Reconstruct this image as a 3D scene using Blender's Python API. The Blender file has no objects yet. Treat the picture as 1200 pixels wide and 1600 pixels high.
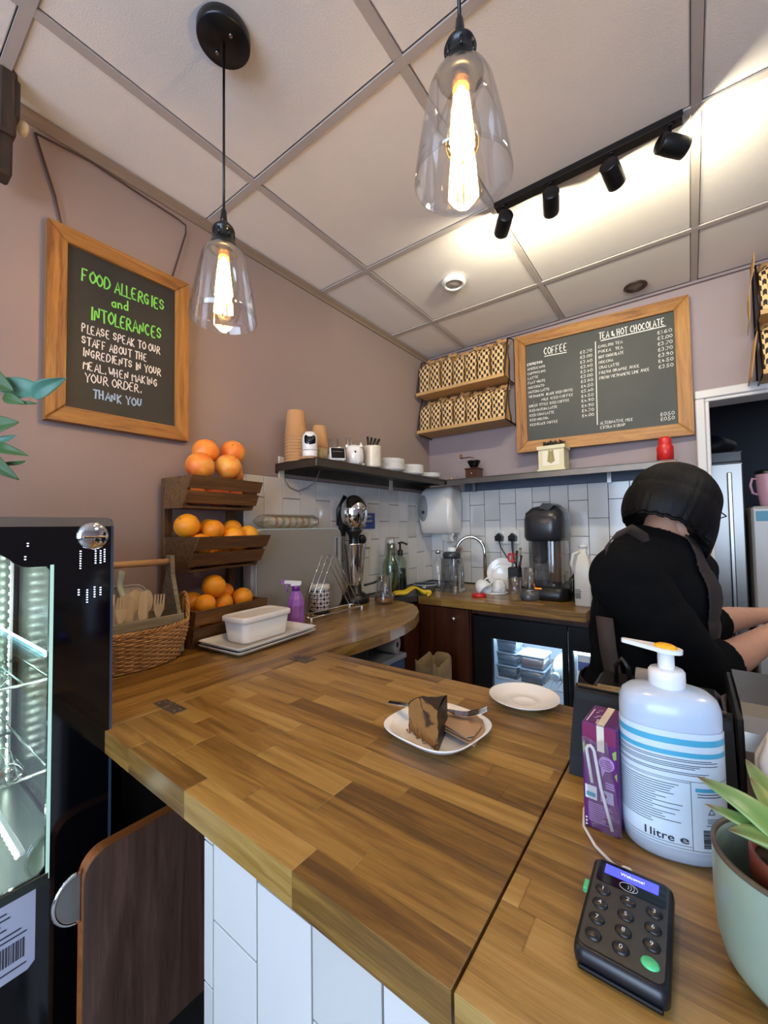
import bpy, bmesh, math, random
from mathutils import Vector, Matrix, noise
R = random.Random(7)
PI = math.pi
SC = bpy.context.scene
COL = SC.collection

# ---------------------------------------------------------------- camera
FPX = 643.17
YAW, PITCH, ROLL = math.radians(36.6565), math.radians(2.1529), math.radians(-0.8202)
CAM = Vector((0, 0, 1.28))
_w = Vector((-math.sin(YAW)*math.cos(PITCH), math.cos(YAW)*math.cos(PITCH), math.sin(PITCH)))
_r = Vector((math.cos(YAW), math.sin(YAW), 0)); _u = _r.cross(_w)
CR = math.cos(ROLL)*_r + math.sin(ROLL)*_u
CU = -math.sin(ROLL)*_r + math.cos(ROLL)*_u
cd = bpy.data.cameras.new('camera'); cam = bpy.data.objects.new('camera', cd); COL.objects.link(cam)
cd.sensor_fit = 'HORIZONTAL'; cd.sensor_width = 36; cd.lens = FPX/1200*36; cd.clip_start = .02
m = Matrix((CR, CU, -_w)).transposed().to_4x4(); m.translation = CAM
cam.matrix_world = m; SC.camera = cam

# ---------------------------------------------------------------- world, exposure
SC.view_settings.view_transform = 'Standard'; SC.view_settings.look = 'None'
SC.view_settings.gamma = 1; SC.view_settings.use_curve_mapping = False
SC.view_settings.exposure = 0.8
wd = bpy.data.worlds.new('daylight'); SC.world = wd; wd.use_nodes = True
wd.node_tree.nodes['Background'].inputs[0].default_value = (.62, .78, 1, 1)
wd.node_tree.nodes['Background'].inputs[1].default_value = 1.0

def lamp(kind, name, loc, power, color, size=.1, target=None, **kw):
    l = bpy.data.lights.new(name, kind); l.energy = power; l.color = color
    if kind == 'AREA':
        l.shape = kw.get('shape', 'DISK'); l.size = size
        if 'size_y' in kw: l.size_y = kw['size_y']
        if 'spread' in kw: l.spread = kw['spread']
    else: l.shadow_soft_size = size
    o = bpy.data.objects.new(name, l); COL.objects.link(o); o.location = loc
    if target is not None:
        o.rotation_euler = (Vector(target)-Vector(loc)).to_track_quat('-Z', 'Y').to_euler()
    return o
# daylight of the shop window in the front wall, behind the camera
lamp('AREA', 'window_daylight', (.3, -2.55, 1.45), 72, (.58, .75, 1), 2.6, (.1, 1.2, 1.75), shape='RECTANGLE', size_y=1.7)
# recessed ceiling lamps of the back part and of the seating area
lamp('AREA', 'kitchen_lamp', (1.0, 3.6, 2.3), 2.2, (.85, .92, 1), .4, (1.0, 3.6, 0))
lamp('AREA', 'ceiling_lamp', (1.0, 1.3, 2.40), 5, (1, .88, .72), .35, (1.0, 1.3, 0))

# ---------------------------------------------------------------- helpers
def lin(h):
    h = h.lstrip('#'); v = [int(h[i:i+2], 16)/255 for i in (0, 2, 4)]
    return tuple(c/12.92 if c <= .04045 else ((c+.055)/1.055)**2.4 for c in v) + (1,)

class MB:
    def __init__(s): s.v = []; s.f = []; s.sm = []
    def add(s, vs, fs, smooth=False, M=None):
        n = len(s.v)
        s.v += [(M @ Vector(p)) if M is not None else Vector(p) for p in vs]
        s.f += [tuple(i+n for i in f) for f in fs]; s.sm += [smooth]*len(fs)
        return s
    def box(s, x0, x1, y0, y1, z0, z1, M=None):
        return s.add([(x0,y0,z0),(x1,y0,z0),(x1,y1,z0),(x0,y1,z0),(x0,y0,z1),(x1,y0,z1),(x1,y1,z1),(x0,y1,z1)],
                     [(0,3,2,1),(4,5,6,7),(0,1,5,4),(1,2,6,5),(2,3,7,6),(3,0,4,7)], False, M)
    def bbox(s, x0, x1, y0, y1, z0, z1, b=.002, M=None):   # box with a chamfer all round (convex hull)
        b = min(b, (x1-x0)*.45, (y1-y0)*.45, (z1-z0)*.45)
        bm = bmesh.new()
        for x, sx in ((x0,1),(x1,-1)):
            for y, sy in ((y0,1),(y1,-1)):
                for z, sz in ((z0,1),(z1,-1)):
                    bm.verts.new((x+sx*b,y+sy*b,z)); bm.verts.new((x+sx*b,y,z+sz*b)); bm.verts.new((x,y+sy*b,z+sz*b))
        bmesh.ops.convex_hull(bm, input=bm.verts[:])
        bmesh.ops.dissolve_limit(bm, angle_limit=.02, verts=bm.verts[:], edges=bm.edges[:])
        bm.verts.index_update()
        s.add([v.co.copy() for v in bm.verts], [tuple(v.index for v in f.verts) for f in bm.faces], False, M)
        bm.free(); return s
    def prism(s, poly, a, b, axis='z', smooth=False, M=None):   # polygon pulled along an axis
        def P(p, t):
            return {'z': (p[0],p[1],t), 'y': (p[0],t,p[1]), 'x': (t,p[0],p[1])}[axis]
        n = len(poly)
        s.add([P(p,a) for p in poly]+[P(p,b) for p in poly], [tuple(range(n))[::-1], tuple(range(n,2*n))], False, M)
        s.add([P(p,a) for p in poly]+[P(p,b) for p in poly], [(i,(i+1)%n,n+(i+1)%n,n+i) for i in range(n)], smooth, M)
        return s
    def lathe(s, prof, c=(0,0,0), n=24, M=None, smooth=True, sx=1, sy=1, axis=None, cap=False):
        rot = Matrix.Identity(4)
        if axis is not None: rot = Vector(axis).to_track_quat('Z','Y').to_matrix().to_4x4()
        T = Matrix.Translation(c) @ rot
        if M is not None: T = M @ T
        vs = []; fs = []
        for r, z in prof:
            for k in range(n): vs.append((r*sx*math.cos(2*PI*k/n), r*sy*math.sin(2*PI*k/n), z))
        for i in range(len(prof)-1):
            for k in range(n):
                a = i*n+k; b = i*n+(k+1)%n; fs.append((a, b, b+n, a+n))
        s.add(vs, fs, smooth, T)
        if cap:
            for i, rev in ((0, True), (len(prof)-1, False)):
                r, z = prof[i]
                if r > 1e-5:
                    vv = [(r*sx*math.cos(2*PI*k/n), r*sy*math.sin(2*PI*k/n), z) for k in range(n)]
                    s.add(vv, [tuple(range(n))[::-1] if rev else tuple(range(n))], False, T)
        return s
    def cyl(s, p0, p1, r0, r1=None, n=16, smooth=True, M=None):
        r1 = r0 if r1 is None else r1
        d = Vector(p1)-Vector(p0)
        return s.lathe([(r0,0),(r1,d.length)], p0, n, M, smooth, axis=d, cap=True)
    def tube(s, pts, r, n=6, closed=False, M=None, cap=True):
        pts = [Vector(p) for p in pts]; m_ = len(pts); vs = []; fs = []; up = None
        for i, p in enumerate(pts):
            a = pts[i-1] if (i > 0 or closed) else p; b = pts[(i+1) % m_] if (i < m_-1 or closed) else p
            t = (b-a).normalized()
            if up is None: up = t.orthogonal().normalized()
            up = (up - t*up.dot(t)); up = up.normalized() if up.length > 1e-6 else t.orthogonal().normalized()
            sd = t.cross(up); rr = r[i] if isinstance(r, (list, tuple)) else r
            for k in range(n):
                an = 2*PI*k/n; vs.append(p+up*math.cos(an)*rr+sd*math.sin(an)*rr)
        for i in range(m_ if closed else m_-1):
            for k in range(n):
                a = i*n+k; b = i*n+(k+1)%n; c = ((i+1)%m_)*n+(k+1)%n; d = ((i+1)%m_)*n+k
                fs.append((a,b,c,d))
        if cap and not closed: fs += [tuple(range(n))[::-1], tuple((m_-1)*n+k for k in range(n))]
        return s.add(vs, fs, True, M)
    def ball(s, c, r, n=16, m_=10, sx=1, sy=1, sz=1, M=None, dent=0):
        pr = []
        for i in range(m_+1):
            t = -PI/2+PI*i/m_; rr = r*math.cos(t); z = r*sz*math.sin(t)
            if dent and abs(t) > 1.2: z *= 1-dent*(abs(t)-1.2)
            pr.append((max(rr, 1e-5), z))
        return s.lathe(pr, c, n, M, True, sx, sy)
    def grid(s, fn, nu, nv, smooth=True, M=None, closed=False):
        vs = [fn(i/nu, j/nv) for i in range(nu+1) for j in range(nv+1)]
        fs = [(i*(nv+1)+j, (i+1)*(nv+1)+j, (i+1)*(nv+1)+j+1, i*(nv+1)+j+1) for i in range(nu) for j in range(nv)]
        return s.add(vs, fs, smooth, M)
    def build(s, name, mat, parent=None, loc=None, thick=0, sub=0, edge=None, shade=None):
        me = bpy.data.meshes.new(name)
        if parent is not None: inv = wm(parent).inverted()
        elif loc is not None: inv = Matrix.Translation(-Vector(loc))
        else: inv = Matrix.Identity(4)
        me.from_pydata([tuple(inv @ v) for v in s.v], [], s.f)
        me.polygons.foreach_set('use_smooth', s.sm)
        bm = bmesh.new(); bm.from_mesh(me)
        bmesh.ops.remove_doubles(bm, verts=bm.verts[:], dist=1e-6)
        if thick: bmesh.ops.solidify(bm, geom=bm.faces[:], thickness=thick)
        bmesh.ops.recalc_face_normals(bm, faces=bm.faces[:])
        bm.to_mesh(me); bm.free()
        me.materials.append(mat)
        o = bpy.data.objects.new(name, me); COL.objects.link(o)
        if parent is not None: o.parent = parent
        elif loc is not None: o.location = loc
        if sub:
            md = o.modifiers.new('s', 'SUBSURF'); md.levels = md.render_levels = sub
        return o

def wm(o):
    M = Matrix.Identity(4)
    while o is not None:
        M = Matrix.Translation(o.location) @ o.rotation_euler.to_matrix().to_4x4() @ M; o = o.parent
    return M
def tag(o, label, cat, group=None, kind=None):
    if label: o['label'] = label
    if cat: o['category'] = cat
    if group: o['group'] = group
    if kind: o['kind'] = kind
    return o
def thing(name, label, cat, loc=(0,0,0), rz=0, group=None):
    o = bpy.data.objects.new(name, None); COL.objects.link(o); o.empty_display_size = .05
    o.location = loc; o.rotation_euler = (0,0,rz)
    return tag(o, label, cat, group)
def struct(o): o['kind'] = 'structure'; return o
def dup(root, loc=None, rz=None, label=None, group=None):
    def cp(o, par):
        c = o.copy(); COL.objects.link(c); c.parent = par
        for ch in [k for k in COL.objects if k.parent == o]: cp(ch, c)
        return c
    r = root.copy(); COL.objects.link(r)
    if loc is not None: r.location = loc
    if rz is not None: r.rotation_euler = (0,0,rz)
    if label: r['label'] = label
    if group: r['group'] = group
    for ch in [k for k in COL.objects if k.parent == root]: cp(ch, r)
    return r
def Rz(a): return Matrix.Rotation(a, 4, 'Z')
def TR(loc, rz=0, rx=0, ry=0):
    return Matrix.Translation(loc) @ Rz(rz) @ Matrix.Rotation(ry,4,'Y') @ Matrix.Rotation(rx,4,'X')
def rpoly(x0, x1, y0, y1, r, n=5):
    out = []
    for cx, cy, a in ((x1-r,y0+r,-90),(x1-r,y1-r,0),(x0+r,y1-r,90),(x0+r,y0+r,180)):
        for i in range(n+1):
            t = math.radians(a+90*i/n); out.append((cx+r*math.cos(t), cy+r*math.sin(t)))
    return out
def arc(a, b, c, n=12):   # quadratic curve
    a, b, c = Vector(a), Vector(b), Vector(c)
    return [a*(1-t)**2+b*2*t*(1-t)+c*t*t for t in [i/n for i in range(n+1)]]

# ---------------------------------------------------------------- materials
class NT:
    def __init__(s, name):
        s.m = bpy.data.materials.new(name); s.m.use_nodes = True; s.t = s.m.node_tree
        s.b = s.t.nodes['Principled BSDF']; s.out = s.t.nodes['Material Output']
    def n(s, typ, **kw):
        nd = s.t.nodes.new('ShaderNode'+typ)
        for k, v in kw.items():
            if isinstance(k, str) and hasattr(nd, k): setattr(nd, k, v)
        return nd
    def l(s, a, b): s.t.links.new(a, b); return s
    def math(s, op, a, b=None, c=None):
        nd = s.n('Math', operation=op)
        for i, v in enumerate((a, b, c)):
            if v is None: continue
            if isinstance(v, (int, float)): nd.inputs[i].default_value = v
            else: s.l(v, nd.inputs[i])
        return nd.outputs[0]
    def ramp(s, fac, stops):
        nd = s.n('ValToRGB'); e = nd.color_ramp.elements
        while len(e) < len(stops): e.new(.5)
        for i, (p, c) in enumerate(stops): e[i].position = p; e[i].color = lin(c) if isinstance(c, str) else c
        s.l(fac, nd.inputs[0]); return nd.outputs[0]
    def coords(s, scale=(1,1,1), kind='Object', rot=(0,0,0)):
        tc = s.n('TexCoord'); mp = s.n('Mapping'); mp.inputs['Scale'].default_value = scale; mp.inputs['Rotation'].default_value = rot
        s.l(tc.outputs[kind], mp.inputs[0]); return mp.outputs[0]
    def noise(s, vec, scale, detail=3, rough=.5, dist=0):
        nd = s.n('TexNoise'); nd.inputs['Scale'].default_value = scale; nd.inputs['Detail'].default_value = detail
        nd.inputs['Roughness'].default_value = rough; nd.inputs['Distortion'].default_value = dist
        s.l(vec, nd.inputs['Vector']); return nd.outputs['Fac']
    def bump(s, h, strength=.3, dist=.001):
        nd = s.n('Bump'); nd.inputs['Strength'].default_value = strength; nd.inputs['Distance'].default_value = dist
        s.l(h, nd.inputs['Height']); s.l(nd.outputs[0], s.b.inputs['Normal'])
    def mixc(s, fac, a, b, mode='MIX'):
        nd = s.n('Mix', data_type='RGBA', blend_type=mode)
        if isinstance(fac, (int, float)): nd.inputs[0].default_value = fac
        else: s.l(fac, nd.inputs[0])
        for i, v in ((6, a), (7, b)):
            if isinstance(v, str): nd.inputs[i].default_value = lin(v)
            elif isinstance(v, tuple): nd.inputs[i].default_value = v
            else: s.l(v, nd.inputs[i])
        return nd.outputs[2]

_mats = {}
def P(name, col, rough=.5, metal=0, var=0, vs=8, bump=0, bs=200, coat=0, sss=0, emit=0, ecol=None, spec=None, alpha=None, trans=0):
    if name in _mats: return _mats[name]
    t = NT(name); b = t.b
    b.inputs['Base Color'].default_value = lin(col); b.inputs['Roughness'].default_value = rough
    b.inputs['Metallic'].default_value = metal
    if coat: b.inputs['Coat Weight'].default_value = coat; b.inputs['Coat Roughness'].default_value = .08
    if sss: b.inputs['Subsurface Weight'].default_value = sss; b.inputs['Subsurface Scale'].default_value = .004
    if trans: b.inputs['Transmission Weight'].default_value = trans
    if spec is not None: b.inputs['Specular IOR Level'].default_value = spec
    if emit: b.inputs['Emission Color'].default_value = lin(ecol or col); b.inputs['Emission Strength'].default_value = emit
    if alpha is not None: b.inputs['Alpha'].default_value = alpha
    v = t.coords()
    if var:
        f = t.noise(v, vs, 4, .6)
        c = lin(col); dk = tuple(x*(1-var) for x in c[:3])+(1,); lt = tuple(min(1, x*(1+var)) for x in c[:3])+(1,)
        t.l(t.ramp(f, [(.3, dk), (.7, lt)]), b.inputs['Base Color'])
    if bump: t.bump(t.noise(v, bs, 4, .6), bump)
    _mats[name] = t.m; return t.m

def glassy(name, tint='#ffffff', gloss=.12, rough=.02, dens=0, dcol='#a0b0b0'):
    """clear thin glass: see-through with a reflection that grows at grazing angles"""
    if name in _mats: return _mats[name]
    t = NT(name); t.t.nodes.remove(t.b)
    tr = t.n('BsdfTransparent'); tr.inputs[0].default_value = lin(tint)
    gl = t.n('BsdfGlossy'); gl.inputs['Roughness'].default_value = rough
    lw = t.n('LayerWeight'); lw.inputs[0].default_value = .35
    f = t.math('ADD', t.math('MULTIPLY', lw.outputs['Facing'], .55), gloss*.5)
    mx = t.n('MixShader'); t.l(f, mx.inputs[0])
    if dens:
        df = t.n('BsdfDiffuse'); df.inputs[0].default_value = lin(dcol)
        m2 = t.n('MixShader'); m2.inputs[0].default_value = dens
        t.l(tr.outputs[0], m2.inputs[1]); t.l(df.outputs[0], m2.inputs[2]); t.l(m2.outputs[0], mx.inputs[1])
    else: t.l(tr.outputs[0], mx.inputs[1])
    t.l(gl.outputs[0], mx.inputs[2]); t.l(mx.outputs[0], t.out.inputs[0])
    _mats[name] = t.m; return t.m

def wood(name, stops, axis='x', rough=.4, scale=1, rnd=.4, bump=.15, coat=0, fine=60):
    """long-grained wood; every stave object gets its own tone"""
    if name in _mats: return _mats[name]
    t = NT(name)
    sc = {'x': (1,14,14), 'y': (14,1,14), 'z': (14,14,1)}[axis]
    oi = t.n('ObjectInfo'); tc = t.n('TexCoord')
    off = t.n('VectorMath', operation='MULTIPLY_ADD'); t.l(oi.outputs['Random'], off.inputs[0])
    off.inputs[1].default_value = (7.3, 9.1, 5.7); t.l(tc.outputs['Object'], off.inputs[2])
    mp = t.n('Mapping'); mp.inputs['Scale'].default_value = tuple(k*scale for k in sc); t.l(off.outputs[0], mp.inputs[0])
    n1 = t.noise(mp.outputs[0], 3.2, 5, .6, 1.2)
    mp2 = t.n('Mapping'); mp2.inputs['Scale'].default_value = tuple((k if k == 1 else k*2.5)*scale for k in sc); t.l(off.outputs[0], mp2.inputs[0])
    n2 = t.noise(mp2.outputs[0], fine*.4, 3, .7)
    f = t.math('ADD', t.math('MULTIPLY', n1, 1.0), t.math('SUBTRACT', t.math('MULTIPLY', n2, .4), .2))
    f = t.math('ADD', f, t.math('MULTIPLY', t.math('SUBTRACT', oi.outputs['Random'], .5), rnd))
    t.l(t.ramp(f, stops), t.b.inputs['Base Color']); t.b.inputs['Roughness'].default_value = rough
    if coat: t.b.inputs['Coat Weight'].default_value = coat; t.b.inputs['Coat Roughness'].default_value = .15
    t.bump(n2, bump, .0006)
    _mats[name] = t.m; return t.m

OAK = [(.15, '#50371a'), (.35, '#735224'), (.5, '#8a6730'), (.65, '#9b783d'), (.9, '#b08f54')]
M_oakx = wood('oak_along_x', OAK, 'x', .33, coat=.15); M_oaky = wood('oak_along_y', OAK, 'y', .33, coat=.15)
PINE = [(.25, '#5a3512'), (.42, '#8e5c28'), (.6, '#a57336'), (.9, '#bb8c48')]
M_piney = wood('pine_frame_y', PINE, 'y', .5, .8, .15); M_pinez = wood('pine_frame_z', PINE, 'z', .5, .8, .15); M_pinex = wood('pine_frame_x', PINE, 'x', .5, .8, .15)
CR_ = [(.2, '#3a2413'), (.5, '#60401f'), (.8, '#80592f')]
M_crate = wood('crate_wood', CR_, 'y', .65, 1.4, .2, .3)
M_cratez = wood('crate_wood_upright', CR_, 'z', .65, 1.4, .2, .3)
M_grey_wood = wood('weathered_wood', [(.2, '#5b5344'), (.5, '#857b68'), (.85, '#a39a84')], 'y', .75, 1.5, .2, .3)
M_dowel = wood('dowel_wood', [(.2, '#94714c'), (.8, '#bb966a')], 'y', .6, 1.5, .1)
M_walnut = wood('walnut_door', [(.2, '#3d2920'), (.5, '#5d4438'), (.85, '#7c5c4d')], 'z', .35, .7, .1, .1, .3)
M_mahog = wood('mahogany', [(.2, '#2c1209'), (.5, '#46200f'), (.9, '#5e3018')], 'z', .4, .6, .1, .1, .2)
M_dark_edge = wood('warm_edge', [(.2, '#5e3012'), (.6, '#8a4d20'), (.9, '#9f6330')], 'y', .45, 1, .1)
M_paint = P('mauve_paint', '#97837d', .72, var=.05, vs=1.2, bump=.12, bs=90)
M_paint2 = P('mauve_paint_back', '#948588', .72, var=.05, vs=1.2, bump=.12, bs=90)
M_ceil = P('ceiling_tile', '#e4dedb', .9, var=.03, vs=3, bump=.5, bs=260)
M_grid = P('ceiling_grid', '#b3aaa6', .6)
M_grout = P('dark_grout', '#3a3634', .9)
M_wtile = P('white_glazed_tile', '#dcdcdc', .12, var=.02, vs=2, coat=.3)
M_floor = P('pale_floor', '#8f8b86', .5, var=.08, vs=6)
M_black = P('black_plastic', '#0c0c0e', .35); M_blackm = P('black_metal', '#0b0b0c', .32, metal=.4)
M_blackg = P('black_gloss', '#05060a', .08)
M_steel = P('brushed_steel', '#9c9a96', .3, metal=1, var=.06, vs=30)
M_dsteel = P('dull_steel', '#6f6a64', .42, metal=1, var=.12, vs=12)
M_chrome = P('chrome', '#dcdcdc', .07, metal=1)
M_white = P('white_plastic', '#e4e4e4', .35); M_porc = P('white_porcelain', '#e9e7e3', .12, coat=.4)
M_cream = P('cream_ceramic', '#d9d0be', .25, var=.06, vs=25, coat=.3)
M_kraft = P('kraft_paper', '#b98d5b', .8, var=.1, vs=14, bump=.2, bs=60)
M_glass = glassy('clear_glass'); M_chalk = P('white_chalk_ink', '#e9e6df', .8)
M_green_ch = P('green_chalk_ink', '#7fd65a', .8); M_blue_ch = P('blue_chalk_ink', '#9db8d6', .8)
M_board = P('chalkboard', '#2d2b28', .62, var=.16, vs=5)
M_dwhite = P('door_white', '#c9c5c3', .4)
# ================================================================ THE SETTING
XL, YB, ZC = -1.45, 2.49, 2.453
TOP = .91
struct(MB().box(-1.6, 2.3, -2.9, 5.0, -.05, 0).build('floor', M_floor))
o = struct(MB().box(XL-.1, XL, -2.9, 2.6, 0, 2.6).build('wall_left', M_paint)); wall_left = o
b = MB(); b.box(XL, .07, YB, YB+.1, 0, 2.6); b.box(.07, 1.0, YB, YB+.1, 1.90, 2.6); b.box(1.0, 2.3, YB, YB+.1, 0, 2.6)
wall_back = struct(b.build('wall_back', M_paint2))
b = MB(); b.box(2.2, 2.3, -2.9, 5.0, 0, 2.6); struct(b.build('wall_right', M_paint2))
b = MB(); b.box(XL, -1.1, -2.9, -2.8, 0, 2.6); b.box(1.7, 2.2, -2.9, -2.8, 0, 2.6); b.box(-1.1, 1.7, -2.9, -2.8, 0, .55); b.box(-1.1, 1.7, -2.9, -2.8, 2.3, 2.6)
wall_front = struct(b.build('wall_front', M_paint))
b = MB(); b.box(-1.1,1.7,-2.88,-2.82,.55,.61); b.box(-1.1,1.7,-2.88,-2.82,2.24,2.3); b.box(-1.1,-1.04,-2.88,-2.82,.61,2.24); b.box(1.64,1.7,-2.88,-2.82,.61,2.24); b.box(.27,.33,-2.88,-2.82,.61,2.24)
win = struct(b.build('window_1', M_dwhite))
MB().box(-1.04,1.64,-2.855,-2.85,.61,2.24).build('pane', M_glass, win)
# back room beyond the doorway
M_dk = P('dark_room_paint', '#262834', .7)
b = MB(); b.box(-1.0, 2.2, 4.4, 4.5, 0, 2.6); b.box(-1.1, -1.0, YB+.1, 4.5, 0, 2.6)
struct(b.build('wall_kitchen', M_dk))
# ceiling: slab above, T-bar grid, 600 mm tiles each its own piece
ceil = struct(MB().box(XL-.1, 2.3, -2.9, 5.0, ZC+.03, ZC+.1).build('ceiling', M_ceil))
gx = [-1.1507-.6016] + [-1.1507+.6016*k for k in range(6)]; gy = [2.0378-.6*k for k in range(-1, 9)]
gx = [max(x, XL) for x in gx]; gy = [min(y, YB) for y in gy]
for i in range(len(gx)-1):
    for j in range(len(gy)-1):
        x0, x1, y1, y0 = gx[i], gx[i+1], gy[j], gy[j+1]
        if x1-x0 < .05 or y1-y0 < .05: continue
        MB().bbox(x0+.014, x1-.014, y0+.014, y1-.014, ZC+.004, ZC+.029, .003).build('ceiling_tile', M_ceil, ceil)
b = MB()
for x in gx[1:]: b.box(x-.012, x+.012, -2.8, YB, ZC, ZC+.006)
for y in gy[1:-1]: b.box(XL, 2.2, y-.012, y+.012, ZC-.0004, ZC+.0056)
b.build('ceiling_grid', M_grid, ceil)
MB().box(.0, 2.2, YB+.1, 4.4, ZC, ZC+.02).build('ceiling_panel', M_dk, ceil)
# angle trim between ceiling and walls, and the thin pipe below it
M_trim = P('brown_trim', '#8b7767', .5)
b = MB(); b.prism([(XL,ZC),(XL+.022,ZC),(XL+.022,ZC-.006),(XL+.008,ZC-.016),(XL+.008,ZC-.03),(XL,ZC-.03)], -2.8, YB, 'y')
struct(b.build('trim_1', M_trim))
b = MB(); b.box(XL+.02, 2.2, YB-.018, YB, ZC-.012, ZC); struct(b.build('trim_2', P('mauve_trim', '#84767a', .5)))

# ---------------------------------------------------------------- wall tiles (each a piece of its wall)
def tiles_col(a0, a1, joints, mk):
    for z0, z1 in zip(joints[:-1], joints[1:]): mk(a0+.0014, a1-.0014, z0+.0014, z1-.0014)
tone = [P('white_glazed_tile_%s' % n, c, .12, var=.015, vs=2, coat=.3) for n, c in (('one','#cdcbc8'),('two','#c5c3c0'),('three','#d2d0ce'))]
TA, TB_ = [.915, 1.015, 1.215, 1.415, 1.507], [.915, 1.115, 1.315, 1.507]
MB().box(XL, XL+.004, .95, YB, .90, 1.508).build('tile_grout', M_grout, wall_left)
MB().box(XL, .03, YB-.004, YB, .90, 1.508).build('tile_grout', M_grout, wall_back)
k = 0; y = .99
while y < YB-.01:
    y1 = min(y+.1, YB-.008)
    tiles_col(y, y1, TA if k % 2 == 0 else TB_, lambda a, c, z0, z1: MB().bbox(XL+.002, XL+.010, a, c, z0, z1, .0008).build('tile', R.choice(tone), wall_left))
    y += .1; k += 1
xs = [-1.441, -1.35, -1.25] + [-1.149+.1*i for i in range(12)]+[.034]
for i in range(len(xs)-1):
    tiles_col(xs[i], xs[i+1], TA if i % 2 == 1 else TB_, lambda a, c, z0, z1: MB().bbox(a, c, YB-.010, YB-.002, z0, z1, .0008).build('tile', R.choice(tone), wall_back))

# ---------------------------------------------------------------- doorway
d = thing('doorway', None, None, (.04, YB, 0)); d.name = 'door_1'; d['kind'] = 'structure'
b = MB(); b.bbox(.036, .072, 2.452, 2.49, 0, 1.868, .004); b.bbox(1.0, 1.04, 2.452, 2.49, 0, 1.868, .004); b.bbox(.036, 1.04, 2.450, 2.49, 1.868, 1.908, .004)
b.build('architrave', M_dwhite, d)
b = MB(); b.bbox(.0722, .088, 2.458, 2.60, 0, 1.852, .003); b.bbox(.98, .9998, 2.458, 2.60, 0, 1.852, .003); b.bbox(.0722, .9998, 2.458, 2.60, 1.852, 1.8678, .003)
b.build('door_lining', M_dwhite, d)

# ---------------------------------------------------------------- worktops in oak staves
def clip(poly, a, b_, c):   # keep a*x+b*y <= c
    out = []
    for i in range(len(poly)):
        p, q = poly[i], poly[(i+1) % len(poly)]
        dp, dq = a*p[0]+b_*p[1]-c, a*q[0]+b_*q[1]-c
        if dp <= 0: out.append(p)
        if (dp < 0 < dq) or (dq < 0 < dp):
            t = dp/(dp-dq); out.append((p[0]+t*(q[0]-p[0]), p[1]+t*(q[1]-p[1])))
    return out
def chamf_prism(poly, z0, z1, c=.0012):
    n = len(poly); cx = sum(p[0] for p in poly)/n; cy = sum(p[1] for p in poly)/n
    b = MB(); ins = []
    for p in poly:
        d_ = Vector((p[0]-cx, p[1]-cy)); L = max(d_.length, 1e-6); ins.append((p[0]-d_.x/L*c, p[1]-d_.y/L*c))
    vs = [(p[0],p[1],z0) for p in poly]+[(p[0],p[1],z1-c*.5) for p in poly]+[(p[0],p[1],z1) for p in ins]
    fs = [tuple(range(n))[::-1], tuple(range(2*n,3*n))]+[(i,(i+1)%n,n+(i+1)%n,n+i) for i in range(n)]+[(n+i,n+(i+1)%n,2*n+(i+1)%n,2*n+i) for i in range(n)]
    return b.add(vs, fs)
def staves(root, outline, grain, wid=.04, z0=.87, z1=TOP, mat=None, seed=1, lmin=.16, lmax=.34):
    rr = random.Random(seed)
    g = 0 if grain == 'x' else 1
    lo = [min(p[i] for p in outline) for i in (0,1)]; hi = [max(p[i] for p in outline) for i in (0,1)]
    t = lo[1-g]; 
    while t < hi[1-g]-1e-4:
        t1 = min(t+wid, hi[1-g])
        if hi[1-g]-t1 < .012: t1 = hi[1-g]
        s_ = lo[g]-rr.uniform(0, lmax*.8)
        while s_ < hi[g]:
            e = s_+rr.uniform(lmin, lmax)
            poly = list(outline)
            if g == 0: cl = ((-1,0,-s_),(1,0,e),(0,-1,-t),(0,1,t1))
            else: cl = ((0,-1,-s_),(0,1,e),(-1,0,-t),(1,0,t1))
            for a, b2, c in cl:
                poly = clip(poly, a, b2, c)
                if len(poly) < 3: break
            if len(poly) >= 3:
                ar = abs(sum(poly[i][0]*poly[(i+1)%len(poly)][1]-poly[(i+1)%len(poly)][0]*poly[i][1] for i in range(len(poly))))/2
                if ar > 2e-5: chamf_prism(poly, z0, z1-rr.uniform(0, .0003)).build('stave', mat, root)
            s_ = e
        t = t1
SEAM = -.165
flap = thing('counter_flap', 'hinged oak butcher-block flap spanning the front counter, cake plate on it', 'worktop', (-.53,.62,.87))
staves(flap, [(-.894,.312),(SEAM-.0015,.304),(SEAM-.0015,.908),(-.894,.898)], 'x', mat=M_oakx, seed=4)
wl = thing('left_worktop', 'oak butcher-block worktop along the left wall with a rounded far end', 'worktop', (-1.17,1.0,.87)); wl.name = 'worktop'
out = [(-1.449,.325),(-.8965,.325),(-.8965,.98),(-.885,1.05),(-.879,1.21),(-.890,1.32),(-.915,1.43),(-.97,1.55),(-1.03,1.63),(-1.09,1.685),(-1.18,1.715),(-1.30,1.728),(-1.449,1.73)]
staves(wl, out, 'y', mat=M_oaky, seed=5, lmin=.2, lmax=.5)
wb = thing('worktop', 'oak worktop along the back wall under the tap and coffee machine', 'worktop', (-.8,2.2,.87))
staves(wb, [(-1.188,1.893),(-.365,1.893),(-.365,2.478),(-1.188,2.478)], 'x', mat=M_oakx, seed=6, lmin=.25, lmax=.5)
wr = thing('worktop', 'oak worktop right of the seam, card reader and green plant pot on it', 'worktop', (.1,.62,.87))
staves(wr, [(SEAM+.0015,.304),(.62,.286),(.62,.908),(SEAM+.0015,.908)], 'x', mat=M_oakx, seed=9, lmin=.25, lmax=.42)
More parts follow.
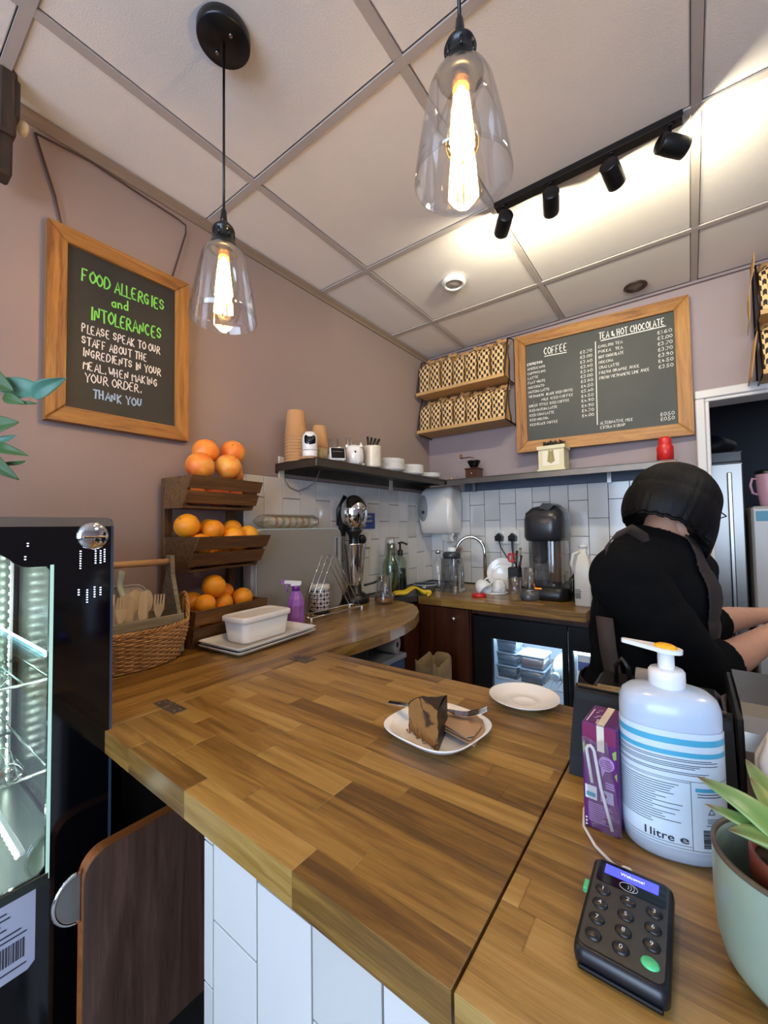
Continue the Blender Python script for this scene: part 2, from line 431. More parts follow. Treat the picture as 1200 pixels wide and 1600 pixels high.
# flush hinges let into the wood
M_hin = P('worn_hinge_metal', '#6b5e50', .45, metal=.7, var=.35, vs=60)
for (x0, x1, y0, y1), lb in (((-.937,-.848,.42,.448),'worn flush metal hinge let into the oak, nearer the wicker basket'), ((-.93,-.862,.785,.83),'worn flush metal hinge let into the oak, nearer the white trays')):
    h = thing('hinge', lb, 'hinge', ((x0+x1)/2,(y0+y1)/2,TOP))
    MB().bbox(x0,-.896,y0,y1,TOP-.001,TOP+.0012,.0004).build('hinge_leaf', M_hin, h); MB().bbox(-.894,x1,y0,y1,TOP-.001,TOP+.0012,.0004).build('hinge_leaf', M_hin, h)
    MB().cyl((-.895,y0,TOP),(-.895,y1,TOP),.0022,n=8).build('hinge_pin', M_hin, h)
    for x in (x0+.012, x1-.012):
        for yy in (y0+.008, y1-.008): MB().cyl((x,yy,TOP+.001),(x,yy,TOP+.0019),.003,n=8).build('screw', M_steel, h)

# ---------------------------------------------------------------- white-tiled counter front
cf = thing('tiled_counter', 'counter front faced with white upright tiles and dark grout under the oak flap', 'counter', (.0,.6,0))
MB().box(-.575, .6, .3425, .88, 0, .868).build('carcass', M_grout, cf)
xs = [-.577,-.553]+[-.553+.0990*i for i in range(1,12)]
JA, JB = [.037,.237,.437,.637,.837,.869], [.137,.337,.537,.737,.869]
for i in range(len(xs)-1):
    tiles_col(xs[i], xs[i+1], [.03,.236,.44,.642,.836,.869] if i == 0 else (JB if i % 2 == 1 else JA), lambda a, c, z0, z1: MB().bbox(a, c, .33, .345, max(z0,.03), z1, .0006).build('tile', R.choice(tone), cf))

# units below the worktops
ul = thing('base_unit', 'dark wooden base unit under the left worktop', 'cabinet', (-1.2,1.0,0))
b = MB(); b.box(-1.44,-.935,.36,1.15,0,.868); b.box(-1.44,-1.3,1.15,1.7,0,.868); b.build('carcass', P('dark_carcass','#15110f',.6), ul)
MB().box(-1.3,-1.05,1.15,1.60,.50,.52).build('shelf', M_mahog, ul)
cb = thing('sink_cabinet', 'dark mahogany cupboard with a chrome knob below the corner of the back worktop', 'cabinet', (-1.05,2.2,0))
MB().box(-1.19,-.90,1.925,2.47,.05,.868).build('carcass', M_mahog, cb)
dr = MB().bbox(-1.187,-.903,1.905,1.925,.06,.862,.002).build('door', M_mahog, cb)
MB().lathe([(.004,0),(.004,.012),(.011,.018),(.011,.024),(.004,.028),(.0001,.028)], (-.977,1.905,.813), 16, axis=(0,-1,0)).build('knob', M_chrome, dr)
cs = thing('corner_cabinet', 'brown side panel and shadow gap below the steel corner sink', 'cabinet', (-1.33,1.95,0))
b = MB(); b.box(-1.44,-1.2,1.90,1.94,.04,.866); b.box(-1.215,-1.195,1.76,1.94,.04,.866); b.build('side_panel', M_mahog, cs)
# ================================================================ LETTERING
# stroke letters on a 4 x 6 grid, drawn as chalk-pen ribbons
def _g(s): return [[(int(c[0]), int(c[1])) for c in st.split()] for st in s.split('|')]
GL = {k: _g(v) for k, v in {
 'A':'00 26 40|12 32','B':'00 06 26 35 34 23 03|23 32 31 20 00','C':'35 26 15 04 02 11 20 31','D':'00 06 26 44 42 20 00','E':'36 06 00 30|03 23','F':'36 06 00|03 23',
 'G':'35 26 15 04 02 11 20 31 33 23','H':'06 00|36 30|03 33','I':'16 10','J':'26 22 11 01','K':'06 00|36 03 30','L':'06 00 30','M':'00 06 23 46 40','N':'00 06 30 36',
 'O':'26 15 04 02 11 20 31 42 44 35 26','P':'00 06 26 35 34 23 03','Q':'26 15 04 02 11 20 31 42 44 35 26|22 40','R':'00 06 26 35 34 23 03|13 40','S':'35 26 16 05 04 33 32 21 11 02','T':'06 46|26 20',
 'U':'06 02 11 21 32 36','V':'06 20 46','W':'06 10 24 30 46','X':'06 40|46 00','Y':'06 23 46|23 20','Z':'06 46 00 40','.':'10 11','&':'40 04 15 25 24 02 11 21 42','£':'35 26 15 11 00 40|03 33',
 '0':'26 15 04 02 11 20 31 42 44 35 26','1':'05 16 10','2':'05 16 26 35 34 00 40','3':'05 16 26 35 34 23 32 31 20 10 01','4':'20 26 02 42','5':'36 06 03 23 32 31 20 00','6':'36 15 03 01 10 20 31 32 23 03',
 '7':'06 46 10','8':'13 04 15 26 35 34 23 13 02 01 10 20 31 32 23','9':'34 23 13 04 05 16 26 35 34 20','a':'33 13 02 01 10 20 31|33 30','n':'03 00|02 13 23 32 30','d':'36 30|33 13 02 01 10 20 31'}.items()}
def strokes(text, length, h, pen, seed=0, ragged=.04):
    """ribbon mesh in the XY plane, baseline along +X from the origin, `length` wide, capitals `h` high"""
    rr = random.Random(seed+len(text)); adv = []; x = 0; k_ = 0
    for c in text:
        w = {' ': 2.6, 'I': 2.2+.6, '.': 1.8, '1': 2.6, 'L': 4, 'J': 3.6}.get(c, 5.2)
        adv.append((x, c)); x += w
    sx = length/max(x-1.2, 1); sy = h/6; b = MB()
    for ax, c in adv:
        if c == ' ': continue
        jy = rr.uniform(-.25, .25); jr = rr.uniform(-ragged, ragged)
        for st in GL.get(c, GL.get(c.upper(), [])):
            pts = []
            for i, (px, py) in enumerate(st):
                X_, Y_ = (ax+px+jr*py*2)*sx, (py+jy)*sy
                pts.append(Vector((X_, Y_, 0)))
            if len(pts) > 3:   # soften the corners
                q = [pts[0]]
                for i in range(1, len(pts)-1): q += [pts[i]*.72+pts[i-1]*.28, pts[i]*.72+pts[i+1]*.28]
                pts = q+[pts[-1]]
            pts = [p for i, p in enumerate(pts) if i == 0 or (p-pts[i-1]).length > 1e-5]
            if len(pts) < 2: continue
            k_ += 1; zz = k_*1.5e-5; L_ = []; R_ = []
            for i, p in enumerate(pts):
                t0 = (p-pts[i-1]).normalized() if i else None; t1 = (pts[i+1]-p).normalized() if i < len(pts)-1 else None
                t = ((t0 or t1)+(t1 or t0))
                t = t.normalized() if t.length > .3 else (t0 or t1)
                n_ = Vector((-t.y, t.x, 0))*pen*.5; e = t*pen*.35*((i == len(pts)-1)-(i == 0))
                L_.append(p+n_+e+Vector((0,0,zz))); R_.append(p-n_+e+Vector((0,0,zz)))
            m_ = len(pts); b.add(L_+R_, [(i, m_+i, m_+i+1, i+1) for i in range(m_-1)])
    return b
def chalk(text, M, length, h, pen, mat, parent, name='chalk_line', seed=0):
    s = strokes(text, length, h, pen, seed); b = MB(); b.v = [M @ v for v in s.v]; b.f = s.f; b.sm = s.sm
    return b.build(name, mat, parent)
def print_text(text, M, height, mat, parent, name='lettering', align='LEFT', width=None, bold=0):
    cu = bpy.data.curves.new('t', 'FONT'); cu.body = text; cu.size = 1; cu.align_x = align; cu.resolution_u = 3; cu.offset = bold
    ob = bpy.data.objects.new('t', cu); COL.objects.link(ob)
    me = bpy.data.meshes.new_from_object(ob.evaluated_get(bpy.context.evaluated_depsgraph_get()))
    bpy.data.objects.remove(ob); vs = [v.co.copy() for v in me.vertices]; fs = [tuple(p.vertices) for p in me.polygons]
    if not vs: return None
    w = max(v.x for v in vs)-min(v.x for v in vs); sx = sy = height/.7
    if width: sx = width/w
    b = MB(); b.add([(v.x*sx, v.y*sy, 0) for v in vs], fs, False, M)
    o = b.build(name, mat, parent)
    for p in o.data.polygons: pass
    return o
def frameM(o, ex, ey):   # plane with origin o, x axis ex, y axis ey
    ex = Vector(ex).normalized(); ey = Vector(ey).normalized(); M = Matrix((ex, ey, ex.cross(ey))).transposed().to_4x4(); M.translation = o; return M

# ================================================================ ALLERGY SIGN (left wall)
def picture_frame(root, M, w, h, fw, depth, mh, mv, knots=()):
    """four mitred boards; local x right, y up, z out of the wall"""
    for nm, poly in (('frame_board',[(0,0),(w,0),(w-fw,fw),(fw,fw)]), ('frame_board',[(0,h),(fw,h-fw),(w-fw,h-fw),(w,h)]),
                     ('frame_board',[(0,0),(fw,fw),(fw,h-fw),(0,h)]), ('frame_board',[(w,0),(w,h),(w-fw,h-fw),(w-fw,fw)])):
        b = MB(); n = len(poly); cx = sum(p[0] for p in poly)/n; cy = sum(p[1] for p in poly)/n
        ins = [(p[0]+(cx-p[0])*.012, p[1]+(cy-p[1])*.03) for p in poly]
        b.add([(p[0],p[1],0) for p in poly]+[(p[0],p[1],depth-.003) for p in poly]+[(p[0],p[1],depth) for p in ins],
              [tuple(range(n))[::-1], tuple(range(2*n,3*n))]+[(i,(i+1)%n,n+(i+1)%n,n+i) for i in range(n)]+[(n+i,n+(i+1)%n,2*n+(i+1)%n,2*n+i) for i in range(n)], False, M)
        horiz = abs(poly[1][0]-poly[0][0]) > abs(poly[2][1]-poly[1][1])+.0 and nm and (poly[0][1] == poly[1][1] or poly[0][1] == poly[3][1] and poly[0][0] == 0 and poly[3][0] == w)
        b.build(nm, mh if horiz else mv, root)
sg = thing('allergy_sign', 'framed chalkboard with green and white food allergies notice on the left wall', 'sign', (-1.448,.55,1.88))
MS = frameM((-1.448,.346,1.594), (0,1,0), (0,0,1))
picture_frame(sg, MS, .405, .572, .046, .03, M_piney, M_pinez)
MB().box(-1.447,-1.428,.385,.712,1.63,2.13).build('board_panel', M_board, sg)
for i, (t, y0, z0, y1, z1, h) in enumerate([("FOOD ALLERGIES",0.430,2.029,0.669,2.034,0.036),("and",0.510,1.983,0.558,1.990,0.03),("INTOLERANCES",0.453,1.920,0.660,1.931,0.038),("PLEASE SPEAK TO OUR",0.432,1.873,0.655,1.879,0.025),("STAFF ABOUT THE",0.432,1.836,0.613,1.841,0.024),
    ("INGREDIENTS IN YOUR",0.434,1.802,0.658,1.805,0.024),("MEAL. WHEN MAKING",0.436,1.762,0.647,1.765,0.024),("YOUR ORDER.",0.441,1.726,0.595,1.731,0.026),("THANK YOU",0.462,1.682,0.598,1.684,0.025)]):
    col = M_green_ch if i < 3 else (M_blue_ch if i == 8 else M_chalk)
    chalk(t, frameM((-1.4272,y0,z0),(0,y1-y0,z1-z0),(0,0,1)), y1-y0, h, .0046 if i in (0,2) else (.0042 if i in (1,8) else .003), col, sg, seed=i)
# brown cord looped over the sign from the white knob
M_cord = P('brown_cord', '#4f382c', .85)
cd_ = MB(); cd_.tube([(-1.438,.318,2.40),(-1.438,.34,2.33),(-1.438,.365,2.25),(-1.438,.383,2.165)], .0032, 6)
cd_.tube([(-1.438,.318,2.40),(-1.44,.45,2.416),(-1.44,.6,2.405),(-1.44,.72,2.398),(-1.438,.748,2.39),(-1.438,.748,2.36),(-1.437,.725,2.27),(-1.436,.697,2.165)], .003, 6)
o = cd_.build('hanging_cord', M_cord, loc=(-1.438,.53,2.165)); tag(o, 'brown cord looped from the ceiling edge to the framed allergy sign', 'cord')
# dark beam end with the white insulator knob (top left)
be = thing('wall_bracket', 'dark wooden bracket with white ceramic knob high at the left edge', 'bracket', (-1.40,.24,2.1))
M_dkw = wood('dark_beam', [(.2,'#1c140e'),(.6,'#3a2b20'),(.9,'#57442f')], 'z', .7, 1, .1)
b = MB(); b.bbox(-1.40,-1.345,.225,.262,2.29,2.50,.006); b.bbox(-1.415,-1.36,.225,.258,2.19,2.37,.005); b.build('bracket_block', M_dkw, be)
MB().bbox(-1.385,-1.345,.255,.268,2.34,2.44,.004).build('bracket_cap', P('dark_plate', '#2a2019', .5), be)
MB().lathe([(.004,-.012),(.006,0),(.012,.004),(.017,.008),(.019,.014),(.017,.020),(.010,.024),(.0001,.025)], (-1.385,.268,2.352), 18, axis=(-.1,1,0)).build('ceramic_knob', M_cream, be)

# ================================================================ MENU BOARD (back wall)
mbd = thing('menu_board', 'large framed chalkboard drinks menu with coffee and tea prices on back wall', 'sign', (-.385,2.43,1.70))
ex = Vector((.83,.07,0)).normalized(); MO = frameM(Vector((-.80,2.405,1.703)), ex, (0,0,1))  # z points to the room
LW = .833
MOf = frameM(Vector((-.80,2.413,1.703)), ex, (0,0,1))
def mm(u, z, out=.0): return Vector((-.80,2.385,0)) + ex*(u*LW) + Vector((0,0,z)) + ex.cross(Vector((0,0,1)))*out
picture_frame(mbd, frameM(mm(0,1.703,-.022), ex, (0,0,1)), LW, .685, .062, .022, M_pinex, M_pinez)
b = MB(); p = [mm(.065,1.76,-.012), mm(.935,1.76,-.012), mm(.935,2.33,-.012), mm(.065,2.33,-.012)]; q = [mm(.065,1.76,-.02), mm(.935,1.76,-.02), mm(.935,2.33,-.02), mm(.065,2.33,-.02)]
b.add(p+q, [(0,1,2,3),(7,6,5,4),(0,4,5,1),(1,5,6,2),(2,6,7,3),(3,7,4,0)]); b.build('board_panel', P('menu_slate', '#3a3b37', .6, var=.15, vs=5), mbd)
def mline(t, u0, z, u1, h, pen, seed=0):
    chalk(t, frameM(mm(u0,z,-.0105), ex, (0,0,1)), (u1-u0)*LW, h, pen, M_chalk, mbd, seed=seed)
def mbar(u0, z0, u1, z1, w=.003):
    a, c = mm(u0,z0,-.0105), mm(u1,z1,-.0105); d_ = (c-a).normalized(); n_ = d_.cross(Vector((0,-1,0)))*w*.5
    MB().add([a+n_,a-n_,c-n_,c+n_],[(0,1,2,3)]).build('chalk_rule', M_chalk, mbd)
mline('COFFEE', .196, 2.250, .34, .040, .0036); mbar(.197,2.242,.338,2.238,.004)
left = ["ESPRESSO","AMERICANO","CAPPUCCINO","LATTE","FLAT WHITE","MACCHIATO","MATCHA LATTE","VIETNAMESE  BLACK ICED COFFEE","    .       MILK ICED COFFEE","GREEK STYLE ICED COFFEE","ICED MATCHA LATTE","ICED CHAI LATTE","ICED MOCCHA","ICED BLACK COFFEE"]
ends = [.183,.199,.20,.155,.20,.19,.225,.37,.37,.345,.27,.25,.21,.27]
for i, (t, e) in enumerate(zip(left, ends)): mline(t, .083+.0005*i, 2.207-i*.0272, e, .0135, .0017 if i else .0024, i)
for i, t in enumerate(["£2.70","£3.00","£3.40","£3.40","£3.40","£3.00","£3.90","£4.50","£5.40","£4.50","£4.90","£4.90","£4.70","£4.00"]): mline(t, .418, 2.212-i*.0268, .488, .015, .0018, i)
mbar(.510,2.262,.505,1.811,.004)
mline('TEA & HOT CHOCOLATE', .531, 2.268, .879, .035, .0036); mbar(.54,2.259,.885,2.262,.0045)
for i, (t, e) in enumerate([("ENGLISH TEA",.66),("PUKKA   TEA",.66),("HOT CHOCOLATE",.665),("MOCCHA",.605),("CHAI LATTE",.64),("FRESH ORANGE JUICE",.745),("FRESH VIETNAMESE LIME JUICE",.795)]): mline(t, .526, 2.222-i*.0284, e, .0145, .0018, i+3)
for i, t in enumerate(["£1.60","£2.00","£3.70","£3.70","£3.90","£4.50","£3.50"]): mline(t, .842, 2.228-i*.029, .914, .016, .0018, i+5)
mline('ALTERNATIVE MILK', .522, 1.810, .701, .015, .0017); mline('EXTRA SYRUP', .522, 1.786, .66, .015, .0017)
mline('£0.50', .841, 1.814, .909, .017, .0018); mline('£0.50', .841, 1.790, .909, .017, .0018)

# ================================================================ WALL RACKS WITH PATTERNED BAGS
def bag_mat():
    t = NT('patterned_bag_paper')
    tc = t.n('TexCoord'); sp = t.n('SeparateXYZ'); t.l(tc.outputs['Object'], sp.inputs[0])
    x = t.math('MULTIPLY', sp.outputs[0], 1/.0155); z = t.math('MULTIPLY', sp.outputs[2], 1/.044)
    c = t.math('FLOOR', x); fx = t.math('FRACT', x)
    par = t.math('MULTIPLY', t.math('MODULO', t.math('ABSOLUTE', c), 2), .5)
    sl = t.math('MULTIPLY', t.math('ABSOLUTE', t.math('SUBTRACT', fx, .5)), .34)
    v = t.math('FRACT', t.math('ADD', t.math('ADD', z, par), sl))
    dark = t.math('MULTIPLY', t.math('LESS_THAN', v, .52), t.math('LESS_THAN', t.math('ABSOLUTE', t.math('SUBTRACT', fx, .5)), .43))
    colr = t.mixc(dark, '#dcb57f', '#1d1512')
    t.l(colr, t.b.inputs['Base Color']); t.b.inputs['Roughness'].default_value = .75
    t.bump(t.noise(t.coords(), 45, 3, .6), .3, .002); return t.m
M_bag = bag_mat()
def make_bag(seed):
    """paper bag: local origin at base centre, printed face to -Y"""
    rr = random.Random(seed)
    root = thing('paper_bag', 'x', 'bag', (0,0,0))
    w, dp, h = .074, .115, .225+rr.uniform(-.008,.008)
    ph = rr.uniform(0, 6)
    def W(u): return w*.5*(1-.05*math.sin(u*PI*3+ph))
    def front(u, v):
        z = v*h; x = (u-.5)*2*W(v); yb = -dp*.5 + .012*math.sin(v*3+ph)*v - .006*math.sin(u*PI) + (max(0, v-.82)**1.2)*.45
        return (x, yb+.003*math.sin(9*v+ph+4*u), z+.006*math.sin(u*7+ph)*v)
    MB().grid(front, 6, 12).build('printed_face', M_bag, root)
    b = MB()
    for s_ in (0, 1):
        def side(u, v, s_=s_):
            a = front(s_, v); t_ = u*dp*(1-.55*v*v); return (a[0]-(2*s_-1)*.010*math.sin(u*PI), a[1]+t_, a[2])
        b.grid(side, 5, 12)
    def back(u, v):
        a = front(u, v); return (a[0], a[1]+dp*(1-.55*v*v), a[2])
    b.grid(back, 4, 12)
    def top(u, v):   # crumpled folded-over mouth
        a = Vector(front(u, 1)); c = Vector(back(u, 1)); m_ = a.lerp(c, v); m_.z += .030*math.sin(v*PI)+.006*math.sin(u*11+ph)
        m_.x *= 1+.12*math.sin(v*PI); return m_
    b.grid(top, 8, 6)
    b.grid(lambda u, v: (front(u,0)[0], -dp*.5+v*dp, .0), 2, 2)
    b.build('kraft_body', M_kraft, root); return root
pro = [make_bag(s) for s in range(4)]; used = set()
def place_bag(k, loc, rz, label, group=None):
    o = pro[k]
    if k in used: o = dup(o)
    used.add(k); o.location = loc; o.rotation_euler = (0,0,rz); o['label'] = label
    if group: o['group'] = group
    return o
M_wire = P('black_wire', '#15110f', .4, metal=.3)
M_slat = wood('rack_slat', [(.2,'#a57c49'),(.8,'#caa16c')], 'x', .6, 1, .1)
def rack(x0, x1, label):
    yb, yf = 2.478, 2.292
    rk = thing('wall_rack', label, 'rack', ((x0+x1)/2, 2.45, 1.895))
    for z in (1.895, 2.145):
        b = MB()
        b.tube([(x0,yb,z),(x1,yb,z),(x1,yf+.05,z),(x0,yf+.05,z)], .003, 6, closed=True)
        for i in range(8): 
            x = x0+(x1-x0)*i/7; b.tube([(x,yb,z),(x,yf,z)], .0022, 5)
        b.build('wire_shelf', M_wire, rk)
        MB().bbox(x0,x1,yf+.004,yb-.004,z-.004,z+.003,.001).build('shelf_board', M_slat, rk)
        MB().bbox(x0,x1,yf-.004,yf+.004,z-.004,z+.016,.001).build('front_slat', M_slat, rk)
    for x in (x0, x1):
        b = MB(); b.tube([(x,yb,1.885),(x,yb,2.42)], .0035, 6); b.tube([(x,yf,1.895),(x,yf+.075,2.145),(x,yf,2.145),(x,yf+.075,2.39)], .0035, 6)
        b.tube([(x,yf,1.895),(x,yb,1.885)], .0035, 6); b.tube([(x,yf+.075,2.39),(x,yb,2.42)], .0035, 6); b.build('wire_side', M_wire, rk)
    return rk
rack(-1.425, -.832, 'black wire wall rack of two tiers in the corner, left of the menu board')
order = ['first','second','third','fourth','fifth','sixth']
for rw, (z, nm) in enumerate(((2.150,'upper'),(1.900,'lower'))):
    for i in range(7):
        pos = ['against the left wall','second from left wall','third from left wall','middle of the row','third from menu board','second from menu board','nearest menu board'][i]
        o = place_bag((i*3+rw) % 4, (-1.385+.0835*i, 2.385, z), R.uniform(-.05,.05), 'checked paper bag, %s tier of corner rack, %s' % (nm, pos), 'checked paper bags in the corner rack')
        if rw: o.scale = (1,1,.91)
rack(.262, .86, 'black wire wall rack of two tiers above the doorway at the right edge')
for rw, (z, nm) in enumerate(((2.150,'upper'),(1.900,'lower'))):
    for i in range(2): place_bag((i+rw) % 4, (.306+.10*i, 2.385, z), 0, 'checked paper bag on the %s tier of the right rack, %s' % (nm, ['leftmost','second from left'][i]), 'checked paper bags in the rack by the doorway')
b = MB(); b.grid(lambda u, v: (.252-.03*v*(1-u*.3)+.004*math.sin(9*v), 2.30+.15*u, 2.42-.30*v), 4, 8); 
o = b.build('paper_sheet', M_kraft, loc=(.24,2.38,2.12), thick=.002); tag(o, 'loose kraft paper sheet hanging down the side of the right wall rack', 'paper')
b = MB(); b.grid(lambda u, v: (.250-.024*v, 2.30+.15*u, 2.08-.19*v), 4, 6)
o = b.build('paper_sheet', M_kraft, loc=(.24,2.38,1.9), thick=.002); tag(o, 'kraft paper flap below the loose sheet, beside the lower tier of the right rack', 'paper')

# ================================================================ PENDANT LAMPS
M_bk = P('pendant_black', '#0d0d0f', .3); M_sock = P('dark_pewter', '#3a3a3a', .3, metal=.8)
M_fil = P('glowing_filament', '#ffd9a0', .5, emit=150, ecol='#ffe2b4'); M_amber = glassy('amber_glass', '#ffecc4', .15)
def pendant(x, y, zr, label):
    """zr is the rim of the glass"""
    t = thing('pendant_lamp', label, 'lamp', (x,y,ZC), group='glass bell pendant lamps')
    MB().lathe([(.0001,0),(.058,0),(.06,-.004),(.06,-.022),(.057,-.026),(.0001,-.026)], (x,y,ZC), 32).build('ceiling_rose', M_bk, t)
    b = MB(); b.cyl((x+.028,y,ZC-.026),(x+.028,y,ZC-.031),.004,n=10); b.cyl((x-.028,y,ZC-.026),(x-.028,y,ZC-.031),.004,n=10); b.build('screw', M_steel, t)
    zt = zr+.165
    MB().cyl((x,y,ZC-.026),(x,y,zt+.075),.003,n=8).build('cable', M_bk, t)
    MB().lathe([(.0035,.098),(.006,.092),(.0075,.075),(.009,.062),(.0001,.060)], (x,y,zt), 16).build('strain_relief', M_bk, t)
    sc = MB().lathe([(.0001,.066),(.013,.062),(.022,.052),(.025,.044),(.022,.042),(.022,.02),(.027,.018),(.033,.004),(.035,0),(.018,0),(.0001,0)], (x,y,zt), 28).build('lamp_socket', M_sock, t)
    for k in range(6):
        a = k*PI/3; MB().cyl((x+.022*math.cos(a),y+.022*math.sin(a),zt+.026),(x+.022*math.cos(a),y+.022*math.sin(a),zt+.04),.0028,n=6).build('rib', M_sock, sc)
    prof = [(.034,0),(.042,-.006),(.049,-.021),(.055,-.048),(.060,-.075),(.066,-.107),(.071,-.139),(.074,-.165)]
    b = MB(); b.lathe([(r,z) for r,z in prof]+[(.0725,-.166)]+[(r-.0018,z) for r,z in prof[::-1]], (x,y,zt), 40); b.build('glass_shade', M_glass, t)
    bl = MB().lathe([(.013,0),(.0135,-.012),(.015,-.02),(.020,-.045),(.0265,-.075),(.029,-.095),(.026,-.112),(.016,-.125),(.0001,-.13)], (x,y,zt), 24).build('bulb', M_amber, t)
    MB().lathe([(.0135,0),(.0135,-.022),(.0001,-.022)], (x,y,zt), 16).build('bulb_cap', P('brass_cap','#8a6a3c',.3,metal=1), bl)
    b = MB()
    for k in range(8):
        a = k*PI/4; b.cyl((x+.009*math.cos(a),y+.009*math.sin(a),zt-.03),(x+.017*math.cos(a),y+.017*math.sin(a),zt-.108),.0032,n=6)
    b.build('filament', M_fil, bl)
    lamp('POINT', 'bulb_light', (x,y,zt-.075), 3.0, (1,.72,.42), .012)
pendant(-.845,.529,1.762,'farther glass bell pendant lamp hanging by the framed allergy sign')
pendant(-.261,.565,1.807,'nearer and larger-looking glass bell pendant lamp at the top of the picture')

# ================================================================ TRACK LIGHT
tk = thing('track_light', 'black ceiling track with four small cylinder spotlights', 'lamp', (-.25,1.43,ZC))
MB().bbox(-.535,.022,1.412,1.448,ZC-.022,ZC,.002).build('track_rail', M_bk, tk)
M_face = P('lit_spot_face', '#ffffff', .5, emit=9, ecol='#fff3cf')
for x, az, tl in ((-.010,48,-8),(-.160,10,-14),(-.342,-14,-10),(-.505,-34,-6)):
    a = math.radians(az); d_ = Vector((math.sin(a)*math.cos(math.radians(tl)), math.cos(a)*math.cos(math.radians(tl)), math.sin(math.radians(tl))))
    c = Vector((x,1.43,ZC-.078))
    b = MB(); b.cyl((x,1.43,ZC-.022),(x,1.43,ZC-.026),.014,n=16); b.cyl((x,1.43,ZC-.026),(x,1.43,ZC-.055),.0045,n=10); b.build('stem', M_sock, tk)
    hd = MB().lathe([(.0001,-.034),(.024,-.034),(.0265,-.031),(.0265,-.012),(.0275,-.010),(.0275,.034),(.0275,.044),(.0245,.044),(.0245,.034),(.0001,.034)], c, 28, axis=d_).build('spot_head', M_bk, tk)
    MB().lathe([(.0001,.037),(.024,.037)], c, 24, axis=d_).build('lamp_face', M_face, hd)
    lamp('AREA', 'spot_light', tuple(c+d_*.046), 1.7, (1,.92,.66), .046, tuple(c+d_))
# round ceiling speaker and recessed ring
sp = thing('ceiling_vent', 'round white ceiling vent casting a shadow between the track and the corner', 'vent', (-.869,1.753,ZC))
MB().lathe([(.034,0),(.055,-.002),(.057,-.010),(.054,-.020),(.046,-.026),(.040,-.024),(.037,-.012),(.036,0)], (-.869,1.753,ZC+.003), 36).build('ring', M_white, sp)
MB().lathe([(.0001,-.022),(.030,-.021),(.034,-.017),(.034,-.004)], (-.869,1.753,ZC+.003), 30).build('disc', P('vent_grey','#b8b0a8',.5), sp)
dl = thing('downlight', 'small brown recessed ceiling ring above the menu board', 'lamp', (-.18,2.352,ZC))
MB().lathe([(.050,.003),(.052,-.003),(.044,-.006),(.036,-.003),(.034,.010)], (-.18,2.352,ZC), 30).build('ring', P('bronze_ring','#4a3b33',.35,metal=.6), dl)
MB().lathe([(.0001,.002),(.02,.001),(.034,.004)], (-.18,2.352,ZC), 24).build('lens', P('dull_lens','#8d837b',.4), dl)
# ================================================================ LEFT WORKTOP: crates, fruit, basket
ST = thing('crate_stand', 'three-tier dark wooden crate stand filled with oranges against the left wall', 'stand', (-1.405,.655,TOP), math.radians(7))
SM = wm(ST)
MT = SM   # local: x forward from the wall, y along the wall, z up from the worktop
for y in (.002, .262):
    MB().bbox(-.012,.008,y,y+.03,.0,.545,.002,MT).build('upright', M_cratez, ST)
def crate(z, dt, db, h, nslat):
    # sloping front: deeper at the top
    for y in (0, .278):
        MB().prism([(.01,z),(db,z),(dt,z+h),(.01,z+h)], y, y+.012, 'y', M=MT).build('side_panel', M_crate, ST)
    MB().bbox(.01,db,.012,.278,z,z+.008,.001,MT).build('base_board', M_crate, ST)
    MB().bbox(.008,.016,-.002,.292,z+h*.45,z+h-.004,.001,MT).build('back_slat', M_crate, ST)
    for k in range(nslat):
        f0 = .16+.46*k; f1 = f0+.38
        x0 = db+(dt-db)*f0; x1 = db+(dt-db)*f1; z0 = z+h*f0; z1 = z+h*f1
        MB().prism([(x0,z0),(x0+.009,z0),(x1+.009,z1),(x1,z1)], -.003, .294, 'y', M=MT).build('front_slat', M_crate, ST)
crate(.442, .150, .105, .103, 2); crate(.236, .190, .125, .113, 2); crate(.0, .172, .150, .118, 2)
def citrus(name, cols, vs=3):
    t = NT(name); v = t.coords(); oi = t.n('ObjectInfo')
    off = t.n('VectorMath', operation='ADD'); t.l(v, off.inputs[0]); t.l(oi.outputs['Random'], off.inputs[1])
    f = t.noise(off.outputs[0], vs*5, 2, .5)
    f = t.math('ADD', f, t.math('MULTIPLY', t.math('SUBTRACT', oi.outputs['Random'], .5), .25))
    t.l(t.ramp(f, cols), t.b.inputs['Base Color']); t.b.inputs['Roughness'].default_value = .42
    t.b.inputs['Subsurface Weight'].default_value = .15; t.b.inputs['Subsurface Scale'].default_value = .006; t.b.inputs['Subsurface Radius'].default_value = (1,.5,.1)
    vo = t.n('TexVoronoi'); vo.inputs['Scale'].default_value = 520; t.l(v, vo.inputs['Vector']); t.bump(vo.outputs['Distance'], .35, .0008)
    return t.m
M_orange = citrus('orange_peel', [(.25,'#e58712'),(.5,'#f39d1c'),(.75,'#f8b02c')])
M_grape = citrus('grapefruit_peel', [(.3,'#e2602c'),(.5,'#ef8a33'),(.72,'#f0b454')])
M_bud = P('orange_bud', '#7d6a25', .7)
def fruit(name, r, mat, label):
    o = thing(name, label, 'fruit', (0,0,0))
    MB().ball((0,0,0), r, 22, 14, sz=.96, dent=.12).build('peel', mat, o)
    MB().lathe([(.0001,r*.945),(.0022,r*.953),(.003,r*.95),(.0032,r*.93)], (0,0,0), 8).build('stem_scar', M_bud, o)
    return o
gp = fruit('grapefruit', .048, M_grape, 'x'); og = fruit('orange', .037, M_orange, 'x'); first = {}
def put(proto, lx, ly, lz, r0, r, label, group, tilt):
    o = proto if proto.name not in first else dup(proto)
    first[proto.name] = 1
    o.location = SM @ Vector((lx,ly,lz)); k = r/r0; o.scale = (k,k,k); o.rotation_euler = tilt; o['label'] = label; o['group'] = group
zt = .442+.103
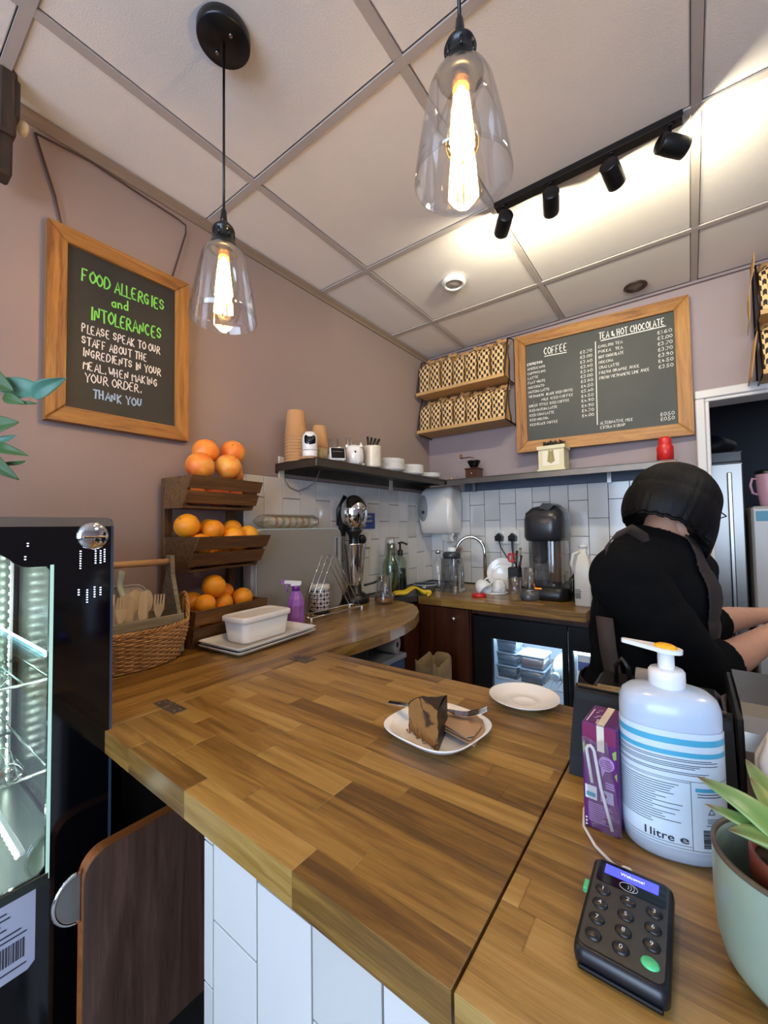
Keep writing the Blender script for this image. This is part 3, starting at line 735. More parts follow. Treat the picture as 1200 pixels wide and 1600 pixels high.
def tier(z0, lst, under, db, dt, h):
    S = [[Vector(p), r, True] for p, r in lst]+[[Vector(p), r, False] for p, r in under]
    for it in range(60):
        for i in range(len(S)):
            for j in range(i):
                d = S[i][0]-S[j][0]; L = d.length; g = S[i][1]+S[j][1]-L
                if g > 0:
                    d.normalize(); wi = .25 if S[i][2] else .75; wj = .25 if S[j][2] else .75; t = wi+wj
                    S[i][0] += d*g*wi/t; S[j][0] -= d*g*wj/t
        for p, r, _ in S:
            p.z = max(p.z, z0+.009+r*.97); p.x = max(p.x, .018+r)
            fr = min(1.25, (p.z-z0)/h); lim = db+(dt-db)*fr-r*1.03-.002
            if p.z-r*.6 < z0+h: p.x = min(p.x, lim); p.y = min(max(p.y, .012+r), .278-r)
    return S
top = [((.05,.118,.645),.045),((.05,.235,.652),.046),((.105,.065,.583),.047),((.115,.172,.592),.046),((.055,.238,.578),.040)]
S = tier(.442, top, [((.06,.07,.495),.042),((.07,.16,.495),.042),((.06,.235,.50),.038)], .105,.150,.103)
tl = ['top left of the pile','top right of the pile','front left, yellowish cheek','front middle of the pile','right end of the pile','bottom layer, left','bottom layer, middle','bottom layer, right']
for i, (p, r, _) in enumerate(S): put(gp, *p, .048, r, 'pink-orange grapefruit on the top crate tier, %s' % tl[i], 'grapefruits on the top crate', (R.uniform(-.9,.9),R.uniform(-.9,.9),R.uniform(0,6)))
mid = [((.10,.045,.372),.040),((.14,.10,.352),.036),((.15,.062,.347),.036),((.14,.152,.350),.037),((.14,.245,.348),.037),((.05,.134,.376),.033),((.06,.232,.368),.035),((.05,.07,.380),.031),((.08,.19,.342),.031)]
S = tier(.236, mid, [((.08,.05,.28),.034),((.08,.12,.28),.034),((.08,.19,.28),.034),((.08,.25,.28),.034)], .125,.190,.113)
ml = ['large one at the left end','left, second row','front left above the slat','front middle above the slat','front right above the slat','behind, left of centre','behind, right of centre','at the back left','tucked in behind centre','lower layer, left','lower layer, left of centre','lower layer, right of centre','lower layer, right end']
for i, (p, r, _) in enumerate(S): put(og, *p, .037, r, 'orange on the middle crate tier, %s' % ml[i], 'oranges on the middle crate', (R.uniform(-1.2,1.2),R.uniform(-1.2,1.2),R.uniform(0,6)))
bot = [((.10,.129,.168),.040),((.12,.081,.118),.034),((.06,.075,.125),.036),((.135,.115,.088),.034),((.11,.165,.108),.034),((.125,.204,.088),.036),((.10,.240,.112),.036),((.06,.22,.135),.033)]
S = tier(.0, bot, [((.06,.06,.045),.033),((.06,.13,.045),.033),((.06,.2,.045),.033)], .150,.172,.118)
bl_ = ['single one on top of the pile','left front of the pile','far left, dull skinned','low at the front edge','front, below the top one','front, right of centre','right side of the pile','back right of the pile','bottom layer, left','bottom layer, middle','bottom layer, right']
for i, (p, r, _) in enumerate(S): put(og, *p, .037, r, 'orange in the bottom crate tier, %s' % bl_[i], 'oranges in the bottom crate', (R.uniform(-1.2,1.2),R.uniform(-1.2,1.2),R.uniform(0,6)))

# ---- wicker basket with the cutlery caddy
M_wick = wood('wicker', [(.2,'#8a5c30'),(.5,'#b98a54'),(.85,'#d3ab78')], 'z', .6, .4, .1)
bx, by, rx, ry = -1.275, .497, .118, .166
bk = thing('wicker_basket', 'oval woven wicker basket holding the wooden cutlery caddy, beside the black display', 'basket', (bx,by,TOP))
def ell(a, z):
    k = .86+.14*min(1, (z-TOP)/.08); return bx+rx*k*math.cos(a), by+ry*k*math.sin(a)
def rimz(a):   # rim lifts into a handle at both ends
    e = abs(math.sin(a)); return TOP+.103+.072*max(0, (e-.90)/.10)**1.3
b = MB(); NST = 46
for i in range(NST):
    a = 2*PI*i/NST; pts = []
    for j in range(6):
        z = TOP+.004+(rimz(a)-.008-TOP)*j/5; x, y = ell(a, z); pts.append((x,y,z))
    b.tube(pts, .0022, 5)
b.build('stake', M_wick, bk)
b = MB(); rows = 17
for j in range(rows):
    z = TOP+.006+j*.0056; pts = []
    for i in range(NST*2):
        a = 2*PI*i/(NST*2)+.001; x, y = ell(a, z); o_ = .0030*(1 if ((i//2)+j) % 2 else -1)*(1 if i % 2 else .3)
        zz = z+.0008*math.sin(3*a+j); pts.append((x+math.cos(a)*o_, y+math.sin(a)*o_, zz))
    b.tube(pts, .0026, 5, closed=True)
b.build('weave', M_wick, bk)
b = MB()
for s_ in range(3):
    pts = []
    for i in range(120):
        a = 2*PI*i/120; z = rimz(a); x, y = ell(a, z); ph = 22*a+s_*2*PI/3
        pts.append((x+math.cos(a)*.0036*math.cos(ph), y+math.sin(a)*.0036*math.cos(ph), z+.0045*math.sin(ph)))
    b.tube(pts, .0030, 6, closed=True)
b.build('braided_rim', M_wick, bk)
b = MB(); b.lathe([(.0001,0),(1,0),(1,.005),(.0001,.005)], (bx,by,TOP+.001), 32, sx=rx*.85, sy=ry*.85); b.build('basket_floor', M_wick, bk)

cy0, cy1, cxa, cxb = .335, .625, -1.335, -1.215
ca = thing('cutlery_caddy', 'weathered wooden caddy with dowel handle full of wooden cutlery, inside the wicker basket', 'caddy', (-1.275,.48,TOP+.01))
for y in (cy0, cy1-.012):
    xm = (cxa+cxb)/2
    MB().prism([(cxa,TOP+.012),(cxb,TOP+.012),(cxb,1.035),(cxb-.008,1.055),(xm+.018,1.145),(xm+.014,1.205),(xm-.014,1.205),(xm-.018,1.145),(cxa+.008,1.055),(cxa,1.035)], y, y+.012, 'y').build('end_panel', M_grey_wood, ca)
for z0, z1 in ((1.010,1.036),(.96,.995),(.925,.95)):
    MB().bbox(cxb-.002,cxb+.006,cy0-.004,cy1+.004,z0,z1,.001).build('side_slat', M_grey_wood, ca)
    MB().bbox(cxa-.006,cxa+.002,cy0-.004,cy1+.004,z0,z1,.001).build('side_slat', M_grey_wood, ca)
MB().box(cxa+.003,cxb-.003,cy0+.012,cy1-.012,TOP+.013,TOP+.02).build('caddy_floor', M_grey_wood, ca)
MB().cyl(((cxa+cxb)/2,cy0-.01,1.186),((cxa+cxb)/2,cy1+.002,1.186),.0095,n=16).build('handle_dowel', M_dowel, ca)
M_birch = wood('birch_cutlery', [(.2,'#c9b18d'),(.8,'#e8dabe')], 'z', .7, 1.2, .25, .05)
def flatware(kind):
    o = thing('wooden_'+kind, 'x', kind, (0,0,0)); h = .16
    if kind == 'fork':
        prof = [(-.005,0),(.005,0),(.0045,.09),(.012,.112),(.0135,.125),(.012,.16)]
        pts = prof+[(-.012,.16),(-.0135,.125),(-.012,.112),(-.0045,.09)]
        b = MB(); b.prism([(-.0055,0),(.0055,0),(.0045,.092),(.0135,.118),(.0135,.130),(-.0135,.130),(-.0135,.118),(-.0045,.092)], -.0008, .0008, 'y'); b.build('handle', M_birch, o)
        for k in range(4):
            x = -.0135+.0072*k; MB().prism([(x,.130),(x+.0054,.130),(x+.0046,.160),(x+.0010,.160)], -.0008, .0008, 'y').build('tine', M_birch, o)
    elif kind == 'spoon':
        q = [(-.0055,0),(.0055,0),(.0045,.095)]+[(.0155*math.sin(t), .130-.028*math.cos(t)) for t in [PI*.25+PI*1.5*i/12*.5 for i in range(13)]]
        right = [(.0155*math.sin(PI*i/12), .130-.032*math.cos(PI*i/12)) for i in range(2,13)]
        pts = [(-.0055,0),(.0055,0),(.0045,.095)]+right+[(-x,z) for x,z in right[::-1][1:]]+[(-.0045,.095)]
        b = MB(); b.prism(pts, -.0008, .0008, 'y'); b.build('bowl_and_handle', M_birch, o)
    else:
        b = MB(); b.prism([(-.0055,0),(.0055,0),(.0055,.08),(.011,.09),(.012,.15),(.006,.162),(-.009,.163),(-.011,.10),(-.0055,.08)], -.0008, .0008, 'y'); b.build('blade', M_birch, o)
    return o
PR = {k: flatware(k) for k in ('fork','spoon','knife')}; us = set()
items = [('knife',.365,-1.245,.915,-.15,'at the left of the caddy beside the display'),('spoon',.395,-1.29,.945,.0,'dark round one behind the left forks'),('fork',.415,-1.245,.922,.05,'left one, tines up in front of the round spoon'),('fork',.458,-1.24,.930,-.03,'in the middle of the row, nearest the front'),('knife',.487,-1.25,.930,.04,'right of the middle fork'),
  ('fork',.475,-1.275,.935,.1,'behind the middle fork'),('knife',.522,-1.25,.935,.0,'broad one, second from the right'),('spoon',.505,-1.285,.94,-.1,'at the back, behind the broad knife'),('fork',.562,-1.25,.930,.14,'rightmost one with four clear tines'),('spoon',.545,-1.275,.938,.05,'behind the rightmost fork'),('fork',.44,-1.285,.936,-.12,'at the back, left of centre')]
for k, y, x, z, t, lb in items:
    o = PR[k] if k not in us else dup(PR[k]); us.add(k)
    o.location = (x+.012,y,z+.012); o.rotation_euler = (t,R.uniform(.02,.1),math.radians(68)+R.uniform(-.2,.2)); o['label'] = 'pale wooden %s in the caddy, %s' % (k, lb); o['group'] = 'wooden cutlery in the caddy'; o['category'] = 'cutlery'
tb = thing('napkin_pack', 'pale rounded card tray standing at the back of the cutlery caddy', 'tray', (-1.32,.47,.945))
b = MB(); b.prism(rpoly(.36,.57,.94,1.122,.03), -1.325, -1.318, 'x'); b.build('tray_back', P('card_offwhite','#c9bdb2',.7), tb)
b = MB(); b.tube([(-1.317,p[0],p[1]) for p in rpoly(.361,.569,.941,1.121,.03)], .003, 6, closed=True); b.build('tray_rim', P('card_offwhite','#c9bdb2',.7), tb)
b = MB(); b.grid(lambda u, v: (-1.30+.006*math.sin(5*v), .496+.016*u-.008*v+.006*math.sin(7*v), 1.03+.14*v-.006*u), 2, 10)
o = b.build('plastic_strip', P('pale_green_film', '#bccbb8', .35), loc=(-1.30,.5,1.03), thick=.0015); tag(o, 'pale green twisted plastic strip sticking up above the wooden cutlery', 'strip')

# ---- white trays and tub
def tray(z, lb, dx=0):
    t = thing('serving_tray', lb, 'tray', (-1.150+dx,.855,z), math.radians(5), 'white rectangular trays'); M = wm(t)
    hx, hy = .100, .168
    def ring(dx, dz, n=6): return [(x,y,dz) for x, y in rpoly(-hx+dx, hx-dx, -hy+dx, hy-dx, .014, 5)]
    L = [ring(.028,0),(ring(.012,.006)),(ring(.002,.015)),(ring(0,.0175)),(ring(.004,.0175)),(ring(.016,.009)),(ring(.030,.004))]
    n = len(L[0]); b = MB(); b.add([p for l in L for p in l], [(i*n+k,i*n+(k+1)%n,(i+1)*n+(k+1)%n,(i+1)*n+k) for i in range(len(L)-1) for k in range(n)]+[tuple(range(n))[::-1], tuple((len(L)-1)*n+k for k in range(n))], True, M)
    b.build('dish', M_porc, t); return t
tray(TOP+.0005, 'lower of two stacked white rectangular trays in front of the crates'); tray(TOP+.0125, 'upper of two stacked white rectangular trays, plastic tub on it', .001)
tu = thing('plastic_tub', 'white lidded rectangular plastic tub on the stacked white trays', 'tub', (-1.160,.850,TOP+.0175), math.radians(5)); M = wm(tu)
M_tub = P('tub_plastic', '#e0dedb', .35, sss=.1)
def rr_(hx, hy, z, r=.02): return [(x,y,z) for x, y in rpoly(-hx,hx,-hy,hy,r,5)]
def loft(L, M=None, caps=True, smooth=True):
    n = len(L[0]); b = MB(); b.add([p for l in L for p in l], [(i*n+k,i*n+(k+1)%n,(i+1)*n+(k+1)%n,(i+1)*n+k) for i in range(len(L)-1) for k in range(n)], smooth, M)
    if caps: b.add([p for l in (L[0],L[-1]) for p in l], [tuple(range(n))[::-1], tuple(range(n,2*n))], False, M)
    return b
loft([rr_(.046,.088,0), rr_(.048,.090,.003), rr_(.054,.098,.068)], M).build('tub_body', M_tub, tu)
loft([rr_(.058,.102,.064), rr_(.059,.103,.068), rr_(.059,.103,.078), rr_(.055,.099,.081), rr_(.050,.094,.081), rr_(.047,.091,.077), rr_(.046,.090,.077)], M).build('tub_lid', M_tub, tu)

# ---- purple spray bottle
sb = thing('spray_bottle', 'purple spray bottle with white trigger head beside the white tub', 'bottle', (-1.238,1.083,TOP), math.radians(-35)); M = wm(sb)
M_pur = P('purple_plastic', '#9a62b4', .3, coat=.2)
b = MB(); n = 8
L = []
for r, z in [(.030,0),(.033,.004),(.034,.03),(.032,.055),(.035,.075),(.030,.10),(.020,.122),(.0135,.132)]:
    L.append([(r*math.cos(2*PI*k/n+z*4)*.9, r*math.sin(2*PI*k/n+z*4), z) for k in range(n)])
loft(L, M, smooth=False).build('bottle_body', M_pur, sb)
MB().cyl((0,0,.130),(0,0,.150),.0145,n=18,M=M).build('collar', P('deep_purple','#6a2690',.3), sb)
hd = MB(); hd.prism([(-.020,.150),(.016,.150),(.020,.158),(.020,.166),(-.040,.172),(-.044,.168),(-.044,.160),(-.020,.158)], -.010, .010, 'x', M=M @ Matrix.Identity(4)); hd.build('trigger_head', M_white, sb)
MB().prism([(-.044,.158),(-.056,.158),(-.056,.174),(-.044,.174)], -.008, .008, 'x', M=M).build('nozzle', M_pur, sb)
MB().tube([(0,-.024,.156),(0,-.034,.150),(0,-.036,.138),(0,-.030,.126)], [.006,.005,.004,.003], 8, M=M).build('trigger', M_pur, sb)

# ---- patterned canister on a black coaster
cx, cy = -1.322, 1.295
co = MB().lathe([(.0001,0),(.044,0),(.044,.012),(.0001,.012)], (cx,cy,TOP), 28).build('coaster', M_black, loc=(cx,cy,TOP)); tag(co, 'round black coaster under the patterned canister', 'coaster')
cn = thing('canister', 'white ceramic canister with dark blue geometric line pattern behind the spray bottle', 'canister', (cx,cy,TOP+.012))
def can_mat():
    t = NT('blue_geometric_glaze'); tc = t.n('TexCoord'); sp = t.n('SeparateXYZ'); t.l(tc.outputs['Object'], sp.inputs[0])
    a = t.math('DIVIDE', t.math('ARCTAN2', sp.outputs[1], sp.outputs[0]), 2*PI/9); z = t.math('DIVIDE', sp.outputs[2], .034)
    fa = t.math('SUBTRACT', t.math('FRACT', a), .5); fz = t.math('SUBTRACT', t.math('FRACT', z), .5)
    A = lambda v: t.math('ABSOLUTE', v)
    ls = [A(fa), A(fz), A(t.math('SUBTRACT', fa, fz)), A(t.math('ADD', fa, fz)), t.math('SUBTRACT', .5, A(fa)), t.math('SUBTRACT', .5, A(fz))]
    mn = ls[0]
    for q in ls[1:]: mn = t.math('MINIMUM', mn, q)
    t.l(t.mixc(t.math('LESS_THAN', mn, .055), '#dcd5cb', '#1f1a44'), t.b.inputs['Base Color']); t.b.inputs['Roughness'].default_value = .25; return t.m
MB().lathe([(.0001,0),(.041,0),(.043,.003),(.043,.092),(.041,.094)], (cx,cy,TOP+.012), 36).build('canister_body', can_mat(), cn)
MB().lathe([(.044,.094),(.045,.098),(.043,.108),(.040,.113),(.0001,.114)], (cx,cy,TOP+.012), 36).build('canister_lid', M_cream, cn)

# ---- wire rack of three inverted V rods
wr_ = thing('wire_rack', 'chrome wire rack of three upside-down V rods behind the spray bottle', 'rack', (-1.236,1.28,TOP))
for x in (-1.205, -1.237, -1.268):
    MB().tube([(x,1.135,TOP+.022),(x,1.255,TOP+.252),(x-.002,1.265,TOP+.257),(x,1.275,TOP+.252),(x,1.425,TOP+.022)], .0025, 8).build('rod', M_chrome, wr_)
b = MB(); b.tube([(-1.200,1.125,TOP+.02),(-1.200,1.437,TOP+.02),(-1.272,1.437,TOP+.02),(-1.272,1.125,TOP+.02)], .0025, 8, closed=True); b.build('base_rod', M_chrome, wr_)
b = MB()
for x in (-1.200,-1.272):
    for y in (1.128,1.434): b.cyl((x,y,TOP),(x,y,TOP+.02),.004,n=8)
b.build('foot', M_white, wr_)

# ---- bread bin with grey board and pack of macarons
bb = thing('storage_box', 'white box against the tiles behind the grey chopping board', 'box', (-1.405,1.22,TOP))
MB().bbox(-1.437,-1.375,.985,1.455,TOP,1.279,.012).build('box_body', P('box_white','#c5c1ba',.45), bb)
MB().bbox(-1.4365,-1.374,.984,1.456,1.255,1.281,.006).build('box_lid', P('box_white','#c5c1ba',.45), bb)
gb = thing('chopping_board', 'large grey plastic chopping board standing upright against a white box', 'board', (-1.365,1.24,TOP))
M_gb = P('grey_board', '#8a8782', .6, bump=.3, bs=300)
def board_with_slot(x0, x1):
    b = MB(); outp = rpoly(.995,1.475,TOP+.001,1.276,.035,6)
    sl = rpoly(1.438,1.460,1.13,1.235,.010,4)
    return b, outp, sl
b, outp, sl = board_with_slot(0,0)
bm = bmesh.new()
def fill_ring(outp, holes, x0, x1, axis='x'):
    """flat plate with holes, pulled along x"""
    cu = bpy.data.curves.new('c','CURVE'); cu.dimensions = '2D'; cu.fill_mode = 'BOTH'; cu.extrude = abs(x1-x0)/2
    for poly in [outp]+holes:
        s_ = cu.splines.new('POLY'); s_.points.add(len(poly)-1); s_.use_cyclic_u = True
        for p, q in zip(s_.points, poly): p.co = (q[0], q[1], 0, 1)
    ob = bpy.data.objects.new('c', cu); COL.objects.link(ob)
    me = bpy.data.meshes.new_from_object(ob.evaluated_get(bpy.context.evaluated_depsgraph_get())); bpy.data.objects.remove(ob)
    xm = (x0+x1)/2; b = MB()
    def cv(v): return {'x': (xm+v.z, v.x, v.y), 'y': (v.x, xm+v.z, v.y), 'z': (v.x, v.y, xm+v.z)}[axis]
    b.add([cv(v.co) for v in me.vertices], [tuple(p.vertices) for p in me.polygons]); return b
bm.free()
fill_ring(outp, [sl], -1.372, -1.360).build('board_body', M_gb, gb)
b = MB(); b.tube([(-1.3605,p[0],p[1]) for p in rpoly(1.436,1.462,1.128,1.237,.012,4)], .0022, 6, closed=True); b.build('slot_rim', P('pale_blue_rim','#9fb0b4',.4), gb)
b = MB(); b.tube([(-1.366,p[0],p[1]) for p in rpoly(.993,1.477,TOP+.004,1.278,.036,6)], .0045, 6, closed=True); b.build('board_rim', P('pale_blue_rim','#9fb0b4',.4), gb)
pk = thing('macaron_pack', 'clear packet holding a row of seven pastel labelled rolls on top of the white box', 'packet', (-1.405,1.17,1.281))
for i in range(7):
    y = 1.075+.036*i; m_ = P('pastel_%d' % (i % 4), ['#c9c1a6','#c99c74','#b3bd8d','#c9b184'][i % 4], .6)
    rl = MB().lathe([(.0001,0),(.024,0),(.0265,.003),(.0265,.026),(.024,.029),(.0001,.029)], (-1.405,y,1.309), 20, axis=(0,1,0)).build('roll', m_, pk)
    MB().grid(lambda u, v: (-1.405+.0269*math.cos(-.5+1.3*u), y+.004+.021*v, 1.309+.0269*math.sin(-.5+1.3*u)), 6, 1).build('paper_label', M_chalk, rl)
b = MB(); b.lathe([(.004,-.06),(.022,-.035),(.030,-.008),(.030,.26),(.020,.285),(.003,.30)], (-1.405,1.07,1.3125), 14, axis=(0,1,0)); b.build('wrapper', glassy('film', '#f2f0ea', .3, .15, .12, '#b8b0a0'), pk)

# ---- chrome juicer
jx, jy = -1.352, 1.562
ju = thing('citrus_juicer', 'tall citrus juicer with mirror-chrome dome and cone body on a black base', 'juicer', (jx,jy,TOP))
MB().lathe([(.0001,0),(.070,0),(.074,.008),(.070,.03),(.055,.045),(.036,.055),(.034,.09),(.0001,.09)], (jx,jy,TOP), 36).build('base', M_black, ju)
MB().lathe([(.034,.088),(.040,.11),(.050,.20),(.060,.288),(.062,.292),(.058,.293),(.0001,.285)], (jx,jy,TOP), 40).build('cone_body', M_chrome, ju)
MB().lathe([(.028,.285),(.024,.31),(.026,.33),(.040,.35),(.046,.36),(.0001,.365)], (jx,jy,TOP), 28).build('neck', M_black, ju)
MB().lathe([(.0001,.350)]+[(.070*math.cos(t), .445+(.095 if t < 0 else .090)*math.sin(t)) for t in [math.radians(a) for a in range(-80,91,10)]], (jx,jy,TOP), 40).build('dome', M_chrome, ju)
b = MB(); b.prism([(jy-.065,TOP+.33),(jy-.04,TOP+.33),(jy-.030,TOP+.45),(jy-.045,TOP+.47)], jx-.05, jx-.02, 'x'); b.tube([(jx-.04,jy,TOP+.36),(jx-.06,jy-.05,TOP+.39),(jx-.05,jy-.06,TOP+.46),(jx-.03,jy-.03,TOP+.53)], .010, 10); b.build('lever_arm', M_black, ju)
b = MB(); b.tube([(jx+.02,jy+.05,TOP+.08),(jx+.05,jy+.09,TOP+.09),(jx+.06,jy+.12,TOP+.10)], .006, 8); b.ball((jx+.065,jy+.13,TOP+.105),.011,12,8); b.build('spout_lever', M_black, ju)
# glass beaker with tan base and a tumbler in it
gx_, gy_ = -1.215, 1.625
bg = thing('glass_beaker', 'wide glass beaker with amber-brown liquid at the rounded worktop end', 'glass', (gx_,gy_,TOP))
MB().lathe([(.0001,0),(.044,0),(.048,.006),(.048,.028),(.045,.05),(.043,.050),(.045,.028),(.045,.008),(.0001,.006)], (gx_,gy_,TOP), 32).build('beaker_bowl', M_glass, bg)
MB().lathe([(.0001,.006),(.043,.007),(.044,.026),(.0001,.026)], (gx_,gy_,TOP), 28).build('liquid', P('amber_liquid','#8c5a30',.15), bg)
MB().lathe([(.036,.026),(.034,.135),(.0355,.136),(.0375,.027)], (gx_,gy_,TOP), 28).build('inner_tube', M_glass, bg)

# ================================================================ CORNER SINK AND THINGS ON IT
sk = thing('corner_sink', 'stainless steel corner sink top between the two oak worktops', 'sink', (-1.33,2.0,TOP))
fill_ring([(-1.449,1.732),(-1.30,1.732),(-1.192,1.885),(-1.190,2.478),(-1.449,2.478)], [rpoly(-1.42,-1.29,2.08,2.40,.04)], TOP-.006, TOP+.001, 'z').build('sink_top', M_dsteel, sk)
b = loft([[(x,y,TOP-.002) for x, y in rpoly(-1.42,-1.29,2.08,2.40,.04)], [(x,y,TOP-.12) for x, y in rpoly(-1.41,-1.30,2.09,2.39,.03)]]); b.build('bowl', M_dsteel, sk)
b = MB(); b.prism([(-1.30,1.736),(-1.192,1.889),(-1.20,1.895),(-1.308,1.742)], TOP-.03, TOP-.004, 'z'); b.build('front_edge', M_dsteel, sk)
M_gg = glassy('green_glass', '#dde9dc', .16)
cf_ = thing('carafe', 'upturned clear glass carafe with pale green water at the corner sink', 'bottle', (-1.345,1.865,TOP+.001))
MB().lathe([(.0001,.315),(.022,.316),(.028,.312),(.031,.30),(.038,.215),(.036,.215),(.029,.30),(.026,.309),(.0001,.311)], (-1.345,1.865,TOP+.001), 30).build('upturned_tumbler', M_glass, cf_)
MB().lathe([(.046,0),(.048,.004),(.048,.14),(.044,.175),(.030,.205),(.024,.23),(.026,.28),(.024,.28),(.022,.23),(.028,.205),(.042,.173),(.046,.14),(.046,.005),(.0001,.005)], (-1.345,1.865,TOP+.001), 30).build('carafe_glass', M_gg, cf_)
MB().lathe([(.0001,.006),(.0445,.006),(.0455,.06),(.0001,.06)], (-1.345,1.865,TOP+.001), 28).build('water', glassy('green_water','#a9c09d', .1, .02, .2, '#5c7a50'), cf_)
so = thing('soap_dispenser', 'soap pump bottle with dark green liquid and black pump behind the carafe', 'bottle', (-1.395,2.03,TOP+.001))
sx_, sy_ = -1.395, 2.03
MB().lathe([(.0001,0),(.036,0),(.038,.004),(.038,.17),(.030,.185),(.014,.20),(.014,.205)], (sx_,sy_,TOP+.001), 26).build('bottle_glass', M_gg, so)
MB().lathe([(.0001,.003),(.036,.004),(.036,.125),(.0001,.125)], (sx_,sy_,TOP+.001), 26).build('green_soap', P('dark_green_soap','#12301c',.15), so)
b = MB(); b.lathe([(.016,.20),(.017,.23),(.012,.235),(.006,.237),(.006,.275),(.0001,.275)], (sx_,sy_,TOP+.001), 18); b.tube([(sx_-.012,sy_-.005,TOP+.275),(sx_+.01,sy_+.005,TOP+.28),(sx_+.045,sy_+.01,TOP+.268)], .006, 8); b.build('pump', M_black, so)
gl = thing('rubber_glove', 'yellow rubber glove draped over the corner sink edge', 'glove', (-1.24,1.84,TOP+.002))
def glove(u, v):
    a = 2*PI*u; x = -1.285+.15*v; y = 1.80+.13*v
    w = .030*(1+.25*math.sin(5*v)); z = TOP+.014+.030*math.exp(-((v-.55)/.25)**2)+.004*math.sin(14*v)
    return (x-math.sin(.9)*w*math.cos(a), y+math.cos(.9)*w*math.cos(a), z+.010*math.sin(a)*(1+.4*math.sin(9*v)))
b = MB(); b.grid(glove, 20, 18); 
M_yel = P('yellow_rubber', '#d8b320', .5, bump=.3, bs=80)
b.build('glove_palm', M_yel, gl)
for k in range(4):
    MB().tube([(-1.175+.012*k,1.955-.018*k,TOP+.016),(-1.160+.014*k,1.965-.022*k,TOP+.014),(-1.150+.012*k,1.958-.03*k,TOP+.012)], [.010,.009,.006], 8).build('finger', M_yel, gl)
# ================================================================ BLUE SIGN, SOCKETS, TOWEL DISPENSER
bs_ = thing('basin_sign', 'small blue hand wash basin sign with white lettering on the left tiles', 'sign', (-1.438,1.74,1.32))
MB().box(-1.4395,-1.436,1.62,1.842,1.274,1.361).build('sign_plate', P('sign_blue','#173a8c',.3), bs_)
for i, (t, y0, w) in enumerate((('This basin',1.655,.155),('hand wash',1.665,.15),('only',1.71,.055))):
    print_text(t, frameM((-1.4355,y0,1.337-.025*i),(0,1,0),(0,0,1)), .015, M_chalk, bs_, 'lettering', width=w)
M_sockw = P('socket_white','#cfccc8',.35)
def plug(root, M):
    """three-pin plug body seen from the side; local z out of the wall"""
    p = MB().prism(rpoly(-.022,.022,-.022,.022,.012), .001, .034, 'z', M=M).build('plug_body', M_black, root)
    return p
s1 = thing('wall_socket', 'white socket on the left tiles with a black plug, beside the blue sign', 'socket', (-1.439,1.72,1.21))
MB().bbox(-1.4395,-1.430,1.66,1.80,1.17,1.256,.003).build('face_plate', M_sockw, s1)
pg = thing('power_plug', 'round black plug in the left wall socket behind the juicer', 'plug', (-1.43,1.685,1.215))
b = MB(); b.lathe([(.0001,0),(.024,0),(.026,.004),(.026,.03),(.020,.038),(.0001,.038)], (-1.4295,1.69,1.218), 22, axis=(1,0,0)); b.build('plug_body', M_black, pg)
MB().tube([(-1.40,1.69,1.20),(-1.395,1.695,1.15),(-1.41,1.69,1.05),(-1.415,1.66,.93)], .0035, 6).build('cable', M_black, pg)
s2 = thing('wall_socket', 'white double socket on the back tiles between tap and coffee machine', 'socket', (-.90,2.478,1.21))
MB().bbox(-.975,-.825,2.468,2.4795,1.168,1.256,.003).build('face_plate', M_sockw, s2)
for x in (-.918,-.848): MB().bbox(x-.014,x-.002,2.464,2.470,1.230,1.246,.002).build('switch', M_white, s2)
for x, pts, lb in ((-.945,[(-.945,2.435,1.20),(-.93,2.43,1.15),(-.87,2.45,1.04),(-.845,2.46,.96),(-.84,2.46,.915)],'black plug at the left of the double socket, thin cable drooping right'), (-.862,[(-.862,2.435,1.20),(-.858,2.43,1.15),(-.852,2.44,1.05),(-.85,2.44,.94)],'black plug at the right of the double socket, cable hanging straight down')):
    pg = thing('power_plug', lb, 'plug', (x,2.468,1.21))
    MB().prism([(x-.021,1.187),(x+.021,1.187),(x+.023,1.215),(x,1.236),(x-.023,1.215)], 2.432, 2.4675, 'y').build('plug_body', M_black, pg)
    MB().tube(pts, .0038 if x < -.9 else .006, 8).build('cable', M_black, pg)
td = thing('towel_dispenser', 'white rounded paper towel dispenser hanging in the tiled corner', 'dispenser', (-1.31,2.40,1.23))
L = []
for z, x0, x1, y0, r in ((1.235,-1.425,-1.215,2.345,.03),(1.245,-1.432,-1.205,2.325,.04),(1.32,-1.435,-1.198,2.30,.045),(1.44,-1.435,-1.195,2.30,.045),(1.505,-1.430,-1.200,2.315,.05),(1.535,-1.415,-1.215,2.345,.05)):
    L.append([(x,y,z) for x, y in rpoly(x0,x1,y0,2.479,r*.7,6)])
loft(L).build('cover', P('dispenser_white','#dddad6',.22,coat=.3), td)
b = MB(); b.lathe([(.0001,.001),(.030,.001),(.034,.0)], (-1.395,2.299,1.40), 30, sx=1, sy=1, axis=(0,-1,0)); 
for i in range(len(b.v)): b.v[i] = Vector((b.v[i].x, b.v[i].y, 1.40+(b.v[i].z-1.40)*2.5))
b.build('window', P('dispenser_grey','#7d7b78',.25,coat=.3), td)
MB().ball((-1.392,2.297,1.375),.011,12,8,sy=.35).build('lock', M_black, td)
b = MB(); b.grid(lambda u, v: (-1.30+.09*u+.006*math.sin(8*v), 2.37+.012*math.sin(5*u), 1.24-.05*v*(1+.3*math.sin(3*u))), 6, 4); b.build('towel', P('paper_towel','#c9c5c0',.9), td, thick=.001)

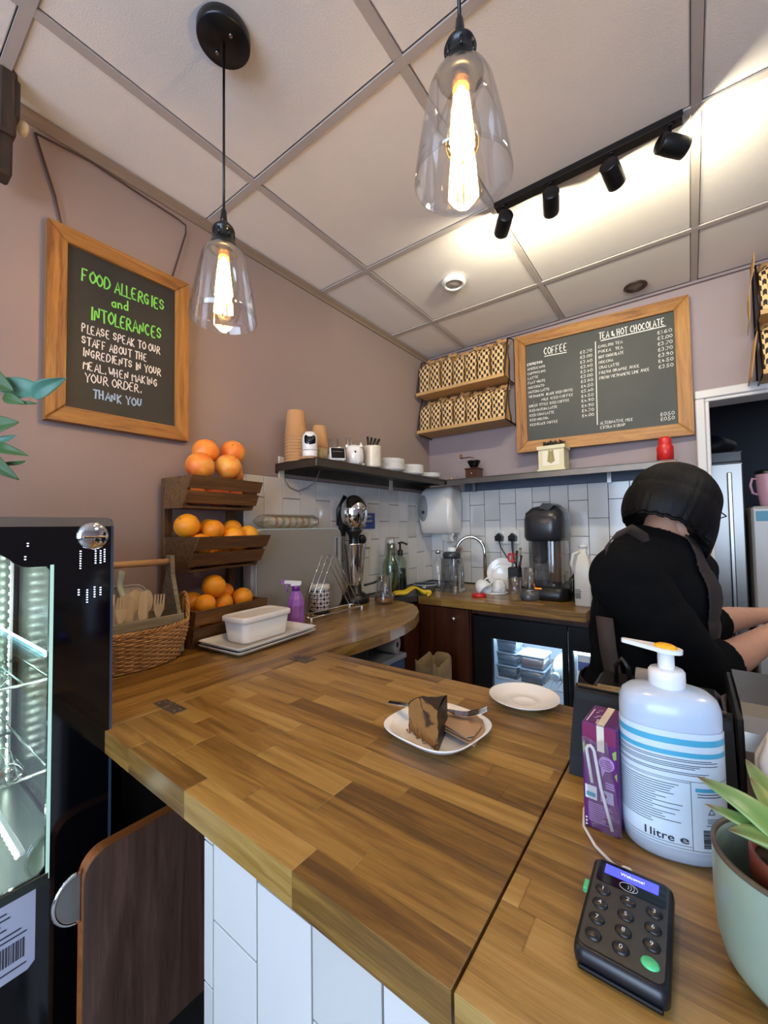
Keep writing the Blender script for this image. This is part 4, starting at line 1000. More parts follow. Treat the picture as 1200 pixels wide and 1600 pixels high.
# ================================================================ SHELVES
def shelf(name, lb, x0, x1, y0, y1, lips):
    o = thing(name, lb, 'shelf', ((x0+x1)/2,(y0+y1)/2,1.535))
    MB().bbox(x0,x1,y0,y1,1.562,1.566,.001).build('shelf_plate', M_dsteel, o)
    for l in lips: MB().bbox(*l,1.532,1.5615,.0008).build('lip', M_steel if l[3]-l[2] < .01 and l[1] > 0 else M_dsteel, o)
    return o
s1 = shelf('steel_shelf', 'dull steel shelf on the left wall holding cups, mugs and plates', -1.449,-1.192,1.155,2.478,[(-1.196,-1.192,1.155,2.235),(-1.449,-1.196,1.155,1.159)])
s2 = shelf('steel_shelf', 'steel shelf along the back wall below the menu board', -1.185,-.04,2.238,2.489,[(-1.185,-.04,2.238,2.242),(-.044,-.04,2.242,2.485)])
for y in (1.17, 2.0): MB().bbox(-1.449,-1.441,y,y+.03,1.50,1.60,.001).build('bracket', M_cream, s1)
MB().box(-1.449,-1.446,1.155,2.478,1.525,1.56).build('back_flange', M_dsteel, s1); MB().box(-1.185,-.04,2.486,2.489,1.505,1.56).build('back_flange', P('blue_grey_flange','#4b5468',.5), s2)
for x in (-1.12,-.35): MB().bbox(x,x+.022,2.46,2.489,1.50,1.56,.001).build('bracket', M_steel, s2)
tag(MB().tube([(-1.43,1.19,1.50),(-1.432,1.22,1.465),(-1.432,1.27,1.452),(-1.432,1.32,1.468),(-1.40,1.35,1.50),(-1.38,1.36,1.555)], .0022, 6).build('loose_wire', P('grey_wire','#8a837c',.6), loc=(-1.43,1.27,1.45)), 'thin grey wire looping below the left shelf end', 'wire')
SZ = 1.5665
def cupstack(x, y, r, h, n, label, r2=.78, step=.012):
    o = thing('paper_cup_stack', label, 'cups', (x,y,SZ))
    for i in range(n):
        z = SZ+step*i; b = MB()
        if i < n-1: b.lathe([(r,0),(r*1.035,.001),(r*1.035,.005),(r*.985,.0055),(r*.965,.014)], (x,y,z), 28)
        else: b.lathe([(r,0),(r*1.035,.001),(r*1.035,.005),(r*.985,.0055),(r*r2,h-.006),(r*r2-.002,h),(r*r2-.004,h),(r*r2-.004,h-.005),(.0001,h-.005)], (x,y,z), 32)
        b.build('cup', P('kraft_cup','#bc8f60',.7,var=.05,vs=10), o)
    return o
cupstack(-1.370,1.205,.050,.118,9,'tall stack of upturned kraft paper cups at the left end of the shelf', step=.0135)
cupstack(-1.335,1.31,.040,.10,7,'shorter stack of upturned kraft cups behind the white camera', step=.0125)
cam_ = thing('security_camera', 'small white indoor camera with black lens face on a kraft lid on the shelf', 'camera', (-1.262,1.185,SZ+.0056), math.radians(48)); M = wm(cam_)
MB().lathe([(.0001,0),(.030,0),(.031,.003),(.031,.022),(.030,.024),(.0001,.024)], (0,0,.006), 30, M).build('camera_base', M_white, cam_)
MB().lathe([(.030,.0255),(.031,.028),(.031,.075),(.028,.090),(.018,.103),(.0001,.107)], (0,0,.006), 30, M).build('camera_head', M_white, cam_)
b = MB(); b.grid(lambda u, v: ((.0322 if True else 0)*math.sin((u-.5)*1.6*math.sqrt(max(0,1-(2*v-1)**4))), -.0322*math.cos((u-.5)*1.6*math.sqrt(max(0,1-(2*v-1)**4)))*(1 if v < .6 else 1-(v-.6)*.45), .052+.045*v), 10, 10, M=M); b.build('lens_face', M_blackg, cam_)
MB().lathe([(.0001,.002),(.010,.002),(.011,0)], (0,-.0322,.070), 16, M, axis=(0,-1,0)).build('lens', P('lens_glass','#20242c',.05), cam_)
tag(MB().lathe([(.0001,0),(.042,0),(.043,.002),(.041,.0055),(.0001,.0055)], (-1.262,1.185,SZ), 28).build('cup_lid', P('kraft_cup','#bc8f60',.7,var=.05,vs=10), loc=(-1.262,1.185,SZ)), 'flat kraft lid under the white camera', 'lid')
def tumbler(name, x, y, z, r, h, label, r2=None, flip=False, cat='glass', parent=None):
    r2 = r2 or r*.8; o = thing(name, label, cat, (x,y,z))
    pr = [(.0001,.004),(r2-.002,.005),(r-.002,h),(r,h),(r2,0),(.0001,0)]
    if flip: pr = [(q, h-k) for q, k in pr]
    MB().lathe(pr, (x,y,z), 26).build('glass_body', M_glass, o)
    MB().lathe([(r-.0022,h-.003 if not flip else 0),(r,h-.003 if not flip else 0),(r+.0006,h if not flip else .003),(r-.0022,h if not flip else .003)], (x,y,z), 26).build('rim', glassy('rim_glass','#c9cfcf',.5,.05,.15,'#a9b0ae'), o); return o
tumbler('jar', -1.34,1.40,SZ,.036,.13,'upturned clear glass behind the shelf figurines, right of the kraft cups', flip=True)
tumbler('jar', -1.33,1.52,SZ,.036,.075,'low clear glass half hidden behind the white owl jug')
gm = thing('teacup', 'cream glazed cup with handle just right of the white camera', 'cup', (-1.29,1.275,SZ))
MB().lathe([(.0001,0),(.018,0),(.030,.02),(.034,.055),(.032,.055),(.028,.022),(.0001,.006)], (-1.285,1.27,SZ), 26).build('cup_body', P('tan_glaze','#9c8a5e',.25,coat=.3), gm)
MB().tube(arc((-1.262,1.262,SZ+.045),(-1.235,1.25,SZ+.035),(-1.262,1.262,SZ+.015),8), .0035, 8).build('handle', P('tan_glaze','#9c8a5e',.25,coat=.3), gm)
# fish-tail dish, digital timer, owl jug, mug with knives
fd = thing('ceramic_bird', 'white ceramic bird dish with raised tail behind the digital timer', 'ornament', (-1.265,1.33,SZ))
b = MB(); b.lathe([(.0001,.0),(.026,.002),(.036,.02),(.038,.04),(.034,.042),(.030,.02),(.0001,.008)], (-1.275,1.335,SZ), 24, sx=.8); b.build('dish', M_porc, fd)
b = MB(); b.prism([(1.325,SZ+.03),(1.35,SZ+.045),(1.366,SZ+.082),(1.378,SZ+.08),(1.366,SZ+.055),(1.36,SZ+.03)], -1.275, -1.262, 'x'); b.build('tail', M_porc, fd)
tm = thing('digital_timer', 'small white digital display with black screen tilted back on the shelf edge', 'timer', (-1.216,1.305,SZ+.007), math.radians(52)); M = wm(tm) @ Matrix.Rotation(math.radians(-22),4,'X')
MB().bbox(-.034,.034,-.008,.006,0,.062,.004,M).build('timer_case', M_white, tm); MB().box(-.028,.030,-.0092,-.0078,.006,.057,M).build('screen', M_blackg, tm)
MB().prism([(.004,0),(.035,0.0),(.006,.04)], -.02, .02, 'x', M=wm(tm)).build('stand_foot', M_white, tm)
ow = thing('owl_jug', 'white ceramic owl jug with pointed ears holding cutlery on the shelf', 'jug', (-1.215,1.425,SZ))
MB().lathe([(.0001,0),(.030,0),(.040,.015),(.043,.045),(.038,.075),(.030,.088),(.026,.088),(.034,.07),(.0001,.01)], (-1.225,1.425,SZ), 28).build('jug_body', M_porc, ow)
b = MB()
for a in (-2.3, .3): b.lathe([(.011,0),(.006,.012),(.0001,.024)], (-1.225+.033*math.cos(a),1.425+.033*math.sin(a),SZ+.080), 10)
b.build('ear', M_porc, ow)
b = MB(); b.lathe([(.0001,.01),(.004,.006),(.005,0)], (-1.196,1.398,SZ+.055), 10, axis=(.7,-.7,0)); b.build('eye', M_black, ow)
b = MB(); b.lathe([(.006,0),(.0001,.012)], (-1.190,1.41,SZ+.006), 8, axis=(.8,-.2,.2)); b.lathe([(.006,0),(.0001,.012)], (-1.205,1.46,SZ+.006), 8, axis=(.8,.4,.2)); b.build('claw', M_porc, ow)
for i, (dx, dy) in enumerate(((-.012,-.012),(0,.0))):
    tag(MB().tube([(-1.225+dx,1.42+dy,SZ+.02),(-1.235+dx,1.41+dy,SZ+.125)], [.003,.0055], 8).build('teaspoon', M_chrome, loc=(-1.235+dx,1.415+dy,SZ+.02)), ['bright metal spoon handle leaning left in the owl jug','metal spoon handle upright in the owl jug'][i], 'spoon')
mg = thing('ribbed_mug', 'cream ribbed ceramic pot of black-handled knives in the middle of the shelf', 'pot', (-1.215,1.545,SZ))
MB().lathe([(.0001,0),(.038,0),(.041,.004)]+[(.042+.0008*math.sin(i*PI), .01+.0095*i) for i in range(10)]+[(.0425,.102),(.0395,.102),(.037,.008),(.0001,.008)], (-1.215,1.545,SZ), 32).build('pot_body', M_cream, mg)
for i in range(4):
    y = 1.522+.016*i; tag(MB().tube([(-1.215,1.524+.013*i,SZ+.012),(-1.216-.003*i,y,SZ+.09),(-1.214+.002*i,y+.012*(i-1),SZ+.145)], [.003,.0055,.006], 8).build('knife', M_black, loc=(-1.215,1.54,SZ+.012)), 'black-handled knife in the cream pot, %s' % ['leftmost','second from the left','third from the left','rightmost, tilted outwards'][i], 'knife', 'knives in the cream pot')
def plate(name, x, y, z, r, label, group=None, h=.014, mat=None, cat='plate'):
    o = thing(name, label, cat, (x,y,z), group=group)
    MB().lathe([(.0001,.002),(r*.55,.002),(r*.62,.004),(r*.97,h),(r,h),(r*.99,h-.0025),(r*.62,0),(r*.56,-.0001),(.0001,0)], (x,y,z), 36).build('dish', mat or M_porc, o); return o
def stack(name, x, y, r, n, step, wh):
    p0 = None
    for i in range(n):
        lb = ['bottom','second','third','fourth','fifth','sixth','seventh','eighth'][i] if i < n-1 else 'top'
        p = plate(name, x, y, SZ+step*i, r, '%s plate of the %s white stack on the left shelf' % (lb, wh), 'plates on the left shelf')
stack('plate', -1.26,1.74,.085,7,.0085,'tallest'); stack('plate', -1.26,1.945,.078,6,.0085,'middle'); stack('plate', -1.27,2.14,.085,3,.0085,'lowest')
# coffee grinder, stick box, red bottle on the back shelf
cg = thing('coffee_grinder', 'small wooden hand coffee grinder with brass crank in the corner of back shelf', 'grinder', (-1.06,2.36,SZ))
gx0, gy0 = -1.06, 2.36
MB().bbox(gx0-.048,gx0+.048,gy0-.048,gy0+.048,SZ,SZ+.008,.002).build('base_plate', M_mahog, cg)
MB().bbox(gx0-.04,gx0+.04,gy0-.04,gy0+.04,SZ+.008,SZ+.062,.002).build('drawer_box', M_mahog, cg)
MB().ball((gx0+.002,gy0-.044,SZ+.034),.005,10,6).build('knob', M_chrome, cg)
MB().bbox(gx0-.045,gx0+.045,gy0-.045,gy0+.045,SZ+.062,SZ+.069,.002).build('top_plate', M_mahog, cg)
MB().lathe([(.020,0),(.030,.02),(.040,.042),(.042,.046),(.036,.048),(.0001,.052)], (gx0,gy0,SZ+.069), 28).build('hopper', M_blackg, cg)
M_brass = P('brass','#8f6437',.3,metal=1)
b = MB(); b.tube([(gx0,gy0,SZ+.118),(gx0,gy0,SZ+.135),(gx0-.03,gy0,SZ+.142),(gx0-.085,gy0,SZ+.140)], .003, 8); b.build('crank', M_brass, cg)
MB().lathe([(.004,0),(.008,.006),(.009,.016),(.006,.026),(.0001,.030)], (gx0-.085,gy0,SZ+.138), 14).build('crank_knob', M_brass, cg)
bxx = thing('stirrer_box', 'cream box with a leaf print holding dark stirrers in front of the menu board', 'box', (-.58,2.33,SZ))
M_bx = P('box_cream','#cfc5a4',.5)
b = MB(); x0,x1,y0,y1 = -.648,-.518,2.275,2.385
b.prism([(x0,y0),(x1,y0),(x1,y1),(x0,y1)], SZ, SZ+.006, 'z')
for a in ((x0,x0+.006,y0,y1),(x1-.006,x1,y0,y1),(x0+.006,x1-.006,y0,y0+.006),(x0+.006,x1-.006,y1-.006,y1)): b.box(*a,SZ+.006,SZ+.135)
b.build('box_body', M_bx, bxx)
b = MB(); 
for a in ((x0-.006,x1+.006,y0-.006,y0),(x0-.006,x1+.006,y1,y1+.006),(x0-.006,x0,y0,y1),(x1,x1+.006,y0,y1)): b.box(*a,SZ+.118,SZ+.137); b.box(*a,SZ,SZ+.012)
b.build('rim_band', M_bx, bxx)
MB().box(x0+.022,x1-.022,y0-.0012,y0-.0002,SZ+.03,SZ+.108).build('print_panel', P('panel_pale','#ddd6c2',.5), bxx)
b = MB()
for i in range(9):
    z = SZ+.040+.007*i; 
    for s_ in (-1,1): b.add([(-.583,y0-.0018,z),(-.583+s_*(.022-.001*i),y0-.0018,z+.014),(-.583+s_*(.014-.001*i),y0-.0018,z+.018),(-.583,y0-.0018,z+.006)],[(0,1,2,3)])
b.build('leaf_print', P('leaf_gold','#9c8a52',.5), bxx)
b = MB()
for i in range(16): 
    x = -.635+.007*i; b.box(x,x+.003,2.32+R.uniform(-.03,.03),2.326+.03,SZ+.02,SZ+.155+R.uniform(0,.015))
b.build('stirrers', M_black, bxx)
rb = thing('red_bottle', 'red capped bottle on the back shelf just above the black-haired person', 'bottle', (-.085,2.33,SZ))
M_red = P('red_plastic','#c2201f',.35)
MB().lathe([(.0001,0),(.034,0),(.034,.07),(.028,.082)], (-.085,2.33,SZ), 24).build('bottle_body', M_red, rb)
MB().lathe([(.026,.082),(.026,.108),(.020,.118),(.0001,.120)], (-.085,2.33,SZ), 24).build('cap', M_red, rb)
tag(MB().lathe([(.0001,0),(.004,0),(.006,.002),(.006,.014),(.0001,.016)], (-1.17,2.27,SZ), 10).build('small_cap', M_kraft, loc=(-1.17,2.27,SZ)), 'tiny tan bottle cap at the shelf corner', 'cap')
# ================================================================ BACK WORKTOP
def at(u, v, d): return CAM + d*(_cw + (u-600)/FPX*CR - (v-800)/FPX*CU)
_cw = _w
tp = thing('swan_tap', 'chrome swan-neck tap arching over the corner sink in front of back tiles', 'tap', (-1.02,2.40,TOP))
b = MB(); pts = [(-1.02,2.40,TOP+.03),(-1.02,2.40,1.12)]+[(-1.02-.078+.078*math.cos(t),2.40-.035+.035*math.cos(t),1.12+.095*math.sin(t)) for t in [PI*i/14 for i in range(1,15)]]+[(-1.178,2.329,1.10)]
b.tube(pts, .0105, 14); b.build('tap_neck', M_chrome, tp)
MB().lathe([(.0001,0),(.024,0),(.024,.008),(.016,.015),(.014,.03),(.0001,.03)], (-1.02,2.40,TOP), 22).build('tap_base', M_chrome, tp)
M_smoke = glassy('smoked_plastic', '#cfd1d1', .2, .06, .06, '#8b8f92')
bj = thing('blender_jug', 'smoked clear blender jug standing upside down by the tap', 'jug', (-1.10,2.12,TOP))
L = [[(x,y,z) for x, y in rpoly(-1.10-r,-1.10+r,2.12-r,2.12+r,r*.45,5)] for r, z in ((.066,TOP+.001),(.066,TOP+.008),(.060,TOP+.012),(.050,TOP+.19))]
loft(L, caps=False).build('jug_wall', M_smoke, bj)
MB().lathe([(.0001,.188),(.046,.188),(.052,.195),(.052,.215),(.046,.225),(.0001,.228)], (-1.10,2.12,TOP), 26).build('blade_collar', P('smoky_collar','#33363a',.3), bj)
MB().lathe([(.024,.228),(.026,.235),(.022,.25),(.0001,.252)], (-1.10,2.12,TOP), 20).build('drive_cap', M_white, bj)
MB().tube([(-1.045,2.085,TOP+.175),(-1.012,2.065,TOP+.165),(-1.005,2.06,TOP+.10),(-1.012,2.065,TOP+.035)], .009, 10).build('jug_handle', M_smoke, bj)
b = MB(); b.cyl((-1.10,2.12,TOP+.06),(-1.10,2.12,TOP+.19),.014,.010,n=14); b.build('inner_tube', P('clearish_grey','#9a9c9c',.2), bj)
db = thing('clear_basin', 'low clear plastic bowl on the corner sink drainer', 'bowl', (-1.235,2.045,TOP+.001))
MB().lathe([(.050,0),(.062,.012),(.068,.04),(.066,.041),(.060,.014),(.048,.003),(.0001,.002),(.0001,0)], (-1.235,2.045,TOP+.001), 32).build('bowl_wall', M_smoke, db)
MB().lathe([(.066,.038),(.071,.039),(.071,.044),(.066,.045)], (-1.235,2.045,TOP+.001), 32).build('rim', P('rim_grey','#8d9599',.2), db)
MB().lathe([(.058,.014),(.061,.015),(.061,.018),(.058,.018)], (-1.235,2.045,TOP+.001), 32).build('foot_ring', P('rim_grey','#8d9599',.2), db)
cbm = thing('clear_bottle', 'empty clear glass bottle standing behind the plastic bowl at the sink', 'bottle', (-1.245,2.22,TOP+.001))
MB().lathe([(.0001,0),(.036,0),(.038,.004),(.038,.12),(.030,.16),(.015,.19),(.014,.215),(.017,.216),(.017,.225),(.0001,.226)], (-1.245,2.22,TOP+.001), 26).build('bottle_glass', M_glass, cbm)
MB().lathe([(.016,.205),(.018,.206),(.018,.226),(.0001,.227)], (-1.245,2.22,TOP+.001), 18).build('bottle_cap', M_chrome, cbm)
br = thing('dish_brush', 'wooden dish brush with tan bristles standing against the tiles by the sink', 'brush', (-1.185,2.39,TOP))
MB().tube([(-1.185,2.39,TOP),(-1.187,2.392,1.05),(-1.195,2.395,1.11)], .006, 8).build('brush_handle', M_dowel, br)
b = MB(); rr = random.Random(3)
for i in range(70):
    a = rr.uniform(0,2*PI); e = rr.uniform(-.5,1.2); d_ = Vector((math.cos(a)*math.cos(e), math.sin(a)*math.cos(e)*.7, math.sin(e)))
    b.cyl(Vector((-1.197,2.39,1.125)), Vector((-1.197,2.39,1.125))+d_*.042, .003, .001, n=4)
b.build('bristles', P('tan_bristle','#ad8468',.8), br)
# crockery drying
cl = thing('leaning_plate', 'large white plate standing upright in the back of the drying crockery', 'plate', (-.905,2.37,TOP)); 
MB().lathe([(.0001,.0),(.05,.001),(.056,.004),(.088,.014),(.090,.014),(.088,.011),(.057,0),(.05,-.003),(.0001,-.004)], (-.905,2.385,TOP+.089), 36, axis=(.12,-1,.30)).build('dish', M_porc, cl)
cl = thing('leaning_plate', 'smaller white saucer leaning in front of the upright plate by the cups', 'plate', (-.87,2.30,TOP))
MB().lathe([(.0001,.0),(.04,.001),(.046,.004),(.070,.012),(.072,.012),(.070,.009),(.047,0),(.04,-.003),(.0001,-.004)], (-.865,2.325,TOP+.072), 32, axis=(.05,-1,.35)).build('dish', M_porc, cl)
dm = tag(MB().lathe([(.0001,0),(.085,0),(.088,.004),(.086,.006),(.0001,.005)], (-.90,2.21,TOP), 30).build('saucer', M_porc, loc=(-.90,2.21,TOP)), 'white saucer lying flat beneath the upturned cups', 'saucer')
def cup(name, lb, M, r=.042, h=.062):
    c = thing(name, lb, 'cup', M.translation)
    MB().lathe([(.0001,0),(r*.5,0),(r*.62,.004),(r*.9,h*.4),(r,h),(r*.96,h),(r*.84,h*.4),(r*.5,.006),(.0001,.006)], (0,0,0), 30, M).build('cup_body', M_porc, c)
    MB().tube([(r*.9,0,h*.8),(r*1.45,0,h*.78),(r*1.55,0,h*.5),(r*1.2,0,h*.25),(r*.75,0,h*.22)], .0045, 8, M=M).build('handle', M_porc, c); return c
cup('teacup', 'white teacup tilted on its side, handle to the right, beside the red lid', Matrix.Translation((-.94,2.12,TOP+.064)) @ Rz(math.radians(-20)) @ Matrix.Rotation(math.radians(128),4,'Y') @ Rz(PI*.85), .043, .068)
cup('teacup', 'white teacup upside down on the saucer behind the tilted cup', TR((-.865,2.215,TOP+.0725), math.radians(-60), PI), .043, .064)
tag(MB().lathe([(.0001,0),(.036,0),(.038,.003),(.038,.012),(.034,.016),(.0001,.016)], (-.905,2.045,TOP), 28).build('red_lid', P('red_plastic','#c2201f',.35), loc=(-.905,2.045,TOP)), 'small flat round red lid lying on the back worktop in front of the cups', 'dish')  # loose red lid lying on the worktop
tumbler('tumbler', -.702,2.008,TOP,.034,.115,'ribbed clear tumbler standing before the coffee machine', r2=.027)
kb = thing('tool_holder', 'black tool block holding red-handled scissors, left of the coffee machine', 'holder', (-.775,2.22,TOP))
MB().bbox(-.805,-.745,2.195,2.255,TOP,TOP+.145,.006).build('holder_body', P('charcoal','#1b1c20',.5), kb)
sc_ = thing('scissors', 'scissors with red handles standing in the black tool block', 'scissors', (-.78,2.22,TOP+.12))
for s_ in (-1, 1): MB().tube([(-.785+s_*.012+.012*math.cos(t),2.222,TOP+.195+.022*math.sin(t)) for t in [2*PI*i/14 for i in range(14)]], .005, 8, closed=True).build('handle', P('red_plastic','#c2201f',.35), sc_)
MB().box(-.790,-.780,2.220,2.224,TOP+.10,TOP+.178).build('blade', M_steel, sc_)
for i, (dx, h, m_) in enumerate(((.012,.235,M_black),(.024,.21,M_black),(.018,.25,M_steel))):
    tag(MB().tube([(-.775+dx,2.205+.012*i,TOP+.11),(-.772+dx*1.5,2.205+.014*i,TOP+h)], [.004,.007], 8).build('kitchen_tool', m_, loc=(-.775+dx,2.22,TOP+.11)), ['black-handled tool in the tool block, left one','black-handled tool in the tool block, front right one','steel-handled tool rising above the tool block'][i], 'tool', None)
# pod coffee machine
cm = thing('coffee_machine', 'tall black coffee machine with rounded head and clear tank on back worktop', 'appliance', (-.60,2.25,TOP))
L = []
for r, z in ((.098,TOP),(.102,TOP+.006),(.100,TOP+.05),(.085,TOP+.07)): L.append([(-.59+x*r*1.12, 2.24+y*r*1.5, z) for x, y in rpoly(-1,1,-1,1,.45,6)])
loft(L).build('base', M_black, cm)
b = MB(); b.lathe([(.0001,0),(.055,0),(.058,.01),(.055,.045),(.0001,.045)], (-.66,2.10,TOP), 26, sx=.9); b.build('drip_tray', P('smoky_grey','#4a4a4c',.25), cm)
MB().lathe([(.0001,.045),(.048,.045),(.048,.050),(.0001,.051)], (-.66,2.10,TOP), 26, sx=.9).build('cup_plate', M_steel, cm)
L = [[(-.605+x*.084, 2.255+y*.10, z) for x, y in rpoly(-1,1,-1,1,.5,6)] for z in (TOP+.065, TOP+.30)]
loft(L, caps=False).build('clear_tank', M_smoke, cm)
MB().bbox(-.60,-.545,2.24,2.34,TOP+.07,TOP+.30,.01).build('rear_column', P('brown_column','#8a6238',.5), cm)
MB().bbox(-.675,-.610,2.20,2.30,TOP+.17,TOP+.30,.015).build('brew_head', P('smoky_grey','#4a4a4c',.25), cm)
L = []
for k, z, dy in ((.92,.29,0),(1.0,.31,0),(1.0,.40,0),(.93,.435,.006),(.70,.462,.015),(.35,.472,.02)): L.append([(-.605+x*.100*k, 2.255+dy+y*.135*k, TOP+z) for x, y in rpoly(-1,1,-1,1,.6,8)])
loft(L).build('head_cover', P('gunmetal','#24262a',.28), cm)
MB().lathe([(.0001,.004),(.030,.003),(.036,0)], (-.655,2.165,TOP+.440), 24, sx=1.1, axis=(-.25,-.5,1)).build('chrome_badge', M_chrome, cm)
b = MB(); b.prism([(-.62,TOP+.455),(-.57,TOP+.445),(-.545,TOP+.468),(-.56,TOP+.480),(-.60,TOP+.482)], 2.15, 2.32, 'y'); b.build('lever', P('gunmetal','#24262a',.28), cm)
MB().bbox(-.635,-.600,2.095,2.100,TOP+.052,TOP+.060,.001).build('amber_light', P('amber_led','#e07818',.4,emit=.6), cm)
tumbler('tumbler', -.655,2.10,TOP+.051,.032,.105,'clear tumbler standing on the drip tray of the coffee machine', r2=.027)
tag(MB().tube([(-.50,2.36,TOP+.05),(-.475,2.36,TOP+.10),(-.45,2.38,TOP+.09),(-.445,2.40,TOP+.004)], .004, 6).build('power_cable', M_black, loc=(-.47,2.38,TOP)), 'black cable looping out behind the coffee machine', 'cable')
mj = thing('milk_jug', 'half-full plastic milk jug with handle at the right end of back worktop', 'bottle', (-.398,2.07,TOP))
M_milkp = P('milk_plastic','#cfccc4',.35,sss=.2)
mx, my = -.402, 2.07
L = [[(mx+x*a, my+y*a*1.05, TOP+z) for x, y in rpoly(-1,1,-1,1,.35,5)] for a, z in ((.033,0),(.036,.006),(.036,.155),(.033,.185),(.022,.225),(.015,.240),(.0145,.262))]
loft(L).build('jug_body', M_milkp, mj)
MB().lathe([(.0155,.262),(.019,.263),(.019,.277),(.0155,.279)], (mx,my,TOP), 20).build('neck_ring', P('clear_white','#d5d5d2',.25), mj)
MB().tube([(mx-.012,my-.012,TOP+.245),(mx-.036,my-.028,TOP+.235),(mx-.045,my-.032,TOP+.19),(mx-.036,my-.028,TOP+.15)], .0075, 10).build('jug_handle', M_milkp, mj)
b = MB()
for i in range(9): b.box(mx-.030+.0026*i, mx-.0288+.0026*i, my-.0400, my-.0392, TOP+.035, TOP+.062)
b.box(mx-.030,mx-.004,my-.0400,my-.0392,TOP+.066,TOP+.069); b.box(mx-.030,mx-.010,my-.0400,my-.0392,TOP+.074,TOP+.077)
b.build('printed_code', M_black, mj)
bt = thing('black_jug', 'small black handled jug tucked behind the milk jug', 'jug', (-.44,2.175,TOP))
MB().lathe([(.0001,0),(.030,0),(.031,.10),(.024,.14),(.0001,.145)], (-.442,2.178,TOP), 22).build('jug_body', M_black, bt)
MB().tube([(-.458,2.155,TOP+.13),(-.475,2.135,TOP+.11),(-.474,2.135,TOP+.05),(-.462,2.155,TOP+.02)], .006, 8).build('jug_handle', M_black, bt)

# ================================================================ UNDER-COUNTER BOTTLE COOLER
fr = thing('bottle_cooler', 'black under-counter fridge with two lit glass doors below the back worktop', 'fridge', (-.42,2.2,0))
fx0, fx1, fy0, fy1 = -.892, .02, 1.955, 2.46
b = MB(); b.box(fx0,fx1,fy1-.02,fy1,.05,.84); b.box(fx0,fx0+.02,fy0,fy1,.05,.84); b.box(fx1-.02,fx1,fy0,fy1,.05,.84); b.box(fx0,fx1,fy0,fy1,.81,.84); b.box(fx0,fx1,fy0,fy1,.05,.09); b.box(-.452,-.44,fy0,fy1,.09,.81)
b.build('cabinet', M_black, fr)
M_in = P('cooler_lining','#cfdce6',.4)
b = MB(); b.box(fx0+.021,fx1-.021,fy1-.026,fy1-.021,.09,.81); b.box(fx0+.021,fx0+.026,fy0+.02,fy1-.03,.09,.81); b.box(fx0+.021,fx1-.021,fy0+.02,fy1-.03,.805,.809); b.box(-.4395,-.436,fy0+.02,fy1-.03,.09,.805); b.box(-.456,-.4525,fy0+.02,fy1-.03,.09,.805)
b.build('lining', M_in, fr)
M_led = P('cool_led','#ffffff',.4,emit=14,ecol='#cfe6ff')
for (a0, a1, w0, w1) in ((fx0+.004,-.452,-.795,-.472),(-.446,fx1-.002,-.428,-.10)):
    d = fill_ring([(a0,.06),(a1,.06),(a1,.835),(a0,.835)], [[(w0,.13),(w1,.13),(w1,.735),(w0,.735)]], 1.930, 1.954, 'y').build('door', M_black, fr)
    b = MB(); b.box(w0,w1,1.938,1.940,.13,.735); b.build('door_glass', M_glass, d)
    b = MB(); b.cyl((w0+.03,2.0,.80),(w1-.03,2.0,.80),.006,n=8); b.build('light_tube', M_led, fr)
    lamp('AREA', 'cooler_light', ((w0+w1)/2,2.06,.795), 1.6, (.72,.86,1), .26, ((w0+w1)/2,2.1,0), shape='RECTANGLE', size_y=.06)
    for z in (.535,.30):
        b = MB()
        for i in range(18): x = w0+.005+(w1-w0-.01)*i/17; b.cyl((x,1.975,z),(x,2.42,z),.0022,n=5)
        b.cyl((w0-.005,1.975,z-.003),(w1+.005,1.975,z-.003),.003,n=6); b.cyl((w0-.005,2.42,z-.003),(w1+.005,2.42,z-.003),.003,n=6); b.build('wire_shelf', M_white, fr)
tag(MB().box(-.895,fx1,1.93,1.955,.845,.868).build('worktop_batten', M_mahog, loc=(-.6,1.94,.845)), 'dark wooden batten under the front edge of the back worktop', 'batten')
M_tubc = glassy('food_tub', '#dfe8f2', .25, .15, .35, '#a9bccb'); M_or = P('orange_food','#d2714a',.6); M_cont = P('pale_food','#8fa0ae',.6)
def foodtub(x, y, z, w, l, h, cont, label):
    o = thing('food_container', label, 'container', (x,y,z), 0, 'lidded tubs in the lit fridge')
    loft([[(x+a*w/2*.92,y+c*l/2*.92,z) for a, c in rpoly(-1,1,-1,1,.2,4)], [(x+a*w/2,y+c*l/2,z+h*.9) for a, c in rpoly(-1,1,-1,1,.2,4)]], caps=True).build('tub_wall', M_tubc, o)
    loft([[(x+a*w/2*.86,y+c*l/2*.86,z+.003) for a, c in rpoly(-1,1,-1,1,.2,4)], [(x+a*w/2*.9,y+c*l/2*.9,z+h*.7) for a, c in rpoly(-1,1,-1,1,.2,4)]]).build('food', cont, o)
    loft([[(x+a*w/2*1.05,y+c*l/2*1.05,zz) for a, c in rpoly(-1,1,-1,1,.2,4)] for zz in (z+h*.9,z+h)]).build('lid', P('blue_white_lid','#a9c0d4',.3), o)
for z, lb in ((.537,'bottom tub of the left stack in the lit fridge'),(.600,'middle tub of the left stack in the lit fridge'),(.663,'top tub of the left stack in the lit fridge')): foodtub(-.745,2.05,z,.105,.13,.060,M_cont,lb)
foodtub(-.622,2.04,.537,.115,.13,.066,M_cont,'tub of pale food under the orange one in the lit fridge'); foodtub(-.622,2.04,.605,.115,.13,.062,M_or,'tub of orange food on the right stack in the lit fridge')
mk = thing('milk_bottle', 'large white milk bottle lying with its cap forward in the lit fridge', 'bottle', (-.52,2.08,.60))
MB().ball((-.508,2.10,.602),.062,20,14,sx=.75,sy=1.5).build('bottle_body', P('milk_white','#dfe8ea',.3), mk)
MB().cyl((-.520,2.01,.585),(-.522,1.985,.583),.019,n=18).build('bottle_cap', P('pale_cap','#c5d3e0',.3), mk)
